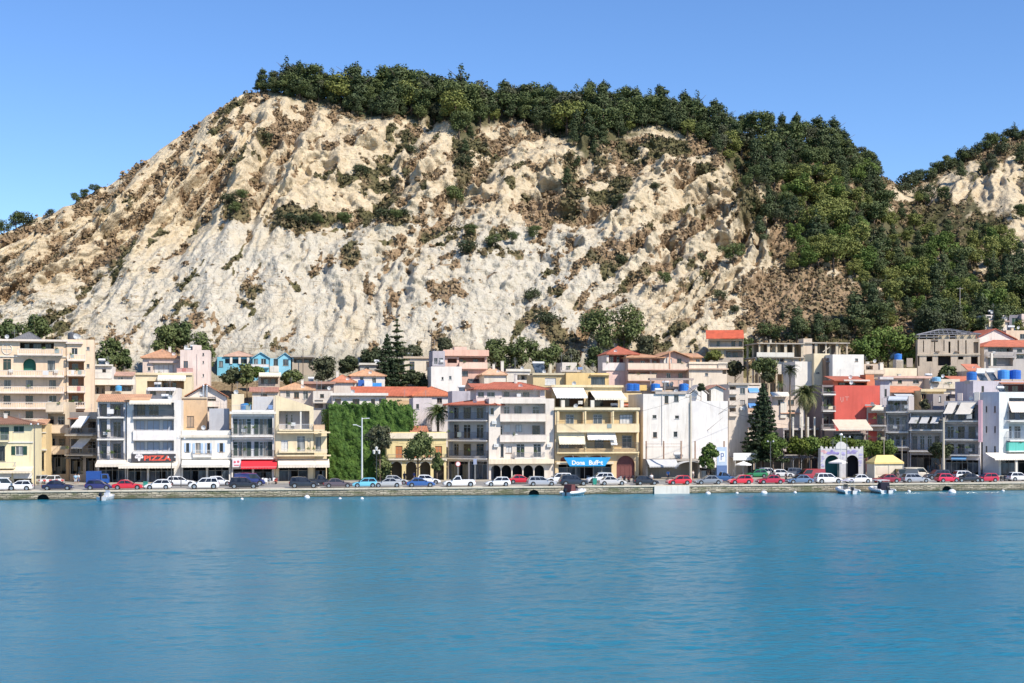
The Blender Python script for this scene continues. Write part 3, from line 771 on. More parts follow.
        if u1-u0 > 2.5 and s.r.random() < .75:
            for i in range(s.r.randint(1, 3)):
                x = s.r.uniform(u0+.3, u1-.5); k = s.r.random(); bb = MB()
                if k < .55:
                    for q in range(46):
                        c_ = Vector((x+s.r.gauss(0, .16), y-.0+s.r.gauss(0, .13), w1-.05+abs(s.r.gauss(.1, .18)))); e1 = Vector((s.r.gauss(0, 1), s.r.gauss(0, 1), s.r.gauss(0, 1))).normalized()*.09; e2 = e1.orthogonal().normalized()*.06; bb.face((c_-e1, c_-e2, c_+e1, c_+e2))
                    bb.build('potted_plant', leafm('pot', (.04, .07, .02), (.12, .17, .05), 0), o, fix=False)
                elif k < .8:
                    l_ = s.r.uniform(.5, 1.1); bb.box(x, x+l_, y-.05, y-.02, w1-s.r.uniform(.5, .9), w1-.02); bb.build('hung_laundry', cloth(s.r.choice([(.7, .68, .66), (.5, .2, .18), (.2, .3, .5), (.66, .58, .4), (.3, .35, .33)])), o)
                else:
                    bb.box(x, x+.7, v0-.5, v0-.03, z0+.6, z0+1.15); bb.build('air_conditioner', flat((.64, .64, .62), .45), o)
        return o
    def awn(s, x0, x1, y0, y1, out=1.6, col=WHITE, v0=0, val=.25, name='awning', dy=None, stripes=None, skew=0):
        u0, u1, w0, w1 = s.rc(x0, x1, y0, y1); b = MB()
        n = 7
        for i in range(n):
            pa, pb = i/n, (i+1)/n
            def P(u, q, dz=0): return (u + skew*q, v0-.03-out*q, w1+(w0+val-w1)*q - .10*math.sin(math.pi*q)*min(1, out*.6) + dz)
            b.face((P(u0, pa), P(u1, pa), P(u1, pb), P(u0, pb))); b.face((P(u0, pb, -.02), P(u1, pb, -.02), P(u1, pa, -.02), P(u0, pa, -.02)))
        k = max(3, int((u1-u0)/.45))
        for i in range(k):
            a = u0+(u1-u0)*i/k + skew; c = u0+(u1-u0)*(i+1)/k + skew
            b.face(((a, v0-.03-out, w0+val), (c, v0-.03-out, w0+val), (c-.02, v0-.03-out-.01, w0+.03), ((a+c)/2, v0-.03-out-.01, w0), (a+.02, v0-.03-out-.01, w0+.03)))
        o = b.build(name, cloth(col), s.root, fix=False)
        b = MB()
        for u_ in (u0+.08, u1-.08):
            b.bar((u_, v0-.02, max(w0-.35, w1-1.2)), (u_+skew, v0-out, w0+val-.04), .025, 5)
        b.bar((u0+skew, v0-out-.02, w0+val-.04), (u1+skew, v0-out-.02, w0+val-.04), .03, 5)
        b.build('awning_frame', flat((.55, .55, .55), .4), o)
        return o
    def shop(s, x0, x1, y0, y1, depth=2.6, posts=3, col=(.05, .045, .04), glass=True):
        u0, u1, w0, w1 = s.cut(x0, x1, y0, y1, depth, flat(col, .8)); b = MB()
        for i in range(posts+1):
            x = u0+.02+(u1-u0-.12)*i/posts; b.box(x, x+.08, .42, .5, w0, w1-.02)
        b.box(u0, u1, .43, .49, w1-.55, w1-.48)
        o = b.build('shop_front', flat(s.r.choice([(.16, .15, .14), (.30, .29, .27), (.12, .08, .05)]), .5), s.root)
        if glass:
            for q0, q1 in ((u0+.1, u0+(u1-u0)*.42), (u0+(u1-u0)*.66, u1-.1)): b = MB(); b.box(q0, q1, .45, .47, w0+.5, w1-.56); b.build('pane', glassm(2), o)
        b = MB()
        for i in range(5):
            x = s.r.uniform(u0+.4, u1-1); h = s.r.uniform(.6, 1.3); b.box(x, x+s.r.uniform(.4, .9), 1.2+.25*i, 1.6+.25*i, w0, w0+h)
        b.build('counter', flat(s.r.choice([(.35, .3, .22), (.5, .5, .48), (.2, .25, .3)]), .6), o)
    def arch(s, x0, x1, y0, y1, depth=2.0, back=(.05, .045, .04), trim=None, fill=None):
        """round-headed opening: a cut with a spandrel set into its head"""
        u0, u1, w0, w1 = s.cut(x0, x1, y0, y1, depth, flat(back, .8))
        um = (u0+u1)/2; r_ = (u1-u0)/2; rz = min(r_, (w1-w0)*.6); b = MB()
        pts = [(u0+.002, w1-.001)] + [(um - (r_-.01)*math.cos(t), w1-.03-rz + rz*math.sin(t)) for t in np.linspace(0, math.pi, 15)] + [(u1-.002, w1-.001)]
        for i in range(len(pts)-1):
            a, c_ = pts[i], pts[i+1]
            if abs(a[0]-c_[0]) < 1e-4: continue
            b.prism([(a[0], a[1]), (c_[0], c_[1]), (c_[0], w1-.0015), (a[0], w1-.0015)], 'y', .004, .35)
        b.build('arch', trim and wallm(trim) or s.wm, s.root)
        if fill:
            b = MB(); b.box(u0, u1, .5, .56, w0, w1)
            for q in (.25, .5, .75): b.box(u0+(u1-u0)*q-.03, u0+(u1-u0)*q+.03, .46, .499, w0, w1)
            b.box(u0, u1, .44, .498, w1-rz-.1, w1-rz)
            b.build('door', flat(fill, .6), s.root)
    def box(s, name, x0, x1, y0, y1, v0, v1, m, parent=None):
        u0, u1, w0, w1 = s.rc(x0, x1, y0, y1); b = MB(); b.box(u0, u1, v0, v1, w0, w1)
        return b.build(name, m, parent or s.root)
    def cornice(s, y0, y1, out=.15, x0=None, x1=None, col=None):
        u0, u1 = (-out*.5, s.W+out*.5) if x0 is None else (s.u(x0), s.u(x1)); xm = (s.px0+s.px1)/2
        b = MB(); b.box(u0, u1, -out, -.004, s.w(xm, y1), s.w(xm, y0)); return b.build('cornice', wallm(col or WHITE), s.root)
    # ---- roofs
    def hip(s, x0, x1, ye, yr, col=TERRA, ov=.45, v0=0, v1=None, th=.16):
        u0, u1 = s.u(x0)-ov*.3, s.u(x1)+ov*.3; xm = (x0+x1)/2; ze, zr = s.w(xm, ye), s.w(xm, yr); va, vb = v0-ov, (v1 or s.D)+ov
        hd = min((vb-va)/2, (u1-u0)/2-.01); vm = (va+vb)/2
        zr = ze + (zr-ze) * 1.02
        A, B_, C_, D_ = (u0, va, ze), (u1, va, ze), (u1, vb, ze), (u0, vb, ze); e, f = (u0+hd, vm, zr), (u1-hd, vm, zr)
        b = MB(); b.face((A, B_, f, e)); b.face((B_, C_, f)); b.face((C_, D_, e, f)); b.face((D_, A, e))
        for p, q in ((A, B_), (B_, C_), (C_, D_), (D_, A)): b.face((p, q, (q[0], q[1], q[2]-th), (p[0], p[1], p[2]-th)))
        b.face([(p[0], p[1], p[2]-th) for p in (D_, C_, B_, A)])
        for p, q in ((e, f), (A, e), (B_, f)): b.bar(Vector(p)+Vector((0,0,.02)), Vector(q)+Vector((0,0,.02)), .09, 5)
        s.flatroof = False; return b.build('roof', tile(col), s.root)
    def shed(s, x0, x1, ye, yr, col=TERRA, ov=.5, v0=0, v1=None, th=.14):
        """single pitch rising away from the front"""
        u0, u1 = s.u(x0), s.u(x1); xm = (x0+x1)/2; ze, zr = s.w(xm, ye), s.w(xm, yr); va, vb = v0-ov, v1 or s.D*.55
        b = MB(); b.slab(((u0, va, ze), (u1, va, ze), (u1, vb, zr), (u0, vb, zr)), th)
        n = int((u1-u0)/.5)
        return b.build('roof', tile(col), s.root)
    def gable(s, x0, x1, ye, yr, col=TERRA, ov=.5, v0=0, v1=None, th=.16, face=None):
        """ridge runs away from the camera: gable end to the front"""
        u0, u1 = s.u(x0), s.u(x1); um = (u0+u1)/2; xm = (x0+x1)/2; ze, zr = s.w(xm, ye), s.w(xm, yr); va, vb = v0-ov, (v1 or s.D)+.2
        b = MB(); b.slab(((u0-.3, va, ze), (um, va, zr), (um, vb, zr), (u0-.3, vb, ze)), th); b.slab(((um, va, zr+.004), (u1+.3, va, ze), (u1+.3, vb, ze), (um, vb, zr+.004)), th)
        o = b.build('roof', tile(col), s.root)
        b = MB(); b.prism([(u0+.03, s.H-.02), (u1-.03, s.H-.02), (u1-.03, ze-th-.02), (um, zr-th-.04), (u0+.03, ze-th-.02)] if ze-th-.02 > s.H else [(u0+.03, ze-th-.02), (u1-.03, ze-th-.02), (um, zr-th-.04)], 'y', v0+.02, vb-.3)
        b.build('gable_wall', face and wallm(face) or s.wm, s.root); return o
    # ---- roof gear
    def tank(s, x, y, r=.5, h=1.0, v=2.0, col=(.02, .16, .52)):
        u_ = s.u(x); z = s.w(x, y) ; b = MB(); b.bar((u_, v, z), (u_, v, z+h), r, 14); b.bar((u_, v, z+h), (u_, v, z+h+.14), r*.96, 14, r*.3); b.smooth = False
        for q in (.25, .5, .75): b.bar((u_, v, z+h*q-.02), (u_, v, z+h*q+.02), r*1.03, 14)
        o = b.build('water_tank', flat(col, .4), s.root)
        b = MB(); b.box(u_-r, u_+r, v-r, v+r, s.H-.48 if z > s.H-.4 else z-.1, z-.003); b.build('tank_stand', flat(CONC, .8), o); return o
    def solar(s, x0, x1, y0, y1, v=2.0):
        u0, u1, w0, w1 = s.rc(x0, x1, y0, y1); b = MB(); d_ = (w1-w0)*1.0
        b.slab(((u0, v, w0), (u1, v, w0), (u1, v+d_, w1-.2), (u0, v+d_, w1-.2)), .08)
        o = b.build('solar_panel', glassm(2), s.root); b = MB(); b.bar((u0-.1, v+d_+.1, w1-.05), (u1+.1, v+d_+.1, w1-.05), .27, 10)
        for u_ in (u0+.1, u1-.1):
            for p_, q_ in (((u_, v+d_+.1, w1-.2), (u_, v+d_+.1, w0-.3)), ((u_, v, w0-.05), (u_, v, w0-.4))): k = MB(); k.bar(p_, q_, .03, 5); k.build('stand_leg', flat((.5, .5, .5), .4), o)
        b.build('boiler', flat((.68, .68, .68), .3), o); return o
    def dish(s, x, y, r=.4, v=.6):
        u_, z = s.u(x), s.w(x, y); b = MB(); n = 12
        c0 = (u_, v, z); ring = [(u_+r*math.cos(6.283*i/n), v-.14-.1*math.sin(6.283*i/n), z+r*math.sin(6.283*i/n)) for i in range(n)]
        for i in range(n): b.face((c0, ring[i], ring[(i+1) % n])); b.face((ring[(i+1) % n], ring[i], (u_, v+.02, z)))
        b.bar((u_, v, z), (u_, v+.15, z-.9), .03, 5); b.bar((u_, v, z-.2), (u_, v-.45, z-.05), .015, 4)
        return b.build('satellite_dish', flat((.66, .66, .65), .4), s.root, fix=False)
    def antenna(s, x, y0, y1, v=2.5):
        u_, z1 = s.u(x), s.w(x, y0); z0 = s.w(x, y1); b = MB(); b.bar((u_, v, z0), (u_, v, z1), .025, 5)
        for i in range(4):
            z = z1-.08-.22*i; l = .28+.1*i; b.bar((u_-l, v, z), (u_+l, v, z), .012, 4)
        b.bar((u_, v-.5, z1-.3), (u_, v+.5, z1-.3), .012, 4)
        return b.build('antenna', flat((.30, .30, .31), .5), s.root)
    def ac(s, x, y, v=0):
        u_, z = s.u(x), s.w(x, y); b = MB(); b.box(u_-.4, u_+.4, v-.34, v-.03, z, z+.56)
        for i in range(6): b.bar((u_-.08, v-.36, z+.28), (u_-.08+.2*math.cos(i*1.05), v-.36, z+.28+.2*math.sin(i*1.05)), .012, 4)
        b.box(u_-.3, u_-.24, v-.3, v-.002, z-.12, z-.004); b.box(u_+.24, u_+.3, v-.3, v-.002, z-.12, z-.004)
        return b.build('air_conditioner', flat((.66, .66, .64), .45), s.root)
    def chimney(s, x, y0, y1, v=2.0, w=.5, col=WHITE):
        u_, z1, z0 = s.u(x), s.w(x, y0), s.w(x, y1); b = MB(); b.box(u_-w/2, u_+w/2, v, v+w, z0, z1); b.box(u_-w/2-.06, u_+w/2+.06, v-.06, v+w+.06, z1+.003, z1+.09)
        return b.build('chimney', wallm(col), s.root)
    def sign(s, name, x0, x1, y0, y1, v, col, th=.1, rough=.5):
        return s.box(name, x0, x1, y0, y1, v-th, v, flat(col, rough))
    def text(s, txt, parent, x0, x1, y0, y1, v, col, name='lettering', ext=.02, bold=.012):
        cu = bpy.data.curves.new(name, 'FONT'); cu.body = txt; cu.extrude = ext; cu.offset = bold; cu.align_x = 'LEFT'
        o = bpy.data.objects.new(name, cu); COL.objects.link(o); o.parent = parent
        bpy.context.view_layer.update()
        u0, u1, w0, w1 = s.rc(x0, x1, y0, y1); dx, dy = o.dimensions.x, o.dimensions.y
        o.scale = ((u1-u0)/max(dx, .01), (w1-w0)/max(dy, .01), 1); o.rotation_euler = (R(90), 0, 0)
        o.location = (u0, v - ext - .004, w0); bpy.context.view_layer.update()
        me = bpy.data.meshes.new_from_object(o.evaluated_get(bpy.context.evaluated_depsgraph_get())); q = link(name, me, None, parent)
        me.materials.clear(); me.materials.append(flat(col, .5))
        q.location, q.rotation_euler, q.scale = o.location.copy(), o.rotation_euler.copy(), o.scale.copy()
        bpy.data.objects.remove(o); return q
    def done(s, roofmat=None, parapet=True):
        W, D, Hh = s.W, s.D, s.H; b = MB()
        ops = []
        us = sorted({0.03, W} | {o[0] for o in s.ops} | {o[1] for o in s.ops}); ws = sorted({0.0, Hh} | {o[2] for o in s.ops} | {o[3] for o in s.ops})
        for i in range(len(us)-1):
            if us[i+1]-us[i] < 1e-5: continue
            j = 0
            while j < len(ws)-1:
                um = (us[i]+us[i+1])/2; wm = (ws[j]+ws[j+1])/2
                if not any(o[0] < um < o[1] and o[2] < wm < o[3] for o in s.ops):
                    b.face(((us[i], 0, ws[j]), (us[i+1], 0, ws[j]), (us[i+1], 0, ws[j+1]), (us[i], 0, ws[j+1])))
                j += 1
        mats = [s.wm]
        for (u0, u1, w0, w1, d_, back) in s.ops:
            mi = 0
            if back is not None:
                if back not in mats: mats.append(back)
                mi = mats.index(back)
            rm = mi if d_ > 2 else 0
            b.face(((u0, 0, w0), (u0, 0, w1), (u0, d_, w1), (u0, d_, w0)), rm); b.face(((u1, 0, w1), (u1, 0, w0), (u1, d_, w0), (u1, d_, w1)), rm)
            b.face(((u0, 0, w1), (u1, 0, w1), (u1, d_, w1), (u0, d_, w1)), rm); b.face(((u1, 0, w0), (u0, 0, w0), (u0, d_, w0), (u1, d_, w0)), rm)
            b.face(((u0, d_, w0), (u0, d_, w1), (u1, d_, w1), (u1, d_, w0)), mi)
        b.face(((.03, D, 0), (.03, 0, 0), (.03, 0, Hh), (.03, D, Hh))); b.face(((W, 0, 0), (W, D, 0), (W, D, Hh), (W, 0, Hh))); b.face(((W, D, 0), (.03, D, 0), (.03, D, Hh), (W, D, Hh)))
        if s.flatroof and parapet:
            t, h = .18, .45
            o4 = ((.03, 0), (W, 0), (W, D), (.03, D)); i4 = ((.03+t, t), (W-t, t), (W-t, D-t), (.03+t, D-t))
            for i in range(4):
                j = (i+1) % 4
                b.face((o4[i]+(Hh,), o4[j]+(Hh,), i4[j]+(Hh,), i4[i]+(Hh,))); b.face((i4[i]+(Hh,), i4[j]+(Hh,), i4[j]+(Hh-h,), i4[i]+(Hh-h,)))
            k = MB(); k.face([p+(Hh-h+.001,) for p in i4]); k.build('roof', roofmat or wallm((.45, .42, .38)), s.root)
        else:
            b.face(((.03, 0, Hh), (W, 0, Hh), (W, D, Hh), (.03, D, Hh)))
        o = b.build('wall', mats, s.root, fix=False)
        q = s.r.random(); pm = s.px0 + (s.px1-s.px0)*s.r.uniform(.2, .8); py_t = HY - (s.z0+Hh-H)*F/s.Y0
        if q < .62 and W > 2: s.antenna(pm, py_t - s.r.uniform(8, 13), py_t + 1, min(3, D*.6))
        if s.flatroof and parapet and s.r.random() < .35 and W > 4: s.solar(pm-3, pm+3, py_t-5, py_t+1.5, min(2.5, D*.4))
        if W > 3 and s.r.random() < .4: s.dish(s.px0 + (s.px1-s.px0)*s.r.uniform(.15, .85), py_t - 3, .38, .8)
        if not s.flatroof and W > 4 and s.r.random() < .5: s.chimney(s.px0 + (s.px1-s.px0)*s.r.uniform(.25, .75), py_t - s.r.uniform(9, 11), py_t-1, D*.35, .5)
        return s.root
# ================================================================ THE TOWN: waterfront row, left to right
# pale yellow corner house
B = Bld('house', 'pale yellow house with dark green shutters and brown tiled roof beside the quay', -26, 33, 424, 16, wall=(.78, .70, .48), depth=9)
B.win(13.5, 24, 426, 432, 's'); B.win(15.5, 23, 446, 455, 'o', tone=1); B.win(0, 9, 427, 441, 's', sh=(.05, .09, .07)); B.win(-1, 5, 446, 461, 'w', tone=0); B.win(-16, -9, 446, 461, 'o')
B.bal(-26, 9, 434, 441.5, 'bars', 1.0); B.bal(-26, 16, 462, 468, 'bars', 1.5, rcol=(.4, .4, .4))
B.shop(-22, 11, 474, 488, posts=3); B.shop(14, 31.5, 479, 488, posts=2); B.awn(-24, 33.5, 466.5, 473, 1.8, CREAM, val=.35)
B.sign('fascia_board', 13.5, 32, 473, 478.5, -.02, (.74, .72, .68)); B.sign('fascia_board', -22, 11.5, 473, 477, -.02, (.72, .71, .68))
B.hip(-26, 34, 423.5, 416.5, BROWNT, ov=.8); B.cornice(441.5, 443); B.done()
# narrow ochre house
B = Bld('house', 'narrow ochre yellow house squeezed beside the pale yellow corner house', 36, 46, 424, 26, wall=(.74, .58, .34), depth=7)
B.win(38, 42.5, 428, 436, 's', sh=(.5, .38, .2)); B.win(39.5, 44, 452, 470, 'w', tone=0); B.cornice(432, 433); B.cornice(449, 450.5, .3)
B.shed(35, 47, 424, 419, ORANGE); B.done()
# beige flats with rounded balconies
B = Bld('apartment_building', 'beige flats with heavy plaster balconies up the side street', 46.5, 69, 402, 33, wall=(.62, .53, .42), depth=9)
B.loggia(48, 65, 414, 429, 1.2, ((49, 53), (57, 63)), tone=0); B.loggia(47.5, 66, 436, 451, 1.2, ((49, 54), (58, 64)), tone=0)
B.bal(46.5, 68.5, 425, 433, 'solid', 1.0, rcol=(.68, .57, .45)); B.bal(46.5, 70, 446, 454, 'solid', 1.2, rcol=(.68, .57, .45)); B.bal(46.5, 64, 404, 412, 'solid', .9, rcol=(.72, .62, .5))
B.shop(48, 66, 454.5, 474, posts=4); B.done()
# shaded flats with tilted awnings
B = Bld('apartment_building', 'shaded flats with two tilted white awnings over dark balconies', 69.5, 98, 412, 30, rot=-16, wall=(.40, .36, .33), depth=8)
B.loggia(71, 96, 419, 433, 1.3, ((73, 78), (84, 92)), tone=0); B.loggia(71, 96, 439, 453.5, 1.3, ((73, 78), (84, 92)), tone=0)
B.bal(69.5, 97.5, 428, 435.5, 'bars', 1.4, col=(.62, .58, .52)); B.bal(69.5, 97.5, 448, 455.5, 'bars', 1.4, col=(.62, .58, .52))
B.awn(79.5, 90, 416, 428, 1.7, (.78, .76, .70), skew=-.5); B.awn(80, 91.5, 438, 448.5, 1.7, (.78, .76, .70), skew=-.6)
B.shed(69, 80, 418.5, 412.5, TERRA); B.shop(70.5, 83, 458, 474, posts=3); B.shop(86, 96, 458, 474, posts=2); B.awn(69, 84, 455.5, 459, 1.2, DKGREY); B.done()
# peach hotel
B = Bld('hotel', 'large peach hotel with white balustraded balconies and grey slate pyramid roof', -34, 66, 340, 47, rot=13, wall=(.76, .60, .45), depth=12, cat='hotel')
B.loggia(20, 54, 341.5, 349, 2.4, ((23, 28), (32, 40), (44, 50)), col=(.10, .075, .06), tone=0)  # near-black back wall: the dark of the top loggia is painted in
B.bal(18, 63, 349, 355.5, 'balus', 1.0, col=(.74, .66, .6))
B.win(3, 11, 359, 370, 's', sh=(.03, .06, .05)); B.win(-22, -14, 359, 370, 's', sh=(.03, .06, .05)); B.win(47.5, 55, 360.5, 371, 'w', tone=1)
B.arch(23, 36, 358.5, 371, .8, back=(.02, .14, .10)); 
B.wins(((4, 11), (26, 33), (49, 56)), 380, 388, tone=1); B.wins(((3.5, 10.5), (25.5, 33), (49, 56.5)), 395.5, 403.5, tone=0); B.wins(((25.5, 33), (49, 56), (4, 10)), 411, 419, tone=0); B.wins(((26, 33), (50, 56)), 427, 436, tone=0)
B.wins(((-22, -15),), 380, 388, tone=1); B.wins(((-22, -15),), 395.5, 403.5, tone=0)
for yr, ys in ((370.5, 377), (386.5, 393.3), (402, 409)): B.bal(-34, 64.5, yr, ys, 'balus', 1.3, col=(.76, .66, .6))
B.bal(-34, 50, 418.5, 425, 'balus', 1.0, col=(.76, .66, .6))
# round ornament in the gable wall
u_, z_ = B.u(7), B.w(7, 349); b = MB()
for i in range(20):
    a0, a1 = 6.2832*i/20, 6.2832*(i+1)/20; b.bar((u_+.85*math.cos(a0), -.05, z_+.95*math.sin(a0)), (u_+.85*math.cos(a1), -.05, z_+.95*math.sin(a1)), .08, 5)
b.box(u_-.05, u_+.05, -.06, -.004, z_-.9, z_+.9); b.box(u_-.8, u_-.06, -.06, -.004, z_-.05, z_+.05); b.box(u_+.06, u_+.8, -.06, -.004, z_-.05, z_+.05)
b.build('round_ornament', wallm(WHITE), B.root)
B.cornice(339.3, 341.3, .7, col=(.76, .68, .62)); B.cornice(355.8, 357, .18); B.flatroof = True
B.hip(11, 41, 339, 330.5, (.17, .165, .17), ov=.1, v0=2, v1=8); B.flatroof = True; B.done()
B = Bld('hotel_wing', 'peach right wing of the hotel with a stack of recessed balconies', 66.3, 94, 339.5, 48, rot=15, wall=(.78, .62, .47), depth=8, cat='hotel wing')
B.win(71.5, 77.5, 348, 354.5, 'w', tone=0)
for y0, y1, yr, ys in ((361.8, 370, 354.8, 360.8), (377, 386, 370.3, 376), (393.5, 405, 386.3, 392.5)):
    B.loggia(68.5, 84, y0, y1, 1.3, ((71.5, 78),), col=(.34, .19, .12), tone=0); B.bal(67.5, 85.5, yr, ys, 'balus', .9, col=(.76, .66, .6))  # brown recess walls carry the balcony shade in their colour
B.bal(67.5, 85.5, 402, 408.5, 'balus', .9, col=(.76, .66, .6)); B.win(86.5, 89.5, 347, 350, 'w', tone=1); B.cornice(342, 344, .5, x0=66, x1=83, col=(.70, .62, .58)); B.win(86.5, 89.5, 364, 368, 'w', tone=1); B.loggia(68.5, 84, 411, 422, 1.3, ((71.5, 78),), col=(.34, .19, .12), tone=0)
B.dish(76, 336, .5); B.tank(71, 339.5, .7, 1.3, 3, (.10, .10, .11)); B.done()
# PIZZA building
B = Bld('apartment_building', 'white grey flats with lettered pizza sign and terracotta roof edge', 97.5, 126.5, 401, 22.4, wall=(.62, .62, .66), depth=9)
for y0, y1 in ((402.5, 416), (418.6, 437.5), (440.5, 459)):
    B.loggia(99, 107, y0, y1, 1.5, ((100.5, 105.5),), col=(.46, .48, .56), tone=2); B.loggia(110, 123.5, y0, y1, 1.5, ((112.5, 120),), col=(.46, .48, .56), tone=0)  # bluish recess walls, with the shade mixed into the tint
for yr, ys in ((409, 418), (431.5, 439.8), (453, 461.2)): B.bal(97.5, 124.5, yr, ys, 'bars', .75, col=(.72, .71, .70), rcol=(.06, .06, .07))
B.shop(99, 125, 467, 487, posts=4); B.awn(97, 127, 459.8, 466.5, 2.6, (.74, .66, .55), val=.45); B.shed(96.5, 150, 401, 393.5, ORANGE, ov=.7, v1=5); B.done()
PIZ = B
B2 = Bld('apartment_building', 'white flats over the black signboard reading PIZZA in red', 126.8, 181, 400, 22, wall=(.74, .73, .73), depth=9)
B = B2
B.loggia(133.5, 174, 402.5, 416, 2.2, ((136, 144), (148, 158)), col=(.50, .52, .57), tone=0); B.bal(133, 174.5, 410, 418.3, 'bars', .5, col=(.74, .70, .66), rcol=(.12, .12, .12))
for y0, y1, s0, s1, b0, b1 in ((419.5, 437, 420.5, 430.5, 430.5, 440), (441, 459, 442, 451.5, 451.2, 460.5)):
    B.loggia(133.5, 174, y0, y1, .9, (), col=(.64, .64, .66))
    for a, c in ((135.5, 144), (147, 159), (162.5, 172)): B.win(a, c, s0, s1, 's', v=.9, sh=(.40, .43, .49))
    B.bal(133.2, 174.3, b0, b1, 'solid' , .35, col=(.74, .72, .72), rcol=(.76, .74, .75))
B.shop(128, 147, 468, 487, posts=3); B.shop(149, 174, 468, 487, posts=4); B.awn(120, 178, 461.8, 467.8, 2.8, (.78, .70, .58), val=.4)
sg = B.sign('signboard', 131.5, 176, 453.8, 461.6, -.6, (.05, .045, .05)); B.text('PIZZA', sg, 144, 171, 455.2, 460.2, -.7, (.72, .10, .06), bold=.03)
b = MB(); u0, w0 = B.u(139.5), B.w(139.5, 457.8)
for i in range(5):
    a = math.pi*(i/4.0); b.bar((u0+.45*math.cos(a), -.72, w0+.15+.28*math.sin(a)), (u0+.45*math.cos(a), -.701, w0+.15+.28*math.sin(a)), .24, 8)
b.prism([(u0-.3, w0+.1), (u0+.3, w0+.1), (u0+.12, w0-.5), (u0-.12, w0-.5)], 'y', -.715, -.702); b.build('emblem', flat((.76, .72, .72), .5), sg)
B.awn(130, 172, 399, 404.5, 1.6, (.78, .68, .54), val=.3); B.cornice(397.5, 400, .5, x0=126, x1=150, col=(.66, .40, .26)); B.antenna(169, 378, 401); B.done()
# white house with pale blue shutters
B = Bld('house', 'small white two-storey house with pale blue open shutters over a restaurant', 181.2, 231, 430.5, 22.3, wall=(.76, .75, .73), depth=8)
B.win(186, 189, 443, 452, 'o', sh=LBLUE, tone=0); B.win(195.5, 200.5, 443, 453.5, 'o', sh=LBLUE, tone=1, fr=(.6, .42, .25)); B.win(207, 210, 443, 453.5, 'o', sh=LBLUE, tone=0); B.win(219.5, 223, 443, 452, 'o', sh=LBLUE, tone=0)
B.cornice(435, 437.5, .35, col=(.70, .66, .6)); B.cornice(457.5, 459, .25); B.bal(193, 212, 450, 457, 'bars', .5, rcol=(.7, .7, .7))
B.awn(182, 230, 459.5, 467, 2.2, (.72, .68, .60), val=.4); B.shop(183, 206, 467.5, 487, posts=3, col=(.02, .03, .045)); B.shop(208, 229, 467.5, 487, posts=3, col=(.02, .03, .045)); B.done()
# things on and behind its roof
B = Bld('roof_extension', 'grey sheet-metal roof room behind the white house with blue shutters', 209, 229, 408.5, 27.5, wall=(.44, .46, .52), depth=4, cat='roof room')
B.antenna(220, 400, 408); B.bal(208, 229.5, 425, 430.5, 'none', .3); B.done()
B = Bld('house', 'rough peach wall house with an unfinished brick side behind the pizza flats', 181.5, 207, 397, 30, wall=(.62, .45, .30), depth=7, dirt=.8)
B.win(187, 194, 416, 427, 's', sh=(.38, .28, .2)); B.cornice(397, 398.5, .2, col=BEIGE); B.done()
B = Bld('house', 'white gabled house with orange tiles and twin steel flue pipes', 187, 226, 396, 33, wall=(.76, .70, .66), depth=9)
B.loggia(199, 216, 396.5, 401.5, 1.4, ((202, 206), (209, 214)), tone=0); B.gable(186, 226, 396, 383.5, TERRA, ov=.6); b = MB()
for xx in (203.5, 207): b.bar((B.u(xx), -.5, B.w(xx, 432)), (B.u(xx), -.5, B.w(xx, 386)), .16, 8); b.bar((B.u(xx), -.5, B.w(xx, 385.9)), (B.u(xx), -.5, B.w(xx, 384.5)), .24, 8, .08)
b.build('flue_pipe', flat((.55, .55, .57), .3, .6), B.root); B.win(208, 214, 404, 409, 'w'); B.bal(196, 219, 401.3, 406.5, 'solid', .6); B.done()
# white flats with dark shutters
B = Bld('apartment_building', 'white flats with dark green shutters above a red awning', 231.3, 274.6, 411, 22.1, wall=(.76, .75, .76), depth=9)
for y0, y1 in ((416.5, 434.5), (439.5, 456.5)):
    B.loggia(232.5, 272.5, y0, y1, .9, (), col=(.60, .63, .70))
    for a in (238.5, 259.5):
        B.win(a, a+3.6, y0+2.5, y1-.4, 'w', v=.9, tone=2); B.win(a+4.2, a+7.6, y0+2.5, y1-.4, 'w', v=.9, tone=1)
        for q in (a-5.2, a+8.2): B.win(q, q+4.4, y0+2.3, y1-.4, 's', v=.86, sh=(.03, .055, .045))
B.bal(231.6, 273.2, 428, 436.6, 'bars', .6, col=(.76, .75, .74), rcol=(.10, .10, .10)); B.bal(231.6, 273.2, 450, 458.8, 'bars', .6, col=(.76, .75, .74), rcol=(.10, .10, .10))
B.cornice(411.5, 414, .5); B.shop(233, 252, 469, 487, posts=2); B.shop(254, 272, 469, 487, posts=2)
B.awn(241, 277, 459.6, 468.5, 2.2, (.66, .035, .05), val=.35); lg = B.sign('signboard', 232.5, 241, 458.5, 467, -.6, (.74, .68, .70)); b = MB()
u0, w0 = B.u(236.7), B.w(236.7, 462.8); b.bar((u0-.3, -.72, w0+.15), (u0-.3, -.701, w0+.15), .2, 8); b.bar((u0+.25, -.72, w0+.2), (u0+.25, -.701, w0+.2), .2, 8); b.box(u0-.4, u0+.4, -.72, -.701, w0-.45, w0-.3); b.build('emblem', flat((.62, .10, .14), .5), lg)
B.bal(232, 274, 405, 411.4, 'bars', .1, rcol=(.5, .5, .52)); B.tank(245.5, 411, .85, 1.15, 1.6, (.03, .25, .55)); B.done()
B = Bld('roof_extension', 'cream stair tower on the roof of the dark-shuttered white flats', 231.5, 244, 394, 26, wall=(.76, .66, .48), depth=3, cat='roof room'); B.dish(236, 392, .4); B.done()
B = Bld('roof_extension', 'pale grey roof room beside the blue tank above the dark-shuttered flats', 253, 273.5, 396.5, 26.5, wall=(.60, .61, .66), depth=4, cat='roof room'); B.antenna(262, 388, 397); B.done()
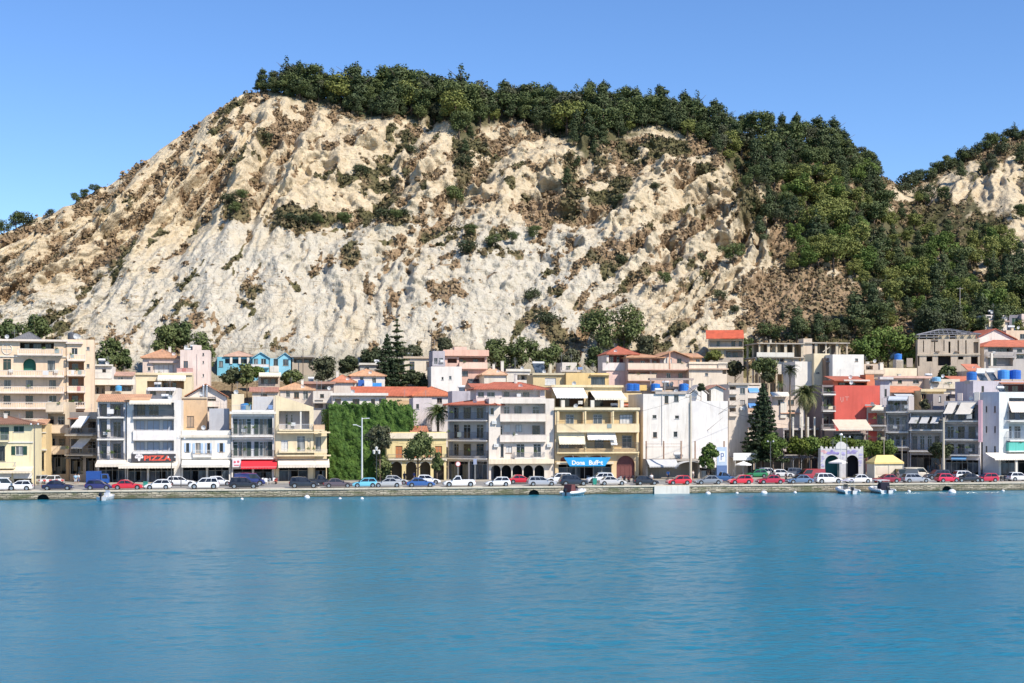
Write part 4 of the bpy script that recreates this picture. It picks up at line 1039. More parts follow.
# cream building with sloping roof
B = Bld('apartment_building', 'cream flats with sloping roof line and scalloped awning beside the ivy wall', 275.2, 313.8, 409.5, 21.8, wall=CREAM, depth=9)
B.loggia(279, 309.5, 411, 429, 1.7, ((285.5, 288), (291, 293)), col=(.42, .41, .43), tone=0); B.box('post', 300, 301.6, 411, 429, .1, .3, wallm(WHITE))
B.bal(277, 330, 424.5, 432.8, 'none', 1.0, col=(.78, .66, .46)); B.bal(313.5, 324.5, 425, 430.6, 'solid', .95, rcol=(.70, .50, .34)); B.bal(279, 312.5, 424, 430.6, 'bars', .9, rcol=(.6, .6, .6))
b = MB(); b.prism([(.04, B.H+.002), (B.W-.01, B.H+.002), (B.W-.01, B.w(313, 407)), (.04, B.w(276, 395))], 'y', .004, 5.5); b.build('roof', wallm((.78, .66, .46)), B.root); B.flatroof = False
B.win(281, 288, 440, 452, 'r'); B.win(297, 305, 436, 452, 'w', tone=1); B.bal(276.5, 330.5, 448, 455.8, 'none', 1.1, col=(.78, .66, .46))
B.bal(279, 327, 449, 452.4, 'bars', 1.0, rcol=(.72, .66, .55)); B.win(307.5, 310.5, 438, 452, 's', sh=CREAM)
B.shop(279, 308, 467.5, 487, posts=3); B.awn(278, 329, 459, 467.2, 2.3, (.76, .67, .56), val=.5); B.cornice(456.4, 459, .3, col=(.6, .46, .32)); B.done()
B = Bld('apartment_building', 'low cream annexe with white-framed veranda joined to the cream flats', 314, 327, 431, 22.4, wall=CREAM, depth=7)
B.win(315.5, 321, 437, 451, 'w', tone=1); B.shop(315, 326, 467.5, 487, posts=1); B.done()
# yellow arcaded house
B = Bld('house', 'yellow arcaded house with orange shutters half hidden by a street tree', 386.5, 446.5, 432, 22.6, wall=(.74, .62, .34), depth=9)
for a in (395.5, 410, 424, 435): B.win(a, a+7, 446, 458, 's', sh=(.55, .20, .07))
B.cornice(433, 438.5, .35, col=(.78, .70, .56)); B.cornice(459.5, 461, .2, col=(.76, .68, .55)); B.bal(388, 446, 454, 459.6, 'bars', .5, rcol=(.2, .2, .2), col=OFFW)
for a in (391.5, 406, 420, 433.5): B.arch(a, a+10.5, 461.5, 487, 2.2, back=(.20, .16, .11), trim=(.74, .68, .56))
B.shed(412, 431, 433, 426, TERRA, v0=3, v1=6); B.flatroof = True; B.done()
B = Bld('house', 'plain lilac-white wall house behind the palm and yellow arcaded house', 413, 432, 398, 34, wall=(.66, .60, .63), depth=7); B.win(416, 419, 404, 409, 'w'); B.done()
# corner building: left wing, its shade put into the greyer wall and recess colours
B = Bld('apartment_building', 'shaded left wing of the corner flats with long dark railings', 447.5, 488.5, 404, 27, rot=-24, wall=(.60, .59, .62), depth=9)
for y0, y1 in ((405, 419), (421.5, 438.8), (441.5, 456)):
    B.loggia(449, 486, y0, y1, 1.5, ((450.5, 455), (460, 467), (473, 480)), col=(.55, .55, .58), tone=0)
for yr, ys in ((412.5, 421), (432, 441), (450.5, 459)): B.bal(447.5, 488.5, yr, ys, 'bars', .9, col=(.60, .58, .57), rcol=(.05, .05, .055))
B.shop(449, 468, 461.5, 486, posts=4, col=(.08, .08, .1)); B.shop(470, 487, 461.5, 486, posts=3, col=(.08, .08, .1)); B.hip(447, 498, 404.5, 399.5, REDT, ov=1.0, v1=7); B.done()
# right wing
B = Bld('apartment_building', 'sunlit white pink corner flats with red tiled roof and arched ground floor', 488.8, 554.5, 398.5, 22, wall=(.74, .68, .63), depth=10)
B.loggia(500.5, 545.5, 403.5, 419.5, 1.5, ((505, 511), (516, 523), (534, 541)), col=(.66, .60, .57), tone=1); B.bal(499.5, 546, 414, 421.2, 'solid', .7, rcol=(.76, .68, .62))
B.loggia(500.5, 545.5, 422.5, 439.5, 1.1, ((501, 503.5), (533.5, 541)), col=(.66, .61, .59), tone=0); B.win(505, 511, 425, 432, 'r', v=1.1); B.win(517, 523, 425, 432, 'r', v=1.1); B.bal(499.5, 546, 435, 441.6, 'solid', .6, rcol=(.74, .68, .64))
B.win(500.6, 503.6, 444, 457, 'w', tone=0); B.win(516.5, 524.5, 444, 457.5, 'w', tone=0); B.win(533.5, 541, 444, 457.5, 'w', tone=0); B.win(506, 512, 446, 453, 'r')
B.bal(514, 544, 452, 458.6, 'bars', .7, rcol=(.45, .45, .45)); B.cornice(459, 463.6, .9, x0=488, x1=553, col=(.76, .68, .55))
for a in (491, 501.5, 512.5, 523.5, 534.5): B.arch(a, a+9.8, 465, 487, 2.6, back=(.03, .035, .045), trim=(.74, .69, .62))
B.win(490.5, 494, 408, 415, 'w'); B.ac(496, 447); B.ac(549, 447); B.ac(494, 424); B.done()
B = Bld('roof_extension', 'white penthouse with red hipped roof on the corner flats', 476, 545, 389, 26, wall=(.70, .64, .64), depth=7, cat='penthouse')
B.win(478, 484, 392, 397, 'w', tone=2); B.win(487, 495, 392, 397, 'w', tone=2); B.loggia(502, 540, 391, 397.8, .8, ((505, 510), (524, 530)), col=(.72, .66, .62), tone=1); B.hip(474, 547, 388.8, 382.2, REDT, ov=.8); B.bal(500, 544, 397.5, 401.5, 'solid', 1.4, rcol=(.74, .68, .66)); B.chimney(519, 374, 384, 3, .5); B.antenna(518, 372, 386); B.done()
# yellow flats with the blue banner
B = Bld('apartment_building', 'yellow flats with big white terrace awnings and light blue banner sign', 555, 639, 409, 21.8, wall=(.72, .56, .35), depth=10)
B.loggia(559.5, 583, 411.5, 429.3, 1.0, ((567, 575),), col=(.56, .44, .26), tone=2); B.loggia(586, 611, 411.5, 429.3, 1.0, ((594.5, 603.5),), col=(.56, .44, .26), tone=2); B.loggia(614, 636, 411.5, 429.3, 1.0, ((621, 634),), col=(.56, .44, .26), k='r')  # tan back walls: shade below the slab painted into the yellow
B.bal(556, 638, 424, 432, 'solid', .9, rcol=(.80, .66, .44), col=(.80, .69, .50))
B.loggia(558.5, 583, 433, 448.5, 1.0, ((562, 570),), col=(.36, .27, .17), tone=0); B.loggia(586, 611, 433, 448.5, 1.0, ((596, 605),), col=(.56, .44, .26), tone=0); B.loggia(614, 636, 433, 448.5, 1.0, ((623.5, 633),), col=(.62, .50, .30), tone=0)
B.bal(556, 638, 442.5, 453, 'bars', 1.0, rcol=(.12, .11, .10), col=(.78, .66, .42))
B.awn(558, 584, 431.5, 444.5, 1.05, (.80, .70, .50), val=.2); B.awn(586.5, 615, 431.5, 440, 1.05, (.80, .77, .72), val=.2); B.awn(609.5, 616, 438, 445, 1.05, (.80, .77, .72), val=.2)
for a in (557, 584.6, 612.3, 636.3): B.box('pilaster', a, a+1.5, 411, 455, -.14, -.004, wallm((.78, .66, .42)))
B.arch(560.5, 583, 455.5, 461.5, .3, back=(.20, .06, .04)); B.arch(587, 609, 455.5, 461.5, .3, back=(.20, .06, .04))
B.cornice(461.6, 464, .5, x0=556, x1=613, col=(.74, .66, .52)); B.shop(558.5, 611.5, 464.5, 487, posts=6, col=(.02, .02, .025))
B.arch(616.5, 635, 455.5, 487, 1.2, back=(.10, .03, .03), fill=(.16, .05, .045), trim=(.62, .44, .28))
u0, u1, w0, w1 = B.rc(562.5, 609, 457.2, 466); b = MB(); b.prism([(u0, w1), (u1, w1), (u1-1.0, w0), (u0+1.0, w0)], 'y', -1.25, -1.18)
bn = b.build('banner', flat((.02, .32, .66), .5), B.root); b = MB()
for q in (.2, .5, .8): b.bar((u0+(u1-u0)*q, -1.2, w1), (u0+(u1-u0)*q, -.02, w1+.8), .03, 5)
b.build('banner_bracket', flat((.6, .6, .6), .4), bn)
B.text('Dona', bn, 570, 583, 460, 464.4, -1.25, (.78, .80, .82), bold=.03); B.text('Buffet', bn, 587, 601, 459.7, 464.4, -1.25, (.78, .80, .82), bold=.03)
B.cornice(407.5, 410, .3, col=(.78, .70, .52)); B.done()
B = Bld('roof_extension', 'tan penthouse with dark terrace under the big white terrace awnings', 552, 622, 386.5, 27.5, wall=(.66, .54, .34), depth=6, cat='penthouse')
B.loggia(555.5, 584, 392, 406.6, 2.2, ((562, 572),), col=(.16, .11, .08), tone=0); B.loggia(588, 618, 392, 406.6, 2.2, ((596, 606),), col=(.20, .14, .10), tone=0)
B.awn(552, 583, 387, 398.6, 3.6, (.82, .80, .76), val=.3); B.awn(590, 621.5, 391, 400.3, 3.6, (.80, .74, .60), val=.35); B.cornice(385, 387.3, .4, col=(.74, .62, .42))
for a in (555.5, 584.5, 613.5): B.box('pier', a, a+3.4, 400.5, 409, -4.9, -4.3, wallm((.80, .76, .68)))
B.ac(580, 404); B.done()
# white blind-walled block
B = Bld('apartment_building', 'tall white block with tiny windows, the shorter stained left half', 643, 690.4, 394, 23.2, wall=(.77, .745, .72), depth=10, dirt=.45)
for a, y0, y1 in ((652.5, 415, 418.5), (675, 415.5, 418.8), (653, 432, 437.5), (673.5, 431.5, 437.2)): B.win(a, a+4, y0, y1, 'w', tone=0)
B.win(664.5, 668.5, 395.5, 403.5, 'w', tone=0, fr=(.4, .3, .2)); B.win(674, 678.5, 395, 401.5, 'w', tone=2)
B.box('cable_duct', 661.8, 662.4, 395, 445, -.12, -.003, flat((.66, .62, .58), .7)); B.shop(645, 689, 467.5, 487, posts=6, col=(.035, .035, .04)); B.cornice(391.5, 394, .3, x0=655, x1=686, col=(.5, .45, .42)); B.done()
B = Bld('apartment_building', 'tall white block with bare upper wall, right half behind the street tree', 690.8, 728, 401, 23, wall=(.78, .76, .755), depth=10, dirt=.3)
B.shop(693, 727, 467.5, 487, posts=4, col=(.04, .04, .045)); B.gable(694, 711, 393, 384.5, (.62, .54, .48), ov=.12, v0=2.2, v1=5); B.flatroof = True; B.done()
B = Bld('roof_extension', 'small white gabled roof house with open porch above the white block', 711, 723.5, 388.5, 25.5, wall=(.76, .74, .70), depth=4, cat='roof room'); B.gable(708, 724, 389, 384.5, (.52, .26, .18), ov=.4); B.loggia(711.8, 722.8, 401, 405, 1.2, ()); B.done()
# concrete frame and awning in front of the white block
B = Bld('shop_veranda', 'rusty pillared shop front with grey arched canopy below the white block', 646, 700, 459, 20.0, wall=(.40, .37, .34), depth=2.4, cat='shop canopy')
B.cut(648, 698, 461, 487, 2.2)
for a in (647, 664.5, 682, 696, 725): u_ = B.u(a); b = MB(); b.box(u_-.1, u_+.1, .4, .6, B.H-.02, B.w(a, 441)); b.build('pillar', wallm((.36, .24, .18), .8), B.root)
b = MB()
for y in (444, 447): b.box(B.u(647), B.u(682), .45, .5, B.w(660, y)-.03, B.w(660, y)+.03)
b.build('rail', flat((.35, .25, .2), .8), B.root)
B.awn(646.5, 676, 459.5, 467, 1.8, (.52, .52, .52), val=.3); b = MB(); pts = []
u0, u1 = B.u(672), B.u(702); wb, wt = B.w(687, 468), B.w(687, 461)
for i in range(13): t = math.pi*i/12; pts.append(((u0+u1)/2-(u1-u0)/2*math.cos(t), wb+(wt-wb)*math.sin(t)))
for i in range(12): b.slab(((pts[i][0], -2.6, pts[i][1]), (pts[i+1][0], -2.6, pts[i+1][1]), (pts[i+1][0], -.05, pts[i+1][1]), (pts[i][0], -.05, pts[i][1])), .04)
b.build('arched_canopy', cloth((.56, .56, .55)), B.root); B.done()
# grey side house right of the block
B = Bld('apartment_building', 'narrow cream grey flats with small side balconies behind the parking sign', 728.5, 748, 384, 32, wall=(.66, .60, .55), depth=8)
for y0, y1, yr, ys in ((386, 391, 390, 394), (397, 402, 401, 405), (408, 414, 412, 416)): B.loggia(729.5, 736, y0, y1, 1.0, (), col=(.25, .22, .2)); B.bal(728.5, 737, yr, ys, 'solid', .5)
B.win(740, 745, 388, 394, 'w'); B.win(740, 745, 400, 405, 's', sh=(.4, .38, .36)); B.cornice(383, 385, .4, col=(.45, .40, .36)); B.ac(742, 410); B.done()
B = Bld('house', 'low pink roofed house behind the dark conifer and round bush', 727, 760, 428, 39, wall=(.64, .56, .50), depth=8); B.shed(727, 748, 428, 420, (.50, .26, .20), v1=5); B.win(729, 738, 452, 459, 'w', tone=0); B.win(742, 748, 432, 438, 'w'); B.done()
B = Bld('house', 'white flats with blue awning blinds left of the dark conifer', 746, 760, 386, 50, wall=(.72, .66, .60), depth=8); B.awn(748, 758, 388, 393, .8, (.12, .32, .62), val=.2); B.awn(748, 758, 403, 408, .8, (.10, .26, .60), val=.2); B.bal(746.5, 759, 393, 398, 'solid', .8); B.bal(746.5, 759, 408.5, 413.5, 'solid', .8, rcol=(.64, .46, .36)); B.done()
# ================================================================ THE TOWN: right part
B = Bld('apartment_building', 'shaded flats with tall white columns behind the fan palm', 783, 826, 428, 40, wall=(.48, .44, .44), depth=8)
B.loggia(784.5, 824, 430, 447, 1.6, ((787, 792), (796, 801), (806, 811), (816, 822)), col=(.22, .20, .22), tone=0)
for a in (791.5, 800.2, 806.5, 813): B.box('column', a, a+1.5, 417, 449, -.5, -.2, wallm(WHITE))
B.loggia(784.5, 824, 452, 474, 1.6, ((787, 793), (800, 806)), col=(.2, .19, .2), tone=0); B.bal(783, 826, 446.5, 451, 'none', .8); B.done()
B = Bld('house', 'white flat-roofed house with pink wall behind the tall thin palm', 772, 800, 396, 44, wall=(.70, .60, .54), depth=8); B.win(778, 783, 400, 405, 'w'); B.win(788, 794, 400, 405, 'w'); B.awn(770, 788, 392, 397, 1.2, (.74, .66, .56)); B.box('white_wall', 780, 786, 402, 418, -.3, -.004, wallm(WHITE)); B.win(788, 795, 410, 418, 'w', tone=0); B.shed(780, 800, 413, 407, (.62, .36, .24)); B.flatroof = True; B.done()
B = Bld('apartment_building', 'red painted block with bare wall and red tiled terrace roof', 834.5, 880, 385.5, 38, wall=(.62, .125, .10), depth=9, dirt=.25)
B.box('wall_mark', 840.3, 841, 397, 400.5, -.03, -.003, flat((.64, .30, .25), .8)); B.box('wall_mark', 842.6, 843.3, 397, 401.5, -.03, -.003, flat((.64, .30, .25), .8)); B.box('wall_mark', 844.8, 849, 396.6, 397.2, -.03, -.003, flat((.64, .30, .25), .8)); B.box('wall_mark', 846.6, 847.2, 397.3, 400.5, -.03, -.003, flat((.64, .30, .25), .8))
B.box('wall_mark', 841.3, 842.2, 400.6, 402.2, -.03, -.003, flat((.64, .30, .25), .8))
B.done()
B = Bld('roof_extension', 'terracotta tiled terrace room on top of the red painted block', 833, 875, 380, 41, wall=(.60, .20, .12), depth=5, cat='roof room'); B.loggia(838, 867, 381, 385.2, 1.4, ((842, 848), (852, 858)), col=(.15, .08, .07), tone=0); B.shed(832, 867, 380.5, 375.5, REDT, v1=4, ov=.9); B.box('chimney_block', 866.5, 875, 374.5, 380, .4, 3, wallm((.58, .22, .12))); B.cornice(379.8, 381.3, .9, x0=842, x1=868, col=(.76, .70, .66)); B.flatroof = True; B.done()
B = Bld('apartment_building', 'dark balcony stack on the left side of the red painted block', 822, 834, 385, 38.6, wall=(.26, .22, .23), depth=8)
for y0, y1, yr, ys in ((387, 393, 391.5, 395), (397, 409, 406, 411.5), (414, 427, 424, 430)): B.loggia(823.5, 833, y0, y1, 1.2, ((826, 831),), tone=0); B.bal(821, 834, yr, ys, 'bars', .9, col=(.72, .70, .68))
B.done()
B = Bld('shop_veranda', 'beige sloping awning terrace below the red painted block', 834, 866, 431, 33, wall=(.36, .30, .28), depth=4.5, cat='terrace'); B.awn(832, 866, 419.5, 430.5, 3.0, (.58, .49, .38), val=.3); B.shop(836, 864, 433, 446, posts=4, depth=2); B.bal(833, 866, 431, 434, 'none', .8); B.done()
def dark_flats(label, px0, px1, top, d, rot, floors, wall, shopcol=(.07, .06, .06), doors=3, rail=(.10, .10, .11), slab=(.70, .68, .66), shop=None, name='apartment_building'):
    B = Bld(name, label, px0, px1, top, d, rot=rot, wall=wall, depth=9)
    w_ = px1-px0
    for y0, y1 in floors:
        B.loggia(px0+1.5, px1-1.5, y0, y1, 1.3, [(px0+2.5+(w_-4)*i/doors, px0+2.5+(w_-4)*(i+.62)/doors) for i in range(doors)], tone=None)
        B.bal(px0, px1, y1-6.2, y1+1.6, 'bars', 1.0, col=slab, rcol=rail)
    if shop: B.shop(px0+1.5, px1-1.5, shop[0], shop[1], posts=max(3, int(w_/6)), col=shopcol)
    return B
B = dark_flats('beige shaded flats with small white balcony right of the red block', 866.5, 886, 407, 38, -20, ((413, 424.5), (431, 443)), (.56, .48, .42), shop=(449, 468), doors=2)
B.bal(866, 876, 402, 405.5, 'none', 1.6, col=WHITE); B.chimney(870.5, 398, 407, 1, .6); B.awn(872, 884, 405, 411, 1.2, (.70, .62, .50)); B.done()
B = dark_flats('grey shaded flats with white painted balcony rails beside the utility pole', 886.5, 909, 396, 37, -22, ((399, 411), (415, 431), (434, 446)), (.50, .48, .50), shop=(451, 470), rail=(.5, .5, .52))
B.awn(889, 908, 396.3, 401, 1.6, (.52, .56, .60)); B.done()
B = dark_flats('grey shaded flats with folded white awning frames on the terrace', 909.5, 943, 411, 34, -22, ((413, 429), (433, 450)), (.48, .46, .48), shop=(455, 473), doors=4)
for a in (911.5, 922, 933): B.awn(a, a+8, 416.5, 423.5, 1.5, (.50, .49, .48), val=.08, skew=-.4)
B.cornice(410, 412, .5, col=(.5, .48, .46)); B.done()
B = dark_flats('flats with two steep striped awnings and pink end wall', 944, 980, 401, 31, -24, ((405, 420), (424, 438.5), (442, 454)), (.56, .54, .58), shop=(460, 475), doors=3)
B.awn(948.5, 957.5, 402.5, 414, 1.9, (.66, .60, .52), skew=-.7, val=.1); B.awn(961, 976, 402.5, 414.5, 1.9, (.66, .60, .52), skew=-.8, val=.1)
B.box('end_wall', 979, 982.5, 400, 442, -1.3, -.004, wallm((.74, .48, .56))); B.box('chimney_block', 957, 962, 393, 400.6, .5, 1.3, wallm((.7, .6, .58))); B.box('chimney_block', 974, 979, 392, 400.6, .5, 1.3, wallm((.74, .70, .66))); B.awn(952, 967, 455, 460, 1.5, (.10, .28, .52)); B.done()
B = Bld('apartment_building', 'windowed side wall of the tall corner flats at the right, shade painted blue grey', 982.5, 999, 392, 29.4, rot=-38, wall=(.48, .53, .62), depth=6)  # side of the white flats; its shade is in the blue-grey wall colour
for y0, y1 in ((406, 412.5), (426, 433), (446, 452.5)): B.wins(((985.5, 987.3), (994, 995.8)), y0, y1, tone=0)
B.done()
B = Bld('apartment_building', 'white corner flats with beige roller awning and turquoise balcony at right edge', 999, 1048, 392, 27, rot=13, wall=(.70, .74, .76), depth=9)
B.loggia(1009, 1046, 398, 419.5, 1.5, ((1012, 1019), (1024, 1032)), col=(.34, .36, .42), tone=0); B.bal(1007, 1047, 412, 421.5, 'bars', 1.0, col=(.72, .74, .75), rcol=(.05, .06, .09)); B.awn(1008, 1047, 401.5, 412.5, 1.1, (.78, .66, .56), val=.15)
B.loggia(1009, 1046, 423.5, 439, 1.5, ((1009.8, 1016), (1019, 1025)), col=(.50, .58, .66), tone=2); B.bal(1007, 1047, 431, 441, 'bars', 1.0, col=(.72, .74, .75), rcol=(.3, .35, .42)); B.win(1008, 1046, 443, 449, 'r'); B.bal(1006, 1047, 442.5, 451.5, 'solid', .9, col=(.6, .7, .7), rcol=(.12, .50, .46))
B.shop(1001, 1046, 460, 477, posts=5, col=(.03, .04, .045)); B.awn(985, 1048, 452.5, 459.5, 3.2, (.78, .72, .64), val=.3); B.box('post', 1006.5, 1008.5, 459.5, 477, -2.9, -2.6, wallm(WHITE)); B.done()
B = Bld('roof_extension', 'grey lilac penthouse with solar panels and blue tanks at the right edge', 973, 1030, 381, 36, wall=(.54, .52, .60), depth=7, cat='penthouse')
B.win(981.5, 984, 386, 392, 'w', tone=0); B.loggia(1003, 1028, 384.5, 392, 1.5, ((1006, 1012), (1016, 1022)), col=(.16, .08, .08), tone=0); B.shed(999, 1030, 383.2, 379, TERRA, v0=-.3, v1=3); B.flatroof = True
B.tank(977.5, 380, .95, 1.5, 2.2, (.03, .16, .50)); B.solar(985, 993, 372, 380, 1.8); B.solar(996, 1003, 371, 380, 1.8); B.tank(1009.5, 379, 1.1, 1.7, 2.2, (.08, .32, .75)); B.tank(1021, 379, 1.1, 1.7, 2.2, (.03, .14, .55)); B.box('white_screen', 986, 1010, 367.5, 371, 3.5, 3.7, wallm(WHITE)); B.done()
# ================================================================ THE TOWN: houses up the slope behind the waterfront
def house(label, px0, px1, top, d, wall, wins=(), roof=None, depth=7, rot=None, name='house', dark=None, **kw):
    B = Bld(name, label, px0, px1, top, d, wall=wall, depth=depth, rot=rot, **kw)
    for (a, c, y0, y1, k) in wins: B.win(a, c, y0, y1, k)
    if dark:
        for (a, c, y0, y1) in dark: B.loggia(a, c, y0, y1, 1.4, ((a+(c-a)*.15, a+(c-a)*.4), (a+(c-a)*.6, a+(c-a)*.85)), col=sc3(wall, .75))  # recess walls: darkened copy of the wall colour as painted shade
    if roof:
        k = roof[0]; getattr(B, k)(*roof[1:])
    return B
B = house('white flat house with dark terrace canopy beside the peach hotel', 94, 112, 366, 62, (.72, .70, .68), ((102, 106, 369, 376, 'w'),)); B.cornice(364.5, 366, .5); B.bal(94, 112, 373, 378.5, 'solid', 1.0); B.solar(97, 103, 359, 365); B.done()
B = house('long white canopy terrace over a dark carport by the hotel', 92.5, 133, 380, 57, (.70, .62, .52), dark=((94, 105, 385.5, 394), (110, 131, 386, 391))); B.cornice(379.5, 385, .9, col=(.78, .74, .68)); B.tank(119, 391, .6, .9, -.8, (.08, .35, .65)); B.done()
B = house('small white house peeking over the long white canopy', 113, 134, 375, 66, (.62, .58, .54), ((118, 123, 377, 381, 'w'),), ('shed', 113, 134, 375.5, 371, (.5, .3, .22))); B.done()
B = house('pink villa with orange tiled roof and white glazed veranda', 142.5, 180, 357, 82, (.72, .60, .54), ((147.5, 150.5, 367, 371, 'w'),), depth=9); B.hip(141.5, 180, 357.5, 348.5, ORANGE, ov=.6); B.loggia(153, 174, 363, 374, .6, (), col=(.74, .72, .68)); B.win(154, 173, 364.5, 373.5, 'r', v=.6); B.cornice(361, 363, .5, x0=149, x1=177, col=(.62, .50, .46)); B.bal(142, 180, 373.5, 378, 'solid', .8, rcol=(.74, .70, .60)); B.done()
B = house('tall pale pink stair tower house with three tiny windows', 180, 210, 350, 80, (.74, .63, .60), ((183.5, 188, 361, 368, 'b'), (202.5, 204, 353, 355.5, 'w'), (202.5, 204, 361, 363.5, 'w'), (202.5, 204, 374, 377, 'w')), depth=8); B.box('stair_head', 192.5, 201, 345, 350.2, .5, 3.2, B.wm); B.bal(177, 193, 368.5, 373, 'solid', 1.0, rcol=(.58, .36, .34)); B.box('drain_pipe', 196.8, 197.3, 354, 385, -.1, -.003, flat((.5, .42, .40), .6)); B.solar(184, 190, 348.5, 352, 1.5); B.done()
B = house('cream terrace house with brown roller blinds and white pergola', 133, 192, 374.5, 70, (.74, .66, .48), depth=8); B.loggia(147, 158, 381, 389, 1.2, (), col=(.40, .27, .18)); B.loggia(162, 184, 381, 389, 1.2, ((163, 168), (172, 176)), col=(.36, .24, .16), tone=0); B.awn(158, 186, 374.5, 381, 1.6, (.78, .74, .62), val=.4); B.cornice(372.8, 375, .3, col=(.74, .64, .46)); B.done()
B = house('white low roof terrace below the cream terrace house', 146, 180, 388, 60, (.74, .73, .74), ((150, 156, 391, 395, 'w'), (166, 172, 391, 395, 'w'))); B.awn(148, 176, 387.5, 391, 1.5, (.76, .75, .76), val=.3); B.done()
# sky blue villa
B = house('bright sky blue gabled villa, left wing with arcade', 217, 252, 357, 101, (.20, .52, .70), ((219, 223, 361, 367, 'w'),), depth=7); B.loggia(225, 250, 356.5, 363.5, 1.3, ((229, 233), (240, 244)), col=(.10, .12, .15), tone=0); B.hip(224, 254, 356, 350.5, (.56, .36, .26), ov=.4)
for a in (230, 238.5, 247): B.box('column', a, a+2.4, 357, 364, -.25, -.02, wallm(WHITE))
B.flatroof = True; B.done()
B = house('bright sky blue gabled villa, middle wing with two windows', 252.5, 269, 358, 100, (.20, .52, .70), ((253.5, 258, 358.5, 365, 'w'), (261, 266, 358.5, 365, 'w')), depth=7); B.gable(252.5, 269, 358, 352, (.22, .50, .66), ov=.3); B.bal(251, 269, 364.5, 368, 'solid', .6, rcol=(.72, .72, .74)); B.done()
B = house('bright sky blue gabled villa, white and blue right wing', 269.5, 291, 358.5, 100.5, (.26, .56, .74), ((273.5, 278, 358.8, 365.5, 'w'), (283, 288.5, 358.8, 365.5, 'w')), depth=7); B.gable(278, 292, 358.5, 352.5, (.22, .50, .66), ov=.3); B.box('white_bay', 269.6, 278.8, 366, 372, -.2, -.004, wallm(WHITE)); B.done()
B = house('weathered concrete cabin with flat roof right of the blue villa', 292, 314, 357, 101, (.46, .40, .33), dark=((294, 312, 358.5, 363),)); B.cornice(355.8, 357.3, .8, col=(.42, .39, .36)); B.done()
B = house('cream bar terrace below the blue villa with beige awning', 258, 280, 376, 78, (.56, .46, .38), dark=((261, 278, 377.5, 384),)); B.awn(259, 281, 372.5, 377, 1.4, (.74, .66, .50)); B.done()
# orange and red roofed houses in the middle left
B = house('low white house with broad pale orange hipped roof', 280, 313, 389.5, 66, (.70, .64, .58), ((286, 290, 391, 397, 'w'), (294, 299, 392, 398, 'b')), ('hip', 277, 315, 389.5, 382.5, (.62, .36, .20)), depth=8); B.win(303, 308, 391, 399, 'w'); B.done()
B = house('cream house with small brown roof beside the grey roof room', 252, 279, 392, 57, (.72, .64, .54), ((261, 267, 393.5, 396, 'b'),), ('shed', 249, 279, 391.5, 386.5, (.42, .20, .14))); B.done()
B = house('long dark-roofed shed in front of the red hipped roof', 305, 334, 384, 71, (.30, .24, .22), dark=((316, 331, 385.5, 389.5),)); B.cornice(381.5, 384, .6, col=(.38, .24, .20)); B.solar(309, 314, 377.5, 382); B.done()
B = house('white house with red hipped roof, left neighbour of the orange hipped house', 332, 353, 382, 76, (.70, .64, .60), (), ('hip', 331, 356, 382, 374.5, (.58, .23, .13)), depth=8); B.done()
B = house('white house with pale orange hipped roof and blue tarpaulin', 350.5, 385, 375.5, 78, (.74, .70, .66), ((360, 363.5, 377, 382, 'w'), (372, 376, 377.5, 383, 'w')), ('hip', 349.5, 386, 375.5, 368.5, (.66, .36, .20)), depth=8); B.sign('blue_tarpaulin', 358, 364, 380, 386, -.4, (.03, .12, .42)); B.sign('blue_tarpaulin', 371, 381.5, 383, 388.5, -.4, (.05, .28, .66)); B.box('white_slide', 364, 372, 381, 387.5, -1.2, -.9, flat((.74, .74, .76), .5)); B.done()
B = house('small white upper house behind the orange hipped roof with flat slab', 360, 385, 365, 92, (.48, .45, .42), ((364, 369, 367, 371, 'w'),)); B.cornice(363, 365, .5, col=(.66, .64, .60)); B.done()
B = house('cluttered white terrace house with open laundry roof', 313, 333, 391, 61, (.64, .60, .56), ((320, 324, 394, 398, 'w'), (325.5, 330, 404, 409, 'w'))); B.bal(313, 333, 398.5, 403, 'bars', 1.0, rcol=(.66, .66, .64)); B.antenna(317, 379, 391); B.antenna(322, 380, 391); B.loggia(314.5, 323, 400, 408, 1.2, (), col=(.30, .25, .22)); B.done()
B = house('long white low house with flat roof above the ivy wall', 332.5, 386, 394.5, 56, (.74, .72, .69), ((352.5, 359.5, 399, 406.5, 'b'), (371, 375, 399, 406.5, 'w'), (379, 384.5, 399, 406, 'b')), depth=8); B.loggia(335, 341, 399, 407.5, 1.2, (), col=(.52, .50, .48)); B.cornice(393, 395.6, .8, col=(.76, .74, .72)); B.done()
B = house('peach house end with wooden fence on its terrace', 386, 413, 398, 55, (.66, .52, .36), ((397, 402, 400, 404, 's'),)); B.bal(394, 414, 401, 408, 'solid', .6, rcol=(.62, .44, .26)); B.done()
B = house('long red tiled roof house in front of the tall norfolk pine', 358, 428, 396.5, 62, (.52, .42, .36), ((388, 392, 398, 403, 'w'), (395, 399, 398, 403, 'w')), ('shed', 352, 430, 395.5, 386, (.52, .14, .07)), depth=9); B.done()
B = house('white house with red hipped roof right of the long red roof', 414, 452, 396, 58, (.72, .69, .70), ((426, 431, 398.5, 404, 'w'), (437, 442, 398, 403, 'w')), ('hip', 412, 456, 395.5, 386.5, (.56, .17, .08)), depth=8); B.done()
B = house('white house with two shuttered doors behind the norfolk pine', 404, 433, 358, 101, (.74, .68, .58), ((409.5, 414.5, 361.5, 370.5, 'b'), (426, 430.5, 361.5, 370, 'b')), depth=7); B.cornice(356.5, 358.5, .4, col=(.58, .48, .38)); B.done()
B = house('tall plain white cube house below the pink roofed villa', 431, 462, 366.5, 77, (.78, .77, .76), ((441.5, 443.5, 377, 380, 'w'), (449, 451.5, 376, 379.5, 'w')), depth=7); B.done()
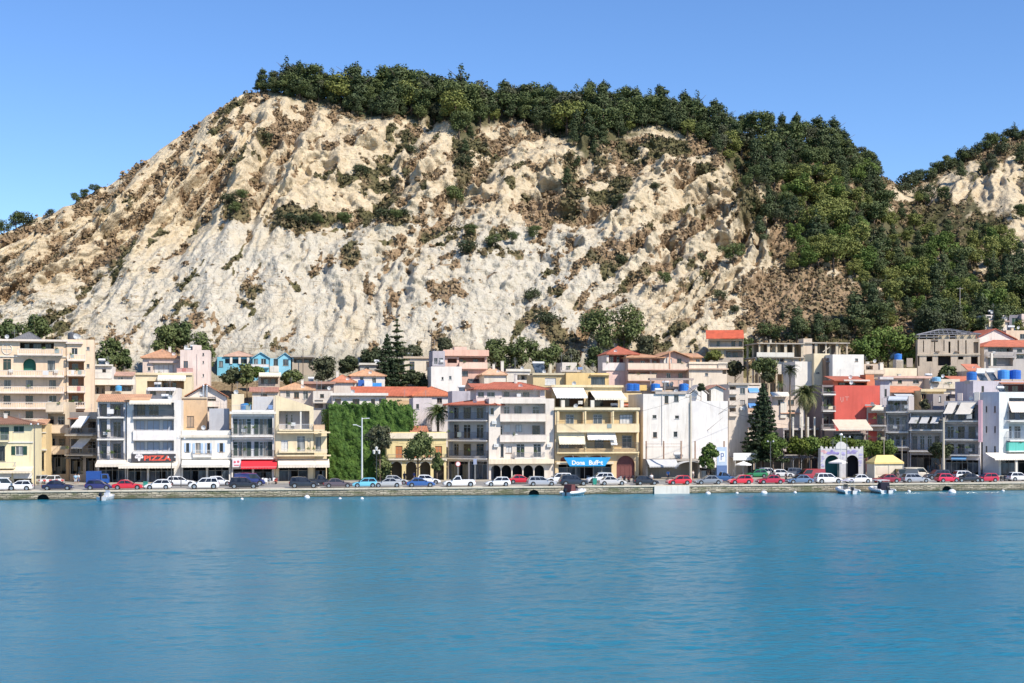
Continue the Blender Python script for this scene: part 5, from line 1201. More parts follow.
B = house('grey lilac two storey house end beside the pink roofed villa', 432.5, 445, 351, 86, (.46, .44, .50), ((434, 437.5, 358, 364, 'w'), (439, 443, 358, 364, 'w'))); B.bal(432, 445, 362, 366, 'bars', .7, rcol=(.6, .6, .62)); B.done()
B = house('villa with pink parapet roof and dark veranda on the slope', 444.5, 487, 350, 87, (.66, .46, .40), depth=8); B.cornice(350, 356, .7, col=(.74, .48, .40)); B.loggia(447.5, 457, 358.5, 363, 1.6, (), col=(.2, .12, .1)); B.loggia(459, 485, 357.5, 366, 1.6, ((461, 464), (474, 479)), col=(.28, .17, .15), tone=0); B.bal(459, 487, 362.5, 369, 'solid', .7, rcol=(.76, .58, .50)); B.box('stair_head', 455, 467.5, 346.5, 350.2, 1, 4, wallm((.76, .56, .48))); B.win(462, 468, 371, 376, 'w'); B.solar(468, 480, 371, 383, -1.0); B.done()
B = house('white house with pale orange pyramid roof below the green shrubs', 484, 506, 374.5, 80, (.74, .70, .64), (), ('hip', 482, 507, 374.5, 367, (.70, .42, .26)), depth=7); B.chimney(504, 361, 373, 2, .6); B.done()
B = house('white flat house right of the pale orange pyramid roof', 506.5, 530, 371, 81, (.72, .69, .64), dark=((514, 528, 374.5, 380),)); B.cornice(369, 371.5, .3, col=(.76, .74, .70)); B.antenna(517, 357, 370); B.done()
B = house('grey red-eaved house front behind the shaded corner wing', 452, 476, 391, 45, (.48, .46, .52), (), ('shed', 470, 500, 386.5, 383, (.50, .15, .09)), depth=6); B.flatroof = True; B.box('white_lamp', 477.5, 480, 395, 397, -.3, -.02, wallm(WHITE)); B.done()
B = house('yellow flat-roofed house with grey garage door behind the penthouses', 533, 565, 374.5, 66, (.68, .56, .34), ((545, 556, 378, 385, 'r'),), depth=7); B.cornice(373, 375, .4, col=(.60, .54, .40)); B.solar(536, 547, 362, 373.5, 1.0); B.chimney(551.5, 364, 374, 1.0, .5, col=(.70, .64, .50)); B.done()
B = house('mustard yellow house with curved roof and one wide window', 566, 609, 373, 65, (.74, .56, .28), ((591, 605, 377, 384.5, 'w'),), depth=8); B.cornice(374, 375.2, .5, x0=590, x1=610, col=(.72, .58, .34)); B.done()
B = house('little white rooftop house with poles among the shrubs', 562, 577, 362.5, 88, (.70, .66, .62), ((566, 570, 366, 369, 'w'),)); B.antenna(564, 352, 363); B.antenna(574, 354, 363); B.bal(560, 580, 367, 371.5, 'bars', .6, rcol=(.6, .55, .5)); B.done()
# pink hotel and its neighbours
B = house('white house with red hipped roof and dark maroon loggia', 606.5, 627, 354, 82, (.74, .67, .64), (), ('hip', 606.5, 639, 354, 345.5, REDT), depth=8); B.loggia(609, 625.5, 355, 363.2, 1.3, ((611.5, 614.5), (618, 621)), col=(.16, .05, .05), tone=0); B.bal(602, 626, 363, 370.5, 'solid', .5, rcol=(.76, .70, .70)); B.box('pink_wall', 606, 626, 371, 386, -.35, -.005, wallm((.72, .54, .50))); B.done()
B = Bld('guest_house', 'long pink guest house with orange roofs and cream balconies', 627, 690, 357, 80, wall=(.64, .46, .40), depth=9, cat='guest house')
B.loggia(628.5, 650, 359, 368.5, 1.3, ((631, 635), (642, 646)), col=(.50, .28, .24), tone=0); B.loggia(652, 660, 359, 368.5, 1.3, ((655, 658),), col=(.46, .26, .22), tone=0); B.win(677, 681.5, 358.5, 363.5, 'w', tone=0); B.win(670, 672, 358.5, 363.5, 'r'); B.box('white_bay', 663.5, 668, 357.5, 367, -.3, -.005, wallm(WHITE))
B.bal(627, 690, 363.5, 370, 'solid', .9, rcol=(.76, .64, .54), col=(.66, .46, .40)); B.loggia(628.5, 650, 371.5, 379, 1.2, ((630, 636), (642, 647)), col=(.50, .30, .26), tone=0); B.loggia(651.5, 688, 371.5, 379, 1.2, ((653, 658), (668, 672), (680, 684)), col=(.58, .42, .36), tone=0); B.bal(627, 655, 374.5, 381, 'solid', .9, rcol=(.76, .64, .52))
B.hip(626, 664, 357.2, 353, ORANGE, ov=.9); B.gable(656, 690, 357.5, 350.5, ORANGE, ov=.9)
B.box('tile_post', 668, 669, 352, 369, -1.0, -.9, wallm((.66, .36, .24))); B.done()
B = Bld('guest_house_wing', 'cream terrace wing at the right end of the pink guest house', 689, 727, 362, 79.5, wall=(.76, .68, .58), depth=8, cat='guest house wing')
B.cornice(362, 364, .2, col=(.78, .70, .58)); B.cornice(368.3, 369.6, .5, col=(.58, .44, .36)); B.bal(718, 727, 363, 369, 'bars', .3, rcol=(.7, .66, .6)); B.win(705, 708, 373, 376, 'w'); B.loggia(722.5, 726.5, 370, 374, .6, (), col=(.3, .25, .2)); B.done()
B = house('small orange-roofed upper room of the pink guest house', 690, 702, 357.5, 84, (.60, .38, .24), ((696, 700, 359, 363, 'w'),), ('shed', 687, 703, 357, 352.5, ORANGE)); B.done()
B = house('roof terrace with dark pergola and two blue water tanks', 625, 690, 386.5, 60, (.62, .50, .40), dark=((663, 677, 381.5, 390),), depth=6); B.cornice(378.2, 380.2, 1.2, x0=648, x1=692, col=(.40, .34, .32))
for x in (629, 633.5, 654, 682.5): B.tank(x, 391, .95, 1.35, -1.0, (.02, .14, .50) if x < 640 else (.03, .2, .62))
for x in (649, 663, 677, 690): B.box('post', x, x+.7, 380, 392, -1.1, -.95, flat((.4, .36, .34), .7))
B.solar(647, 656, 393, 404, -1.8); B.box('yellow_wall', 637, 646, 385, 390.5, -.6, -.4, wallm((.76, .54, .22))); B.done()
B = house('yellow walled roof terrace with laundry beside the white block', 619, 642, 393, 45, (.74, .60, .36), ((636, 640, 402, 406, 'w'),), depth=5); B.awn(620, 634, 402.5, 406.5, 1.2, (.50, .16, .08)); B.bal(619, 640, 398, 402, 'bars', .6, rcol=(.6, .6, .6)); B.done()
B = house('villa with large red tiled roof and yellow floor band under the cliff', 708.5, 743.5, 339, 101, (.62, .56, .50), (), depth=7, rot=-7); B.loggia(709.5, 743, 339, 346.8, 1.3, ((716.5, 720), (731.5, 735.5), (739, 742)), col=(.58, .54, .50), tone=0); B.bal(708, 744, 344, 349, 'none', .9, col=(.74, .60, .32)); B.shed(706, 744, 338.5, 329, (.58, .11, .05), ov=.9); B.loggia(726, 743, 351, 357.5, 1.2, ((727, 731), (733, 738)), col=(.5, .45, .40), tone=0); B.box('yellow_wall', 709, 724, 349.5, 358, -.3, -.004, wallm((.74, .62, .38))); B.flatroof = True; B.done()
B = house('cream flat house with tiled dark roof edge below the dry slope', 748, 762, 383, 70, (.66, .58, .50), dark=((749, 760, 385, 389),)); B.done()
B = house('cream house with dark flat roof and grey side windows', 727, 747, 387, 55, (.70, .63, .54), ((730, 735, 389, 393, 'w'), (739, 743, 389, 394, 's'))); B.cornice(384.5, 387, .5, col=(.36, .32, .28)); B.done()
# bare concrete shell
def shell(label, px0, px1, top, d, floors, nbay, depth=8, side=None, col=CONC, jag=0):
    Y0 = yq(px0)+d; B = Bld('unfinished_building', label, px0, px1, top, d, wall=col, depth=depth, cat='concrete shell')
    m = wallm((.62, .54, .43), .7); W = B.W; xm = (px0+px1)/2
    for i in range(nbay+1):
        u_ = .1+(W-.45)*i/nbay; b = MB()
        for v_ in (0.05, depth*.5, depth-.4): b = MB(); b.box(u_, u_+.34+.25*(i % 2), v_, v_+.34, 0, B.H-.26); b.build('pillar', m, B.root)
    for y in floors:
        z = B.w(xm, y); b = MB(); b.box(-.3, W+.3, -.4, depth+.2, z-.24, z); b.build('floor_slab', wallm((.46, .42, .37), .6), B.root)
    return B
B = shell('unfinished concrete shell, left half with thick pillars and low white parapet', 758.5, 803, 343, 83, (343, 357), 5); B.box('parapet', 756, 793, 352.5, 357, -.5, -.38, wallm(WHITE)); B.box('partition', 776, 781, 344, 357, 2.5, 2.7, wallm(CONC)); B.box('partition', 787, 800, 344, 357, 5.0, 5.2, wallm((.22, .2, .18)));  B.box('partition', 762, 776, 344, 357, 5.0, 5.2, wallm((.22, .2, .18))); B.box('lower_wall', 756.5, 800, 357.5, 374, .6, .8, wallm((.70, .67, .62))); B.chimney(774, 339.5, 343, 2, .4, CONC)
for a in (776.5, 781): B.box('window', a, a+3, 356.5-.2+1, 361.5, .5, .62, glassm(0))
B = shell('unfinished concrete shell, right half with diagonal strut and flat slab', 804, 848, 342.5, 84, (342.5, 355), 4); B.box('stair_head', 803.5, 812, 338.5, 355, .0, 3, wallm((.64, .54, .44))); B.box('partition', 815, 846, 343.5, 355, 5.5, 5.7, wallm((.24, .2, .18))); B.box('lower_wall', 804, 847, 355.2, 366, .6, .8, wallm((.56, .47, .38))); b = MB(); b.bar((B.u(823), .1, B.w(823, 352)), (B.u(830), .1, B.w(830, 347)), .15, 5); b.build('strut', wallm(CONC), B.root)
B = house('plain white boundary block left of the tall cream wall', 795, 814, 361.5, 69, (.78, .76, .72), depth=7); B.done()
B = house('tall plain cream wall house with one tiny vent', 813.8, 830, 353.5, 68, (.76, .68, .50), ((816, 819.5, 372, 373.6, 'w'),), depth=5); B.done()
B = house('brick dark side house between the cream wall and white cube', 826, 834, 358, 66, (.30, .23, .18), ((828.5, 830.5, 363, 367, 'w'),), depth=6); B.shed(826, 836, 362, 355, (.36, .30, .26)); B.done()
B = house('big plain white cube house with one small window', 832.5, 864, 354.5, 64, (.78, .77, .75), ((855, 858, 358.5, 361.5, 'w'),), depth=8); B.done()
B = house('beige house with open terrace right of the white cube', 864, 884, 364, 66, (.58, .48, .40), dark=((866, 873, 365.5, 371),)); B.chimney(869, 362, 367, .5, .6); B.chimney(881, 363, 370, -.3, .7, col=(.74, .70, .64)); B.bal(864, 884, 370, 374, 'solid', .5, rcol=(.68, .58, .48)); B.done()
B = house('grey lilac narrow house with one dark window beside the red block', 880, 890, 380, 48, (.52, .52, .58), ((884.5, 886.8, 389, 397, 'w'),), depth=7); B.cornice(377, 379.5, .8, col=(.62, .60, .62)); B.done()
B = house('long cream wall house with blue tank tower below the green trees', 879, 917, 368, 72, (.76, .67, .52), depth=7); B.box('tank_tower', 897.5, 904, 360.5, 368.2, .6, 2.2, wallm((.66, .58, .48))); B.tank(901, 359.5, .8, 1.2, 1.4, (.04, .20, .60)); B.box('pergola', 908, 914, 358, 367, .6, .8, wallm((.40, .34, .30))); B.done()
B = house('house with orange tiled lean-to roof and grey awning', 891, 924, 392, 53, (.62, .50, .42), ((916, 922, 395.5, 400, 'b'),), ('shed', 889, 926, 392, 385.5, (.60, .22, .11)), depth=7); B.awn(893, 911, 393.5, 396.5, 1.2, (.50, .55, .60)); B.flatroof = True; B.done()
B = house('long low house with flat pink roof and dark windows', 883, 930, 378, 62, (.64, .52, .44), ((886, 892, 380, 384, 'w'), (913, 919, 380, 383.5, 'w'), (898, 902, 380, 383.5, 's'))); B.cornice(376, 378.3, .5, col=(.66, .46, .40)); B.chimney(904, 374, 378, 2, .6); B.done()
B = house('yellow house end with flat roof and brown window', 921, 944, 390.5, 50, (.76, .62, .36), ((918.5+3, 926, 394, 399, 'b'), (930, 934, 398, 403, 'w')), depth=6); B.cornice(389, 391.6, .5, col=(.72, .62, .42)); B.solar(938, 943, 400, 406, -1.5); B.done()
B = house('cluttered cream roof terrace with pale blue parasol tank', 929, 960, 379, 60, (.68, .60, .50), ((936, 939, 383, 387, 'w'), (947, 952, 382, 386, 'r'))); B.tank(935, 381.5, .9, .8, -.6, (.25, .50, .70)); B.bal(929, 960, 384, 388.5, 'solid', .6, rcol=(.70, .63, .54)); B.antenna(955, 370, 380); B.done()
B = house('low house with small red roof in front of the concrete ruin', 955, 976, 382, 63, (.66, .56, .46), ((960, 965, 384, 387, 'w'),), ('shed', 953, 976, 381, 375.5, (.56, .18, .10))); B.done()
B = house('red tiled lean-to at the right foot of the concrete ruin', 968, 982, 371, 70, (.64, .5, .42), (), ('shed', 967, 983, 370.5, 363.5, (.56, .2, .12)), depth=5); B.done()
B = house('grey dark house behind the striped awnings', 933, 958, 394, 47, (.40, .37, .38), ((939, 941, 396, 402, 'r'), (946, 950, 396, 401, 'w'))); B.cornice(391.6, 394.2, .6, x0=950, x1=960, col=(.74, .68, .66)); B.done()
# concrete ruin
B = Bld('unfinished_building', 'large pale concrete ruin with narrow slots and bare roof frame', 917.5, 980, 339, 84, rot=-12, wall=(.68, .57, .46), depth=10, cat='concrete shell', dirt=.7)
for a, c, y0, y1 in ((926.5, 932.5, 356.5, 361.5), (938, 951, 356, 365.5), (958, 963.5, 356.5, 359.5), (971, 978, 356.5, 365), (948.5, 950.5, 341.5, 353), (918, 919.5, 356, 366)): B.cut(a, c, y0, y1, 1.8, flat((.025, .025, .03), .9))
for a, c, y0, y1 in ((923, 924, 340, 352), (934, 935.2, 339.5, 352), (943.5, 944.5, 340, 351), (957.5, 959, 340, 354), (965.3, 966.6, 340, 354), (973.5, 978.5, 342, 353)): B.cut(a, c, y0, y1, .5, wallm((.30, .25, .20)))
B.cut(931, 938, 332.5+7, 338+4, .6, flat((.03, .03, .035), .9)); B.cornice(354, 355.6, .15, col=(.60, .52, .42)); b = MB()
u0, u1 = -.2, B.W+.2; um = (u0+u1)/2-.3; zt, ze = B.w(950, 328), B.w(950, 334.5); v0, v1 = -.3, 10.2
ridge_a, ridge_b = (um-1.2, 5, zt), (um+1.2, 5, zt)
for p, q in (((u0, v0, ze), ridge_a), ((u1, v0, ze), ridge_b), ((u0, v1, ze), ridge_a), ((u1, v1, ze), ridge_b), (ridge_a, ridge_b), ((u0, v0, ze), (u1, v0, ze)), ((u0, v1, ze), (u1, v1, ze)), ((u0, v0, ze), (u0, v1, ze)), ((u1, v0, ze), (u1, v1, ze))): b.bar(p, q, .14, 5)
for q in np.linspace(.08, .92, 13):
    x = u0+(u1-u0)*q; k = min(1, (x-u0)/(ridge_a[0]-u0), (u1-x)/(u1-ridge_b[0])); b.bar((x, v0, ze), (x, v0+5.2*k, ze+(zt-ze)*k), .07, 5)
for k in (.35, .7): b.bar((u0+(ridge_a[0]-u0)*k, v0+5.2*k, ze+(zt-ze)*k), (u1+(ridge_b[0]-u1)*k, v0+5.2*k, ze+(zt-ze)*k), .08, 5)
b.build('roof_frame', flat((.20, .20, .22), .6), B.root)
for q in np.linspace(.03, .97, 9): x = B.W*q; b = MB(); b.box(x-.12, x+.12, .05, .3, B.H, ze); b.build('pillar', wallm(CONC, .6), B.root)
B.box('screen_wall', 938, 950, 335, 339, .35, .6, wallm((.66, .56, .42))); B.box('screen_wall', 957, 976, 334.5, 339, .35, .6, wallm((.66, .56, .42)))
for a in (936, 955): B.box('lintel', a, a+3.5, 351, 352.2, -.3, -.003, wallm((.34, .26, .2)))
B.done()
B = house('white gabled house with long red roof right of the concrete ruin', 977, 1007, 338, 96, (.74, .70, .67), ((1003.5, 1006, 334.5+5, 340.5+2, 'w'),), depth=9); B.gable(974, 1016, 339, 328.5, REDT, ov=.4); B.done()
B = house('cream house end with chimney behind the white gabled house', 1006, 1040, 330.5, 104, (.70, .56, .44), ((1020, 1026, 334, 339, 'w'),), depth=7); B.chimney(1013, 328, 333, .2, .6, (.72, .60, .46)); B.done()
B = house('grey house with red tiled hipped roof at the right edge', 984, 1050, 346.5, 86, (.46, .44, .44), (), ('hip', 983, 1054, 346.5, 339.5, (.54, .16, .09)), depth=9); B.loggia(988, 1013, 347.5, 352, 1.4, ((1001, 1012),), col=(.40, .39, .40), tone=0); B.loggia(988, 1013, 356, 366, 1.4, ((992, 1000),), col=(.34, .33, .35)); B.bal(986, 1015, 352, 357.5, 'bars', .7, rcol=(.40, .38, .38)); B.win(1017, 1022, 349, 352, 'w', tone=0); B.loggia(1016, 1048, 354, 359, 1, ((1018, 1026),), col=(.66, .60, .46)); B.box('post', 989, 991, 353, 366, -.9, -.7, wallm(WHITE)); B.done()
B = house('small white roadside hut high on the right slope', 985, 1008, 315, 118, (.76, .70, .68), ((987, 991, 316, 317.5, 'w'),), depth=5); B.box('yellow_base', 988, 1004, 322, 327, -.5, -.004, wallm((.76, .66, .48))); B.cornice(320.5, 322, .5, col=(.40, .30, .26)); B.done()
B = house('dark grey garage beside the white roadside hut high on the right', 1009, 1021, 315, 118, (.24, .23, .27), ((1012, 1018, 318, 325, 's'),), depth=5); B.done()
B = house('pale pink garage at right edge high on the slope', 1021.5, 1040, 314, 117, (.70, .58, .56), ((1026, 1034, 318, 326, 'r'),), depth=5); B.done()
# ================================================================ CARS
def car_proto(kind):
    """about life-size, nose along +x, standing on z = 0"""
    K = {'hatch': (4.0, 1.72, 1.50), 'sedan': (4.5, 1.76, 1.46), 'suv': (4.5, 1.84, 1.70), 'estate': (4.6, 1.76, 1.52), 'van': (4.9, 1.90, 1.95), 'pickup': (5.0, 1.80, 1.72)}[kind]
    L, Wd, Ht = K; h = L/2; hw = Wd/2; belt = {'suv': 1.02, 'van': 1.08, 'pickup': 1.02}.get(kind, .90)
    root = empty('parked_car', (0, 0, 0))
    # side profile of the lower body: (x, z of top, half width)
    hood = belt - .10; nose = belt - .34; tail = {'sedan': belt-.06, 'pickup': belt-.02}.get(kind, belt)
    st = [(-h, .42, tail-.28, hw*.80), (-h+.10, .26, tail-.06, hw*.92), (-h+.45, .20, tail, hw*.985), (-h*.3, .19, belt, hw), (h*.25, .19, belt, hw), (h*.48, .19, hood+.04, hw*.99), (h-.45, .20, hood-.06, hw*.96), (h-.12, .24, nose, hw*.88), (h, .36, nose-.16, hw*.76)]
    V = []; nseg = 10
    for (x, zb, zt, w_) in st:
        V += [(x, -w_*.9, zb), (x, -w_, zb+.14), (x, -w_, (zb+zt)/2+.04), (x, -w_*.965, zt-.09), (x, -w_*.88, zt), (x, w_*.88, zt), (x, w_*.965, zt-.09), (x, w_, (zb+zt)/2+.04), (x, w_, zb+.14), (x, w_*.9, zb)]
    b = MB(); b.v = list(V); n = len(st)
    for i in range(n-1):
        for j in range(nseg):
            k = (j+1) % nseg; b.f.append((i*nseg+j, i*nseg+k, (i+1)*nseg+k, (i+1)*nseg+j)); b.m.append(0)
    b.f.append(tuple(range(nseg))); b.m.append(0); b.f.append(tuple(range((n-1)*nseg, n*nseg))[::-1]); b.m.append(0)
    # cabin: base and roof corner stations (x base, x roof)
    C = {'hatch': (-h+.10, -h+.55, h*.05, h*.46), 'sedan': (-h+.62, -h+1.25, h*.02, h*.44), 'suv': (-h+.10, -h+.42, h*.12, h*.48), 'estate': (-h+.10, -h+.50, h*.04, h*.46), 'van': (-h+.06, -h+.16, h*.42, h*.74), 'pickup': (-h*.15, -h*.06, h*.20, h*.50)}[kind]
    xb0, xr0, xr1, xb1 = C; wb, wr = hw*.90, hw*.70; zb, zr = belt-.06, Ht
    if kind == 'van': wr = hw*.84
    base = len(b.v)
    xm = (xr0+xr1)/2
    for (x, w_, z) in ((xb0, wb, zb), (xr0, wr, zr-.05), (xm, wr*1.02, zr), (xr1, wr, zr-.06), (xb1, wb*.96, zb)):
        b.v += [(x, -w_, z), (x, w_, z)]
    for i in range(4): b.f.append((base+2*i, base+2*i+1, base+2*i+3, base+2*i+2)); b.m.append(0)
    for s_ in (0, 1): b.f.append(tuple(base+2*i+s_ for i in range(5))); b.m.append(0)
    if kind == 'pickup':
        b.box(-h+.1, -h*.15, -hw*.93, -hw*.86, belt-.05, belt+.03); b.box(-h+.1, -h*.15, hw*.86, hw*.93, belt-.05, belt+.03)
    body = b.build('body', paint((.5, .5, .5)), root); body.material_slots[0].link = 'OBJECT'
    gl = glassm(0)
    # glass lies a finger's breadth proud of the cabin skin
    def onside(x, f, s_):                        # f 0 belt .. 1 roof
        return (x, s_*(wb+(wr-wb)*f + .012), zb+(zr-.05-zb)*f)
    lo, hi = .14, .86
    def xl(f): return xb0+(xr0-xb0)*f
    def xr_(f): return xb1+(xr1-xb1)*f
    for s_ in (-1, 1):
        cuts = [0, .5, 1.0] if kind not in ('van', 'suv', 'estate') else ([0, .33, .64, 1.0] if kind != 'van' else [.62, 1.0])
        if kind == 'pickup': cuts = [0, 1.0]
        for q0, q1 in zip(cuts[:-1], cuts[1:]):
            def X(q, f): return xl(f)+.10 + (xr_(f)-xl(f)-.22)*q
            e = .018
            b = MB(); b.face([onside(X(q0, lo)+e*2, lo, s_), onside(X(q1, lo)-e*2, lo, s_), onside(X(q1, hi)-e*2, hi, s_), onside(X(q0, hi)+e*2, hi, s_)]); b.build('side_window', gl, root)
    for (xa, xc, sg, nm) in ((xb1, xr1, 1, 'windscreen'), (xb0, xr0, -1, 'rear_window')):
        d = .014*sg
        def Pp(f, s_): return (xa+(xc-xa)*f + d, s_*((wb*(.96 if sg > 0 else 1))+(wr-wb)*f)*.90, zb+(zr-.06-zb)*f + .012)
        b = MB(); b.face([Pp(.10, -1), Pp(.10, 1), Pp(.9, 1), Pp(.9, -1)]); b.build(nm, gl, root)
    rw = .36 if kind in ('suv', 'van', 'pickup') else .315; fx = (-h+.82, h-.86)
    for x in fx:
        for s_ in (-1, 1):
            b = MB(); y = s_*(hw-.10)
            b.bar((x, y-s_*.10, rw), (x, y+s_*.115, rw), rw, 18)
            b.bar((x, s_*(hw-.04), rw+.03), (x, s_*(hw+.006), rw+.03), rw*1.17, 18)  # black disc painted as the dark gap of the wheel arch
            wh = b.build('wheel', flat((.012, .012, .013), .8), root)
            b = MB(); b.bar((x, s_*(hw-.02), rw), (x, s_*(hw+.022), rw), rw*.62, 14)
            for q in range(5): a = q*1.2566; b.bar((x, s_*(hw+.024), rw), (x+rw*.56*math.cos(a), s_*(hw+.024), rw+rw*.56*math.sin(a)), .035, 4)
            b.build('rim', flat((.45, .46, .47), .3, .7), wh)
    for s_ in (-1, 1):
        b = MB(); b.box(h-.24, h-.035, s_*hw*.52, s_*hw*.83, nose-.18, nose-.03); b.build('headlight', flat((.70, .72, .73), .12), root)
        b = MB(); b.box(-h+.0, -h+.14, s_*hw*.60, s_*hw*.86, tail-.30, tail-.12); b.build('tail_light', flat((.35, .02, .02), .25), root)
        b = MB(); xm2 = xb1-.15; b.box(xm2-.06, xm2+.06, s_*(hw*.94), s_*(hw+.13), belt+.0, belt+.13); b.build('wing_mirror', flat((.05, .05, .05), .4), root)
    b = MB(); b.box(h-.10, h+.015, -hw*.62, hw*.62, .34, .46); b.build('bumper', flat((.06, .06, .065), .5), root)
    b = MB(); b.box(h+.0155, h+.022, -.26, .26, .40, .51); b.build('number_plate', flat((.7, .7, .68), .5), root)
    return root
_cars = {}
def car(kind, px, off, col, flip, label, cat='car', dr=0, z=QZ):
    new = kind not in _cars
    if new: _cars[kind] = car_proto(kind); o = _cars[kind]
    else: o = copy_tree(_cars[kind])
    for ch in o.children:
        if ch.name.startswith('body'): ch.material_slots[0].link = 'OBJECT'; ch.material_slots[0].material = paint(col)
    o.location = qp(px, off, z); o.rotation_euler = (0, 0, QROT + (math.pi if flip else 0) + R(dr))
    tag(o, label, cat, 'cars parked along the quay')
cW, cS, cB, cR, cN, cG = (.74, .74, .74), (.40, .41, .42), (.015, .016, .02), (.55, .015, .03), (.012, .016, .055), (.10, .105, .12)
for a in (
 ('van', 1, 1.75, cW, 0, 'white van cut off by the left edge in front of the pale yellow house', 'van'),
 ('hatch', 19, 1.75, cW, 1, 'white hatchback in front of the pale yellow corner house'),
 ('sedan', 58, 1.75, cN, 0, 'dark navy saloon car in front of the shaded side street'),
 ('hatch', 99, 1.75, (.02, .02, .11), 0, 'indigo blue hatchback beside the quay left of the red car'),
 ('sedan', 128, 1.75, cR, 0, 'bright red saloon at left end of the pizza building'),
 ('hatch', 158, 1.75, cW, 1, 'white hatchback right below the PIZZA sign'),
 ('estate', 181, 12.0, cW, 0, 'white estate car in the second row between two white cars'),
 ('suv', 204, 1.75, cW, 1, 'white off-roader in the front row below the pale blue shutters'),
 ('hatch', 220, 11.5, cW, 0, 'white small car in the second row behind the white off-roader'),
 ('suv', 244, 1.75, cB, 0, 'black off-roader below the red awning with a blue van behind'),
 ('van', 249.5, 11.0, (.02, .03, .14), 0, 'navy blue minivan below the red awning behind the black off-roader', 'van'),
 ('suv', 304, 1.75, (.02, .023, .03), 0, 'large black off-roader below the scalloped cream awning'),
 ('pickup', 319, 8.0, cB, 0, 'black pickup partly hidden between black off-roader and brown saloon', 'pickup'),
 ('sedan', 338, 1.75, (.10, .075, .085), 0, 'dark purple-brown saloon in front of the ivy wall'),
 ('hatch', 364.5, 1.75, (.16, .50, .66), 1, 'light blue hatchback beside the tall white lamp post'),
 ('sedan', 387, 1.75, cS, 1, 'silver saloon in front of the yellow arcaded house, left end'),
 ('hatch', 396, 10.0, cS, 0, 'silver hatchback in the second row before the yellow arcades'),
 ('sedan', 420.5, 1.75, (.03, .10, .30), 0, 'mid blue saloon in front of the yellow arcaded house'),
 ('hatch', 428, 11.0, cW, 0, 'white hatchback behind the mid blue saloon'),
 ('pickup', 459, 1.75, cW, 1, 'white pickup truck in front of the shaded wing of the corner flats', 'pickup'),
 ('hatch', 497.5, 1.75, cW, 1, 'white hatchback in front of the first arches of the corner flats'),
 ('sedan', 521, 9.5, cR, 0, 'red saloon in the second row below the arched ground floor'),
 ('estate', 541.5, 1.75, (.36, .38, .42), 0, 'silver blue estate car below the arched ground floor'),
 ('suv', 558.5, 9.5, cW, 1, 'white off-roader in second row at the edge of the yellow flats'),
 ('suv', 573.5, 1.75, (.015, .022, .035), 0, 'black off-roader under the light blue banner'),
 ('suv', 600, 9.5, cW, 1, 'white off-roader in second row under the right end of the banner'),
 ('sedan', 612, 1.75, (.52, .50, .48), 0, 'pale silver saloon in front of the brown arched door'),
 ('hatch', 646, 1.75, cB, 0, 'small black car by the person in the white shirt'),
 ('hatch', 678.5, 1.75, (.60, .02, .03), 1, 'bright red hatchback above the white landing block'),
 ('sedan', 708, 1.75, (.20, .22, .25), 1, 'grey saloon under the round street tree'),
 ('pickup', 722, 9.0, (.03, .09, .22), 0, 'blue pickup beside the parking sign', 'pickup'),
 ('hatch', 740, 1.75, (.62, .02, .04), 1, 'glossy red hatchback in front of the white signboard'),
 ('hatch', 756, 24.0, (.02, .20, .07), 1, 'green hatchback parked behind under the white signboard'),
 ('sedan', 770, 1.75, (.42, .01, .04), 1, 'crimson saloon in front of the parking shelters'),
 ('hatch', 782.5, 24.0, (.62, .62, .62), 0, 'white hatchback far back under the parking shelters'),
 ('suv', 768.5, 26.0, (.58, .58, .58), 0, 'pale off-roader far back under the shelters beside the green car'),
 ('sedan', 799.5, 1.75, (.10, .17, .28), 1, 'steel blue saloon left of the mural gate'),
 ('van', 810.5, 13.0, (.34, .03, .04), 1, 'dark red van behind the steel blue saloon', 'van'),
 ('suv', 797, 25.0, (.08, .09, .11), 0, 'dark grey off-roader far back under the parking shelters'),
 ('suv', 828, 1.75, cW, 0, 'white off-roader in front of the mural gate'),
 ('sedan', 857.5, 1.75, cW, 1, 'white saloon below the dark arch of the mural gate'),
 ('sedan', 886, 1.75, (.26, .012, .03), 1, 'maroon saloon in front of the yellow canopy kiosk'),
 ('van', 903, 10.5, (.06, .065, .08), 1, 'dark van between the kiosk and the silver estate car', 'van'),
 ('estate', 915.5, 1.75, (.34, .36, .40), 0, 'silver estate car right of the kiosk'),
 ('van', 916, 16.5, (.66, .60, .50), 0, 'cream van in the back row behind the silver estate car', 'van'),
 ('suv', 937, 12.0, (.04, .05, .07), 1, 'dark off-roader in second row left of the utility pole'),
 ('hatch', 947.5, 1.75, (.62, .015, .06), 0, 'bright red hatchback below the cream utility pole'),
 ('sedan', 967, 1.75, cB, 1, 'black saloon between the two red cars at the right'),
 ('estate', 966, 11.5, cW, 0, 'white estate car behind the black saloon between red cars'),
 ('hatch', 986, 1.75, (.50, .012, .04), 1, 'red hatchback under the long cream awning'),
 ('hatch', 1019, 4.0, cW, 0, 'white hatchback cut off by the right edge')):
    car(*a)
# cars up the side street at the left
car('hatch', 44, 21.5, cS, 0, 'silver car parked up the side street behind the navy saloon', dr=60)
car('hatch', 55, 20.0, cW, 0, 'white car parked up the side street behind the navy saloon', dr=75)
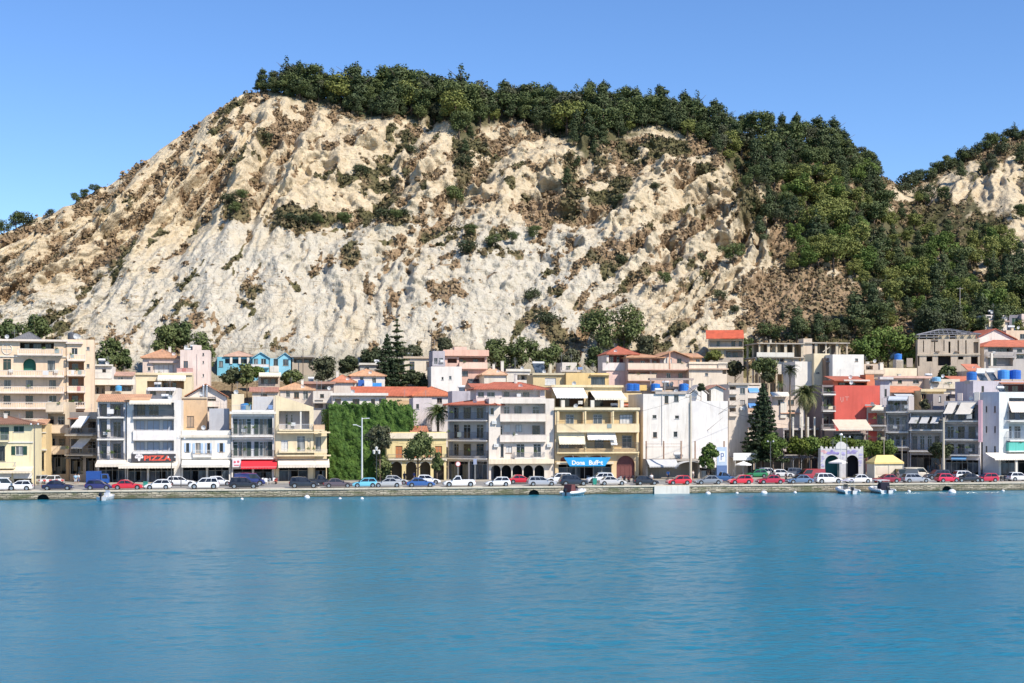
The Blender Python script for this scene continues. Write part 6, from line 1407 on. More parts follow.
# blue box lorry
t = empty('lorry', qp(98, 13, QZ), QROT, 'blue box lorry in front of the pizza building', 'lorry')
b = MB(); b.box(-2.3, .6, -1, 1, .75, 2.75); b.build('cargo_box', flat((.015, .07, .28), .5), t)
b = MB(); b.prism([(.68, .55), (2.3, .55), (2.3, 1.35), (1.95, 2.25), (.68, 2.25)], 'y', -.95, .95); b.build('cab', paint((.02, .09, .34)), t)
for s_ in (-1, 1): b = MB(); b.face([(.95, s_*.956, 1.4), (2.1, s_*.956, 1.4), (1.85, s_*.956, 2.1), (.95, s_*.956, 2.1)]); b.build('side_window', glassm(0), t)
for x in (-1.4, 1.5):
    for s_ in (-1, 1): b = MB(); b.bar((x, s_*.65, .42), (x, s_*.98, .42), .42, 16); w_ = b.build('wheel', flat((.012, .012, .013), .8), t); b = MB(); b.bar((x, s_*.96, .42), (x, s_*.995, .42), .22, 12); b.build('rim', flat((.4, .4, .4), .4, .5), w_)
t.scale = (.74, .8, .84)
# ---------------------------------------------------------------- scooters
def scooter_proto():
    t = empty('scooter', (0, 0, 0)); b = MB()
    b.prism([(-.75, .55), (-.62, .78), (-.05, .74), (.05, .36), (.30, .34), (.45, .92), (.54, .92), (.44, .28), (.1, .24), (-.3, .30), (-.7, .42)], 'y', -.16, .16); bd = b.build('body', paint((.05, .05, .06)), t); bd.material_slots[0].link = 'OBJECT'
    for x in (-.55, .58): b = MB(); b.bar((x, -.06, .25), (x, .06, .25), .25, 14); w_ = b.build('wheel', flat((.012, .012, .013), .8), t); b = MB(); b.bar((x, -.07, .25), (x, .07, .25), .13, 10); b.build('rim', flat((.45, .45, .46), .3, .6), w_)
    b = MB(); b.bar((.46, -.33, 1.04), (.46, .33, 1.04), .025, 6); b.bar((.50, 0, .85), (.46, 0, 1.04), .03, 6); b.build('handlebar', flat((.05, .05, .05), .4), t)
    b = MB(); b.prism([(-.72, .79), (-.66, .88), (-.1, .82), (-.06, .755)], 'y', -.15, .15); b.build('seat', flat((.02, .02, .02), .6), t)
    b = MB(); b.bar((.54, 0, .82), (.59, 0, .82), .09, 10); b.build('headlight', flat((.7, .7, .7), .15), t); return t
sp_ = None
for i, (px, off, col, dr, lb) in enumerate(((620, 12, (.5, .5, .5), 60, 'silver scooter, first of the row before the brown arched door'), (624.5, 12, cB, 70, 'black scooter, second of the row before the brown arched door'), (629, 11.5, (.12, .02, .02), 65, 'dark red scooter, third of the row before the brown door'), (633.5, 11.5, cB, 75, 'black scooter, right end of the row near the white block'), (637, 7, cW, 20, 'white scooter beside the small black car'), (1003, 3.4, cB, 30, 'black scooter left of the white hatchback at the right edge'), (1007, 5.2, (.5, .5, .52), 40, 'silver scooter touching the white hatchback at the right edge'), (276, 15, (.45, .08, .05), 80, 'red scooter beside the red awning cafe tables'))):
    o = copy_tree(sp_) if sp_ else scooter_proto(); sp_ = sp_ or o
    for ch in o.children:
        if ch.name.startswith('body'): ch.material_slots[0].link = 'OBJECT'; ch.material_slots[0].material = paint(col)
    o.location = qp(px, off, QZ); o.rotation_euler = (0, 0, QROT+R(dr)); tag(o, lb, 'scooter', 'scooters parked by the quay')
# ================================================================ BOATS AND BUOYS
def boat(label, px, off, L, Wd, rz, deck, tube=False, top=None, engine=True, cover=None):
    t = empty('motor_boat', qp(px, off, 0), QROT + rz, label, 'boat', 'small boats along the quay'); h = L/2
    st = []
    for q in np.linspace(0, 1, 9):
        x = -h + L*q; w_ = Wd/2*(1 if q < .5 else math.sqrt(max(.0, 1-((q-.5)/.5)**2.2))); w_ = max(w_, .03)
        st.append((x, w_, .52+.28*q*q))
    b = MB()
    for i in range(8):
        (x0, w0, z0), (x1, w1, z1) = st[i], st[i+1]
        for s_ in (-1, 1):
            b.face(((x0, s_*w0*.7, -.2), (x1, s_*w1*.55, -.2), (x1, s_*w1, z1), (x0, s_*w0, z0))); b.face(((x0, s_*w0, z0), (x1, s_*w1, z1), (x1, s_*w1*.86, z1+.01), (x0, s_*w0*.86, z0+.01)))
            b.face(((x0, s_*w0*.86, z0+.01), (x1, s_*w1*.86, z1+.01), (x1, s_*w1*.8, .22), (x0, s_*w0*.8, .22)))
        b.face(((x0, -w0*.8, .22), (x1, -w1*.8, .22), (x1, w1*.8, .22), (x0, w0*.8, .22)))
    b.face(((-h, -Wd*.35, -.2), (-h, Wd*.35, -.2), (-h, Wd*.5, .52), (-h, -Wd*.5, .52)))
    b.build('hull', flat((.76, .76, .75) if not tube else (.70, .70, .70), .3), t, fix=False)
    if tube:
        b = MB()
        for s_ in (-1, 1):
            for i in range(8): (x0, w0, z0), (x1, w1, z1) = st[i], st[i+1]; b.bar((x0, s_*w0, z0-.05), (x1, s_*w1, z1-.05), .24, 10)
            b.bar((-h-.35, s_*Wd/2, .47), (-h, s_*Wd/2, .47), .10, 10, .24)
        b.smooth = True; b.build('tube', flat((.74, .74, .73), .45), t)
    if engine:
        b = MB(); b.prism([(-h-.42, .60), (-h-.50, .95), (-h-.30, 1.18), (-h+.02, 1.10), (-h+.05, .62)], 'y', -.2, .2); b.box(-h-.26, -h-.08, -.08, .08, -.3, .62); b.build('outboard_motor', flat((.02, .022, .03), .35), t)
    b = MB(); b.box(-.2, .35, -.35, .35, .22, 1.05); b.face(((.36, -.35, 1.05), (.36, .35, 1.05), (.12, .33, 1.42), (.12, -.33, 1.42))); b.build('console', flat(deck, .45), t)
    b = MB(); b.box(-1.2, -.75, -.45, .45, .22, .68); b.build('seat', flat((.72, .70, .66), .6), t)
    if top:
        b = MB()
        for x in (-1.1, .5):
            for s_ in (-1, 1): b.bar((x, s_*Wd*.40, .6), (x, s_*Wd*.36, 2.05), .025, 6)
        b.build('canopy_frame', flat((.6, .6, .6), .3, .6), t); b = MB(); b.slab(((-1.3, -Wd*.42, 2.05), (.7, -Wd*.42, 2.05), (.7, Wd*.42, 2.05), (-1.3, Wd*.42, 2.05)), .07); b.build('canopy', cloth(top), t)
    if cover: b = MB(); b.prism([(-1.9, .3), (-1.7, 1.7), (-.9, 1.7), (-.7, .3)], 'y', -.75, .75); b.build('cover', cloth(cover), t)
    return t
boat('small white motor boat moored by the indigo hatchback', 107, -2.2, 3.6, 1.6, R(70), (.66, .68, .72), engine=True)
boat('grey rubber boat with dark engine under the pale silver saloon', 575, -2.0, 4.2, 2.0, R(38), (.12, .10, .12), tube=True, cover=(.16, .06, .06))
boat('white rubber boat with raised lilac canopy below the mural gate', 846, -3.6, 5.2, 2.4, R(86), (.30, .26, .22), tube=True, top=(.50, .47, .56))
boat('white rubber boat with tall dark cover below the maroon saloon', 880, -3.4, 5.0, 2.5, R(92), (.04, .04, .05), tube=True, cover=(.02, .02, .035), top=(.66, .66, .66))
bp = None
for px, off, s_, lb in ((307, -1.6, 1.0, 'white mooring buoy by the wall below the dark saloon'), (340, -6, .55, 'tiny white buoy on the water below the dark purple saloon'), (362, -6.5, .6, 'tiny white buoy on the water below the light blue hatchback'), (242, -4.5, .55, 'tiny white buoy on the water below the black off-roader'), (708, -2.4, 1.0, 'white mooring buoy right of the white landing block'), (737, -2.0, .6, 'tiny white buoy below the glossy red hatchback'), (764, -3.0, 1.25, 'large white mooring buoy below the crimson saloon'), (795, -2.0, .65, 'small white buoy below the steel blue saloon'), (909, -2.0, .7, 'small white buoy below the silver estate car'), (952, -5.5, 1.5, 'largest white mooring buoy below the bright red hatchback at the right'), (1003, -3.0, .6, 'small white buoy near the right edge')):
    if bp is None:
        o = empty('mooring_buoy', (0, 0, 0)); bm = bmesh.new(); bmesh.ops.create_uvsphere(bm, u_segments=16, v_segments=10, radius=.42)
        bmesh.ops.scale(bm, vec=(1, 1, .8), verts=bm.verts); me_ = bpy.data.meshes.new('float'); bm.to_mesh(me_); bm.free(); [setattr(p, 'use_smooth', True) for p in me_.polygons]; link('float', me_, flat((.76, .76, .75), .4), o)
        b = MB(); b.bar((0, 0, .3), (0, 0, .46), .03, 6)
        for i in range(10): a0, a1 = i*.6283, (i+1)*.6283; b.bar((.09*math.cos(a0), 0, .54+.09*math.sin(a0)), (.09*math.cos(a1), 0, .54+.09*math.sin(a1)), .018, 5)
        b.build('ring', flat((.3, .3, .3), .5, .5), o); bp = o
    else: o = copy_tree(bp)
    o.location = qp(px, off, .06); o.scale = (s_, s_, s_); tag(o, lb, 'buoy', 'mooring buoys')
# ================================================================ STREET FURNITURE
def pole(name, label, cat, px, off, h, r0, r1, m, z=QZ, P=None):
    t = empty(name, P or qp(px, off, z), QROT, label, cat); b = MB(); b.bar((0, 0, -.3), (0, 0, h), r0, 10, r1); b.build('pole', m, t); return t
GALV = flat((.62, .62, .60), .45)
t = pole('street_lamp', 'tall white double-armed street lamp in front of the ivy wall', 'street lamp', 362, 5, 10.6, .16, .10, GALV)
b = MB(); b.bar((0, 0, 10.45), (.75, 0, 10.5), .06, 6); b.bar((0, 0, 9.1), (-1.0, 0, 9.5), .06, 6); b.build('arm', GALV, t)
for x, z in ((.85, 10.5), (-1.1, 9.5)): b = MB(); b.box(x-.3, x+.3, -.14, .14, z-.06, z+.07); b.build('lamp_head', flat((.6, .6, .6), .4), t)
t = pole('street_lamp', 'dark iron post with a cluster of white lanterns by the silver saloon', 'street lamp', 376.5, 5, 5.2, .09, .05, flat((.04, .045, .045), .5))
for x, z in ((-.38, 5.0), (.38, 5.0), (0, 5.5)): b = MB(); b.bar((x, 0, z), (x, 0, z+.5), .16, 8, .24); b.bar((x, 0, z+.5), (x, 0, z+.65), .26, 8, .04); b.build('lantern', flat((.70, .66, .60), .3), t); b = MB(); b.bar((0, 0, 4.8), (x, 0, z), .03, 5); b.build('bracket', flat((.04, .045, .045), .5), t)
for px, off, h, lb in ((34.5, 6, 9.6, 'tall dark lamp post at the corner of the pale yellow house'), (171.5, 5, 4.6, 'slim dark lamp post in front of the pizza sign, right end'), (181, 8, 7.4, 'slim dark lamp post between the pizza flats and blue shutters'), (846.8, 4, 7.4, 'slim dark lamp post in front of the mural gate'), (770.5, 16, 6.5, 'slim lamp post with twin globes before the round clipped bush')):
    t = pole('street_lamp', lb, 'street lamp', px, off, h, .075, .05, flat((.10, .10, .10), .5))
    for x in (-.5, .5): b = MB(); b.bar((0, 0, h-.1), (x, 0, h+.05), .03, 5); b.build('arm', flat((.10, .10, .10), .5), t); b = MB(); b.bar((x, 0, h-.06), (x, 0, h+.2), .16, 8, .10); b.build('lamp_head', flat((.55, .55, .54), .3), t)
t = pole('street_lamp', 'white globe lamp on a pale post above the mural gate', 'street lamp', 841, 14, 7.6, .07, .05, GALV); b = MB(); b.bar((0, 0, 7.6), (0, 0, 7.9), .34, 10, .2); b.build('lamp_head', flat((.72, .72, .7), .3), t)
CONCP = wallm((.58, .52, .43), .4)
wires = []
def upole(px, off, h, lb, r0=.19, arms=1, P=None, z=QZ, m=None):
    t = pole('utility_pole', lb, 'utility pole', px, off, h, r0, r0*.65, m or CONCP, z=z, P=P); top = t.location.copy()
    for i in range(arms): b = MB(); b.box(-.85, .85, -.05, .05, h-.45-.5*i, h-.36-.5*i); [b.bar((x, 0, h-.36-.5*i), (x, 0, h-.18-.5*i), .05, 6) for x in (-.75, 0, .75)]; b.build('cross_arm', flat((.30, .27, .24), .7), t)
    wires.append(top + Vector((0, 0, h-.25))); return t
upole(690.5, 14, 14.4, 'tall concrete utility pole in front of the white blind-walled block', .24)
upole(943.5, 15, 10.6, 'thick cream utility pole behind the bright red hatchback', .24)
upole(884, 20, 7.0, 'thin pale flag pole left of the yellow canopy kiosk', .07, 0)
upole(902, 20, 6.6, 'thin pale pole at the right end of the yellow canopy', .07, 0)
upole(431.5, 0, 0, 'x', P=on_hill(431.5, 371)) if False else None
for px, py, h, lb in ((431.5, 366, 8.5, 'dark wooden utility pole on the slope left of the pink parapet villa'), (960, 332, 11.5, 'tall pale utility pole standing behind the concrete ruin'), (983, 322, 7.5, 'pale pole beside the roadside hut high on the right'), (855, 336, 5.5, 'short pole among the trees above the white cube house'), (941, 332, 3.6, 'short pale pole behind the left end of the concrete ruin'), (303, 384, 7.5, 'slim dark pole below the weathered concrete cabin'), (494.5, 367, 6.5, 'slim pale pole before the green shrub mass'), (833, 376, 3.0, 'thin pole beside the roof of the red painted block')):
    P = on_hill(px, py); P.z = ground(px, P.y) - .2
    upole(px, 0, h, lb, .11, 1, P=P, m=flat((.40, .36, .32), .7) if 'pale' in lb else flat((.13, .10, .08), .8))
def wire(A, B_, sag, lb):
    b = MB(); pts = [A.lerp(B_, q) - Vector((0, 0, sag*4*q*(1-q))) for q in np.linspace(0, 1, 13)]
    for p, q in zip(pts[:-1], pts[1:]): b.bar(p, q, .022, 4, cap=False)
    tag(b.build('overhead_wire', flat((.03, .03, .03), .6)), lb, 'wire')
wire(wires[0], qp(556, 21.6, 11.2), 1.0, 'overhead wire from the concrete pole to the yellow flats'); wire(wires[0], qp(834, 37, 10.2), 1.6, 'overhead wire from the concrete pole to the red painted block')
wire(wires[1], qp(867, 36, 9.5), 1.0, 'overhead wire from the cream pole to the beige shaded flats'); wire(qp(362, 5, 9.4), qp(446, 22, 7.5), .8, 'thin wire from the tall street lamp to the corner flats'); wire(qp(327, 21, 9), qp(362, 5, 9.0), .6, 'thin wire from the cream flats to the tall street lamp')
# parking sign tower
t = empty('parking_sign', qp(722, 15.5, QZ), QROT, 'blue and white parking sign tower with letter P beside the street tree', 'sign')
b = MB(); b.box(-.9, .9, 0, .35, 0, 2.5); b.build('base', flat((.10, .17, .34), .6), t)
b = MB(); b.box(-.85, .85, .04, .30, 2.5, 5.6); b.build('board', flat((.46, .56, .68), .5), t)
b = MB(); b.box(-.5, .55, .012, .039, 3.1, 4.9); b.build('panel', flat((.76, .77, .78), .5), t)
b = MB(); b.box(-.22, -.08, -.01, .0115, 3.4, 4.6); b.box(-.08, .22, -.01, .0115, 4.48, 4.6); b.box(-.08, .22, -.01, .0115, 3.95, 4.07); b.box(.2, .33, -.01, .0115, 4.02, 4.53); b.build('lettering', flat((.10, .16, .34), .5), t)
t = empty('traffic_sign', qp(458, 13, QZ), QROT, 'round white traffic sign behind the white pickup', 'sign'); b = MB(); b.bar((0, 0, -.2), (0, 0, 3.1), .04, 6); b.build('pole', GALV, t)
b = MB(); b.bar((0, -.04, 3.1), (0, -.02, 3.1), .42, 16); b.build('sign_plate', flat((.60, .08, .07), .5), t); b = MB(); b.bar((0, -.06, 3.1), (0, -.041, 3.1), .33, 16); b.build('sign_face', flat((.74, .74, .74), .5), t)
t = empty('traffic_sign', qp(475, 13, QZ), QROT, 'small blue sign on a post before the shaded corner wing', 'sign'); b = MB(); b.bar((0, 0, -.2), (0, 0, 3.6), .04, 6); b.build('pole', GALV, t); b = MB(); b.box(-.28, .28, -.06, -.03, 3.0, 3.9); b.build('sign_plate', flat((.30, .34, .46), .5), t)
t = empty('signboard', qp(745.5, 26.5, QZ), QROT, 'long white signboard on posts above the green hatchback', 'sign'); b = MB()
for x in (-1.9, 1.9): b.bar((x, .1, -.2), (x, .1, 3.0), .06, 6)
b.build('post', GALV, t); b = MB(); b.box(-2.25, 2.25, -.06, .05, 3.0, 4.3); b.build('board', flat((.76, .76, .74), .5), t)
for px, off, lb, c in ((145.5, 2.4, 'teal green litter bin between the red saloon and white hatchback', (.03, .26, .20)), (594.5, 2.2, 'green wheeled bin on the quay above the grey rubber boat', (.02, .26, .20))):
    t = empty('wheeled_bin', qp(px, off, QZ), QROT, lb, 'bin'); b = MB(); b.prism([(-.26, .12), (.26, .12), (.33, 1.0), (-.33, 1.0)], 'y', -.33, .33); b.build('bin_body', flat(c, .5), t)
    b = MB(); b.prism([(-.36, 1.003), (.36, 1.003), (.33, 1.1), (-.3, 1.14)], 'y', -.36, .36); b.build('lid', flat(sc3(c, .8), .5), t)
    for x in (-.22, .22): b = MB(); b.bar((x-.04, .3, .12), (x+.04, .3, .12), .12, 10); b.build('wheel', flat((.02, .02, .02), .8), t)
# red and white railing up the side street
t = empty('street_barrier', qp(52, 17, QZ), QROT, 'red and white street barrier behind the navy saloon', 'barrier'); b = MB()
for x in np.arange(-1.8, 2.0, .9): b.bar((x, 0, -.1), (x, 0, .95), .04, 6)
b.build('post', GALV, t)
for i, x in enumerate(np.arange(-1.8, 1.75, .45)): b = MB(); b.box(x, x+.44, -.05, -.041+.03, .62, .90); b.build('rail_panel', flat((.60, .10, .08) if i % 2 else (.74, .72, .70), .6), t)
# parasols and cafe furniture
def parasol(lb, px, off, h, r_, col, n=8):
    t = empty('parasol', qp(px, off, QZ), QROT, lb, 'parasol'); b = MB(); b.bar((0, 0, 0), (0, 0, h+.1), .035, 8); b.bar((0, 0, 0), (0, 0, .08), .3, 10); b.build('pole', flat((.5, .5, .48), .5), t); b = MB()
    for i in range(n): a0, a1 = 6.2832*i/n, 6.2832*(i+1)/n; b.face(((0, 0, h), (r_*math.cos(a0), r_*math.sin(a0), h-.55), (r_*math.cos(a1), r_*math.sin(a1), h-.55))); b.face(((r_*math.cos(a0), r_*math.sin(a0), h-.55), (r_*math.cos(a1), r_*math.sin(a1), h-.55), (r_*math.cos(a1), r_*math.sin(a1), h-.75), (r_*math.cos(a0), r_*math.sin(a0), h-.75)))
    b.build('canopy', cloth(col), t, fix=False)
parasol('white parasol over the seats left of the green hatchback', 743.5, 25, 2.9, 1.5, (.78, .77, .74)); parasol('cream parasol in front of the mural gate', 838, 12.0, 3.6, 1.7, (.74, .70, .66), 4)
def cafe_chair(lb, px, off, rz):
    t = empty('cafe_chair', qp(px, off, QZ), rz, lb, 'chair', 'white cafe chairs'); b = MB(); b.box(-.25, .25, -.25, .25, .42, .47); b.build('seat', flat((.74, .74, .73), .5), t); b = MB(); b.box(-.25, .25, .22, .27, .47, .95); b.build('backrest', flat((.74, .74, .73), .5), t)
    for x in (-.22, .22):
        for y in (-.22, .22): b = MB(); b.bar((x, y, 0), (x, y, .42), .02, 5); b.build('leg', flat((.7, .7, .7), .4), t)
for i, (px, off, rz) in enumerate(((266, 14.5, .3), (271, 15, 2.2), (264, 16, 1.2), (273, 16.5, 4))): cafe_chair(['white cafe chair nearest the quay under the red awning', 'white cafe chair right of the nearest one under the red awning', 'white cafe chair at the left rear under the red awning', 'white cafe chair at the right rear under the red awning'][i], px, off, rz)
t = empty('cafe_table', qp(268.5, 15.8, QZ), 0, 'round white cafe table under the right end of the red awning', 'table'); b = MB(); b.bar((0, 0, .72), (0, 0, .76), .42, 16); b.build('table_top', flat((.72, .72, .70), .4), t); b = MB(); b.bar((0, 0, 0), (0, 0, .72), .04, 8); b.bar((0, 0, 0), (0, 0, .04), .28, 12); b.build('pedestal', flat((.3, .3, .3), .4), t)
# ---------------------------------------------------------------- people (a dozen pixels tall)
def person(lb, px, off, shirt, legs, rz=0, hgt=1.72, arm=.15, z=QZ):
    s_ = hgt/1.75; t = empty('person', qp(px, off, z), QROT+rz, lb, 'person'); V, E, RR = [], [], []
    def j(p, r_, par=None):
        V.append(tuple(x*s_ for x in p)); RR.append(r_*s_)
        if par is not None: E.append((par, len(V)-1))
        return len(V)-1
    pel = j((0, 0, .95), .14); ch = j((0, 0, 1.30), .155, pel); nk = j((0, 0, 1.48), .06, ch); j((0, -.01, 1.56), .075, nk); hd = j((0, -.02, 1.66), .098, len(V)-1); j((0, -.02, 1.74), .06, hd); 
    for k in (-1, 1):
        hp = j((k*.09, 0, .88), .095, pel); kn = j((k*.10, -.03*k, .50), .062, hp); an = j((k*.11, .02, .09), .042, kn); j((k*.12, -.15, .04), .035, an)
        sh = j((k*.19, 0, 1.40), .062, ch); el = j((k*.25, .02, 1.12), .046, sh); wr = j((k*.26, -arm, .88), .032, el); pm = j((k*.26, -arm-.03, .80), .030, wr)
        for q in range(4): j((k*.26+(q-1.5)*.018, -arm-.05, .715+abs(q-1.3)*.012), .010, pm)
        j((k*(.26-.045), -arm-.05, .775), .011, pm)
    me = bpy.data.meshes.new('body'); me.from_pydata(V, E, []); o = link('body', me, flat((.46, .28, .20), .6), t)
    m_ = o.modifiers.new('skin', 'SKIN'); sv = me.skin_vertices[0].data
    for i, r_ in enumerate(RR): sv[i].radius = (r_, r_)
    sv[0].use_root = True; o.modifiers.new('sub', 'SUBSURF').levels = 1
    o.modifiers['sub'].render_levels = 1
    b = MB(); b.bar((0, 0, .92*s_), (0, 0, 1.44*s_), .175*s_, 12, .19*s_)
    for k in (-1, 1): b.bar((k*.17*s_, 0, 1.42*s_), (k*.26*s_, .01, 1.15*s_), .085*s_, 8, .07*s_)
    b.smooth = True; b.build('shirt', cloth(shirt), t); b = MB()
    for k in (-1, 1): b.bar((k*.09*s_, 0, .94*s_), (k*.105*s_, -.02*k, .48*s_), .118*s_, 10, .088*s_)
    b.build('shorts', cloth(legs), t); b = MB(); b.bar((0, .0, 1.68*s_), (0, .0, 1.79*s_), .115*s_, 10, .07*s_); b.smooth = True; b.build('hair', flat((.03, .02, .015), .8), t)
for a in ((651.5, 4.6, (.76, .75, .74), (.60, .58, .54), 0, 'person in white shirt standing beside the small black car'), (786, 6, (.05, .05, .07), (.04, .04, .05), .6, 'person in dark clothes beside the steel blue saloon'), (774.5, 22, (.72, .72, .70), (.1, .12, .2), 1, 'person in white top near the parking shelters'), (668, 17.5, (.10, .25, .55), (.08, .08, .1), .2, 'person in blue shirt under the grey arched canopy'), (693, 16.8, (.68, .60, .56), (.2, .2, .22), .9, 'person in pale top beside the tall concrete pole'), (75.5, 19, (.30, .48, .68), (.5, .55, .6), .3, 'person in light blue shirt in the shaded side street'), (78.5, 19.5, (.62, .68, .74), (.12, .16, .3), 2, 'person in pale shirt in the shaded side street'), (404.5, 17.5, (.06, .06, .08), (.05, .05, .06), .3, 'person in black before the yellow arcades'), (414, 18, (.08, .10, .3), (.08, .08, .1), 1.2, 'person in navy top before the yellow arcades'), (898, 9, (.15, .12, .12), (.3, .25, .2), .4, 'person in dark top right of the kiosk')):
    person(a[5], a[0], a[1], a[2], a[3], a[4])
# ================================================================ GATE, KIOSK, SHELTERS
B = Bld('mural_gate', 'white crenellated wall with lilac mural and two arches', 820.5, 863.5, 449, 21, rot=-4, wall=(.66, .66, .70), depth=2.9, cat='gate')
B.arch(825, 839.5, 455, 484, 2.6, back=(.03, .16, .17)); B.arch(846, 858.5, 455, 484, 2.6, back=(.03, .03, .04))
b = MB(); x = .1
while x < B.W-.4: b.box(x, x+.38, .02, .4, B.H+.002, B.H+.38); x += .75
b.build('battlement', wallm((.77, .75, .75)), B.root)
u_, z_ = B.u(841.2), B.w(841.2, 449); b = MB(); pts = [(u_-.95, z_+.003)] + [(u_-.95*math.cos(q), z_+.35+.95*math.sin(q)) for q in np.linspace(0, math.pi, 15)] + [(u_+.95, z_+.003)]; b.prism(pts, 'y', -.06, .3); b.build('round_crest', wallm((.77, .76, .76)), B.root)
r2 = random.Random(8)
for cx, cy, n_, cs, sx, sy in ((833, 452.2, 16, (.30, .25, .50), 5.5, 1.5), (852, 451.8, 12, (.36, .31, .54), 4.2, 1.3), (824, 452, 8, (.60, .36, .36), 2.2, 1.4), (843, 456, 8, (.42, .38, .56), 1.2, 4.0), (860.5, 460, 8, (.40, .38, .56), .9, 6.0), (822.5, 462, 6, (.46, .42, .60), .9, 6.0)):
    for i in range(n_):
        px, py = cx+r2.uniform(-sx, sx), cy+r2.uniform(-sy, sy); u_, z_ = B.u(px), B.w(px, py); b = MB(); k = 9; rx, rz = r2.uniform(.18, .42), r2.uniform(.10, .22); ph = r2.uniform(0, 6)
        b.prism([(u_+rx*math.cos(ph+6.283*q/k)*r2.uniform(.75, 1.15), z_+rz*math.sin(ph+6.283*q/k)*r2.uniform(.75, 1.15)) for q in range(k)], 'y', -.012-.0015*i, -.003); b.build('mural_patch', flat(sc3(cs, r2.uniform(.8, 1.4)), .8), B.root)
for a in (820.6, 861.8): B.box('pinnacle', a, a+1.4, 446, 448.9, .0, .35, wallm(WHITE))
B.flatroof = False; B.done()
t = empty('kiosk', qp(884.7, 14.5, QZ), QROT, 'cream kiosk tent with pointed yellow canopy', 'kiosk'); hw_ = 2.7
b = MB(); b.box(-hw_+.1, hw_-.1, -1.6, 1.6, 0, 2.9); b.build('wall', cloth((.78, .68, .52)), t)
b = MB(); e = 2.95
b.face(((-hw_, -1.8, e), (hw_, -1.8, e), (hw_*.55, 0, e+1.2), (-hw_*.55, 0, e+1.2))); b.face(((hw_, 1.8, e), (-hw_, 1.8, e), (-hw_*.55, 0, e+1.2), (hw_*.55, 0, e+1.2))); b.face(((hw_, -1.8, e), (hw_, 1.8, e), (hw_*.55, 0, e+1.2))); b.face(((-hw_, 1.8, e), (-hw_, -1.8, e), (-hw_*.55, 0, e+1.2)))
for p, q in (((-hw_, -1.8), (hw_, -1.8)), ((hw_, -1.8), (hw_, 1.8)), ((hw_, 1.8), (-hw_, 1.8)), ((-hw_, 1.8), (-hw_, -1.8))): b.face((p+(e,), q+(e,), q+(e-.3,), p+(e-.3,)))
b.build('canopy', cloth((.80, .60, .24)), t, fix=False)
for x in (-hw_+.05, 0, hw_-.05): b = MB(); b.bar((x, -1.72, 0), (x, -1.72, e-.1), .035, 6); b.build('post', GALV, t)
b = MB(); b.box(-2.2, -.3, -1.63, -1.602, .9, 2.2); b.build('flap', cloth((.74, .62, .48)), t)
# parking shelters: steel frames with grey sheet roofs
for i, (pa, pb, off, lb) in enumerate(((733, 762, 29, 'grey sheet roof parking shelter behind the white signboard'), (763, 792, 30, 'grey sheet roof parking shelter in the middle below the conifer'), (793, 819, 29, 'grey sheet roof parking shelter beside the mural gate'))):
    P = qp(pa, off, QZ); W_ = (qp(pb, off)-qp(pa, off)).length; t = empty('parking_shelter', P, QROT, lb, 'shelter', 'parking shelters')
    b = MB(); b.slab(((0, 0, 3.3), (W_, 0, 3.3), (W_, 4.6, 3.75), (0, 4.6, 3.75)), .06); b.build('roof', wallm((.36, .35, .34), .6), t)
    for x in np.linspace(.1, W_-.1, 4): b = MB(); b.bar((x, .2, -.1), (x, .2, 3.25), .05, 6); b.bar((x, .2, 2.6), (x+.5, .2, 3.25), .03, 5); b.build('post', flat((.46, .45, .44), .5), t); b = MB(); b.bar((x, 4.3, -.1), (x, 4.3, 3.65), .05, 6); b.build('post', flat((.46, .45, .44), .5), t)
    b = MB(); b.box(0, W_, 4.45, 4.55, 0, 3.4); b.build('back_wall', wallm((.22, .20, .19), .6), t)
# ================================================================ PLANTING IN THE TOWN
def bigtree(lb, px, py_top, py_bot, wpx, off, mat, trunk_h=None, n=2600, leaf=.32, seed=1, cat='tree', name='leafy_tree', flatten=1.0, base=None, nlob=16, asp=None):
    """crown filling the given pixel box at distance off from the quay"""
    Yv = yq(px)+off; k = Yv/F; g = random.Random(seed); zg = ground(px, Yv) if base is None else base
    zt, zb = H+(HY-py_top)*k, H+(HY-py_bot)*k; w_ = wpx*k; c = (zt+zb)/2-zg; hh = (zt-zb)/2
    t = empty(name, ((px-CX)*k, Yv, zg), 0, lb, cat); lob = []
    for i in range(nlob):
        a = g.uniform(0, 6.283); f = g.uniform(-1, 1); rad = math.sqrt(max(0, 1-f*f*.8))*g.uniform(.35, .78)
        q = g.uniform(.24, .42); lob.append((math.cos(a)*rad*w_/2, math.sin(a)*rad*w_/2*.85, c+f*hh*.68, q*w_/2*1.1, q*w_/2, min(q*w_/2, q*hh*1.5)*flatten))
    lob.append((0, 0, c, w_*.27, w_*.25, hh*.6))
    trunk(t, max(1.5, c), max(.12, w_*.03), 6, seed); leaf_cloud('crown', lob, n, leaf, seed, mat, t, .5, .2); return t
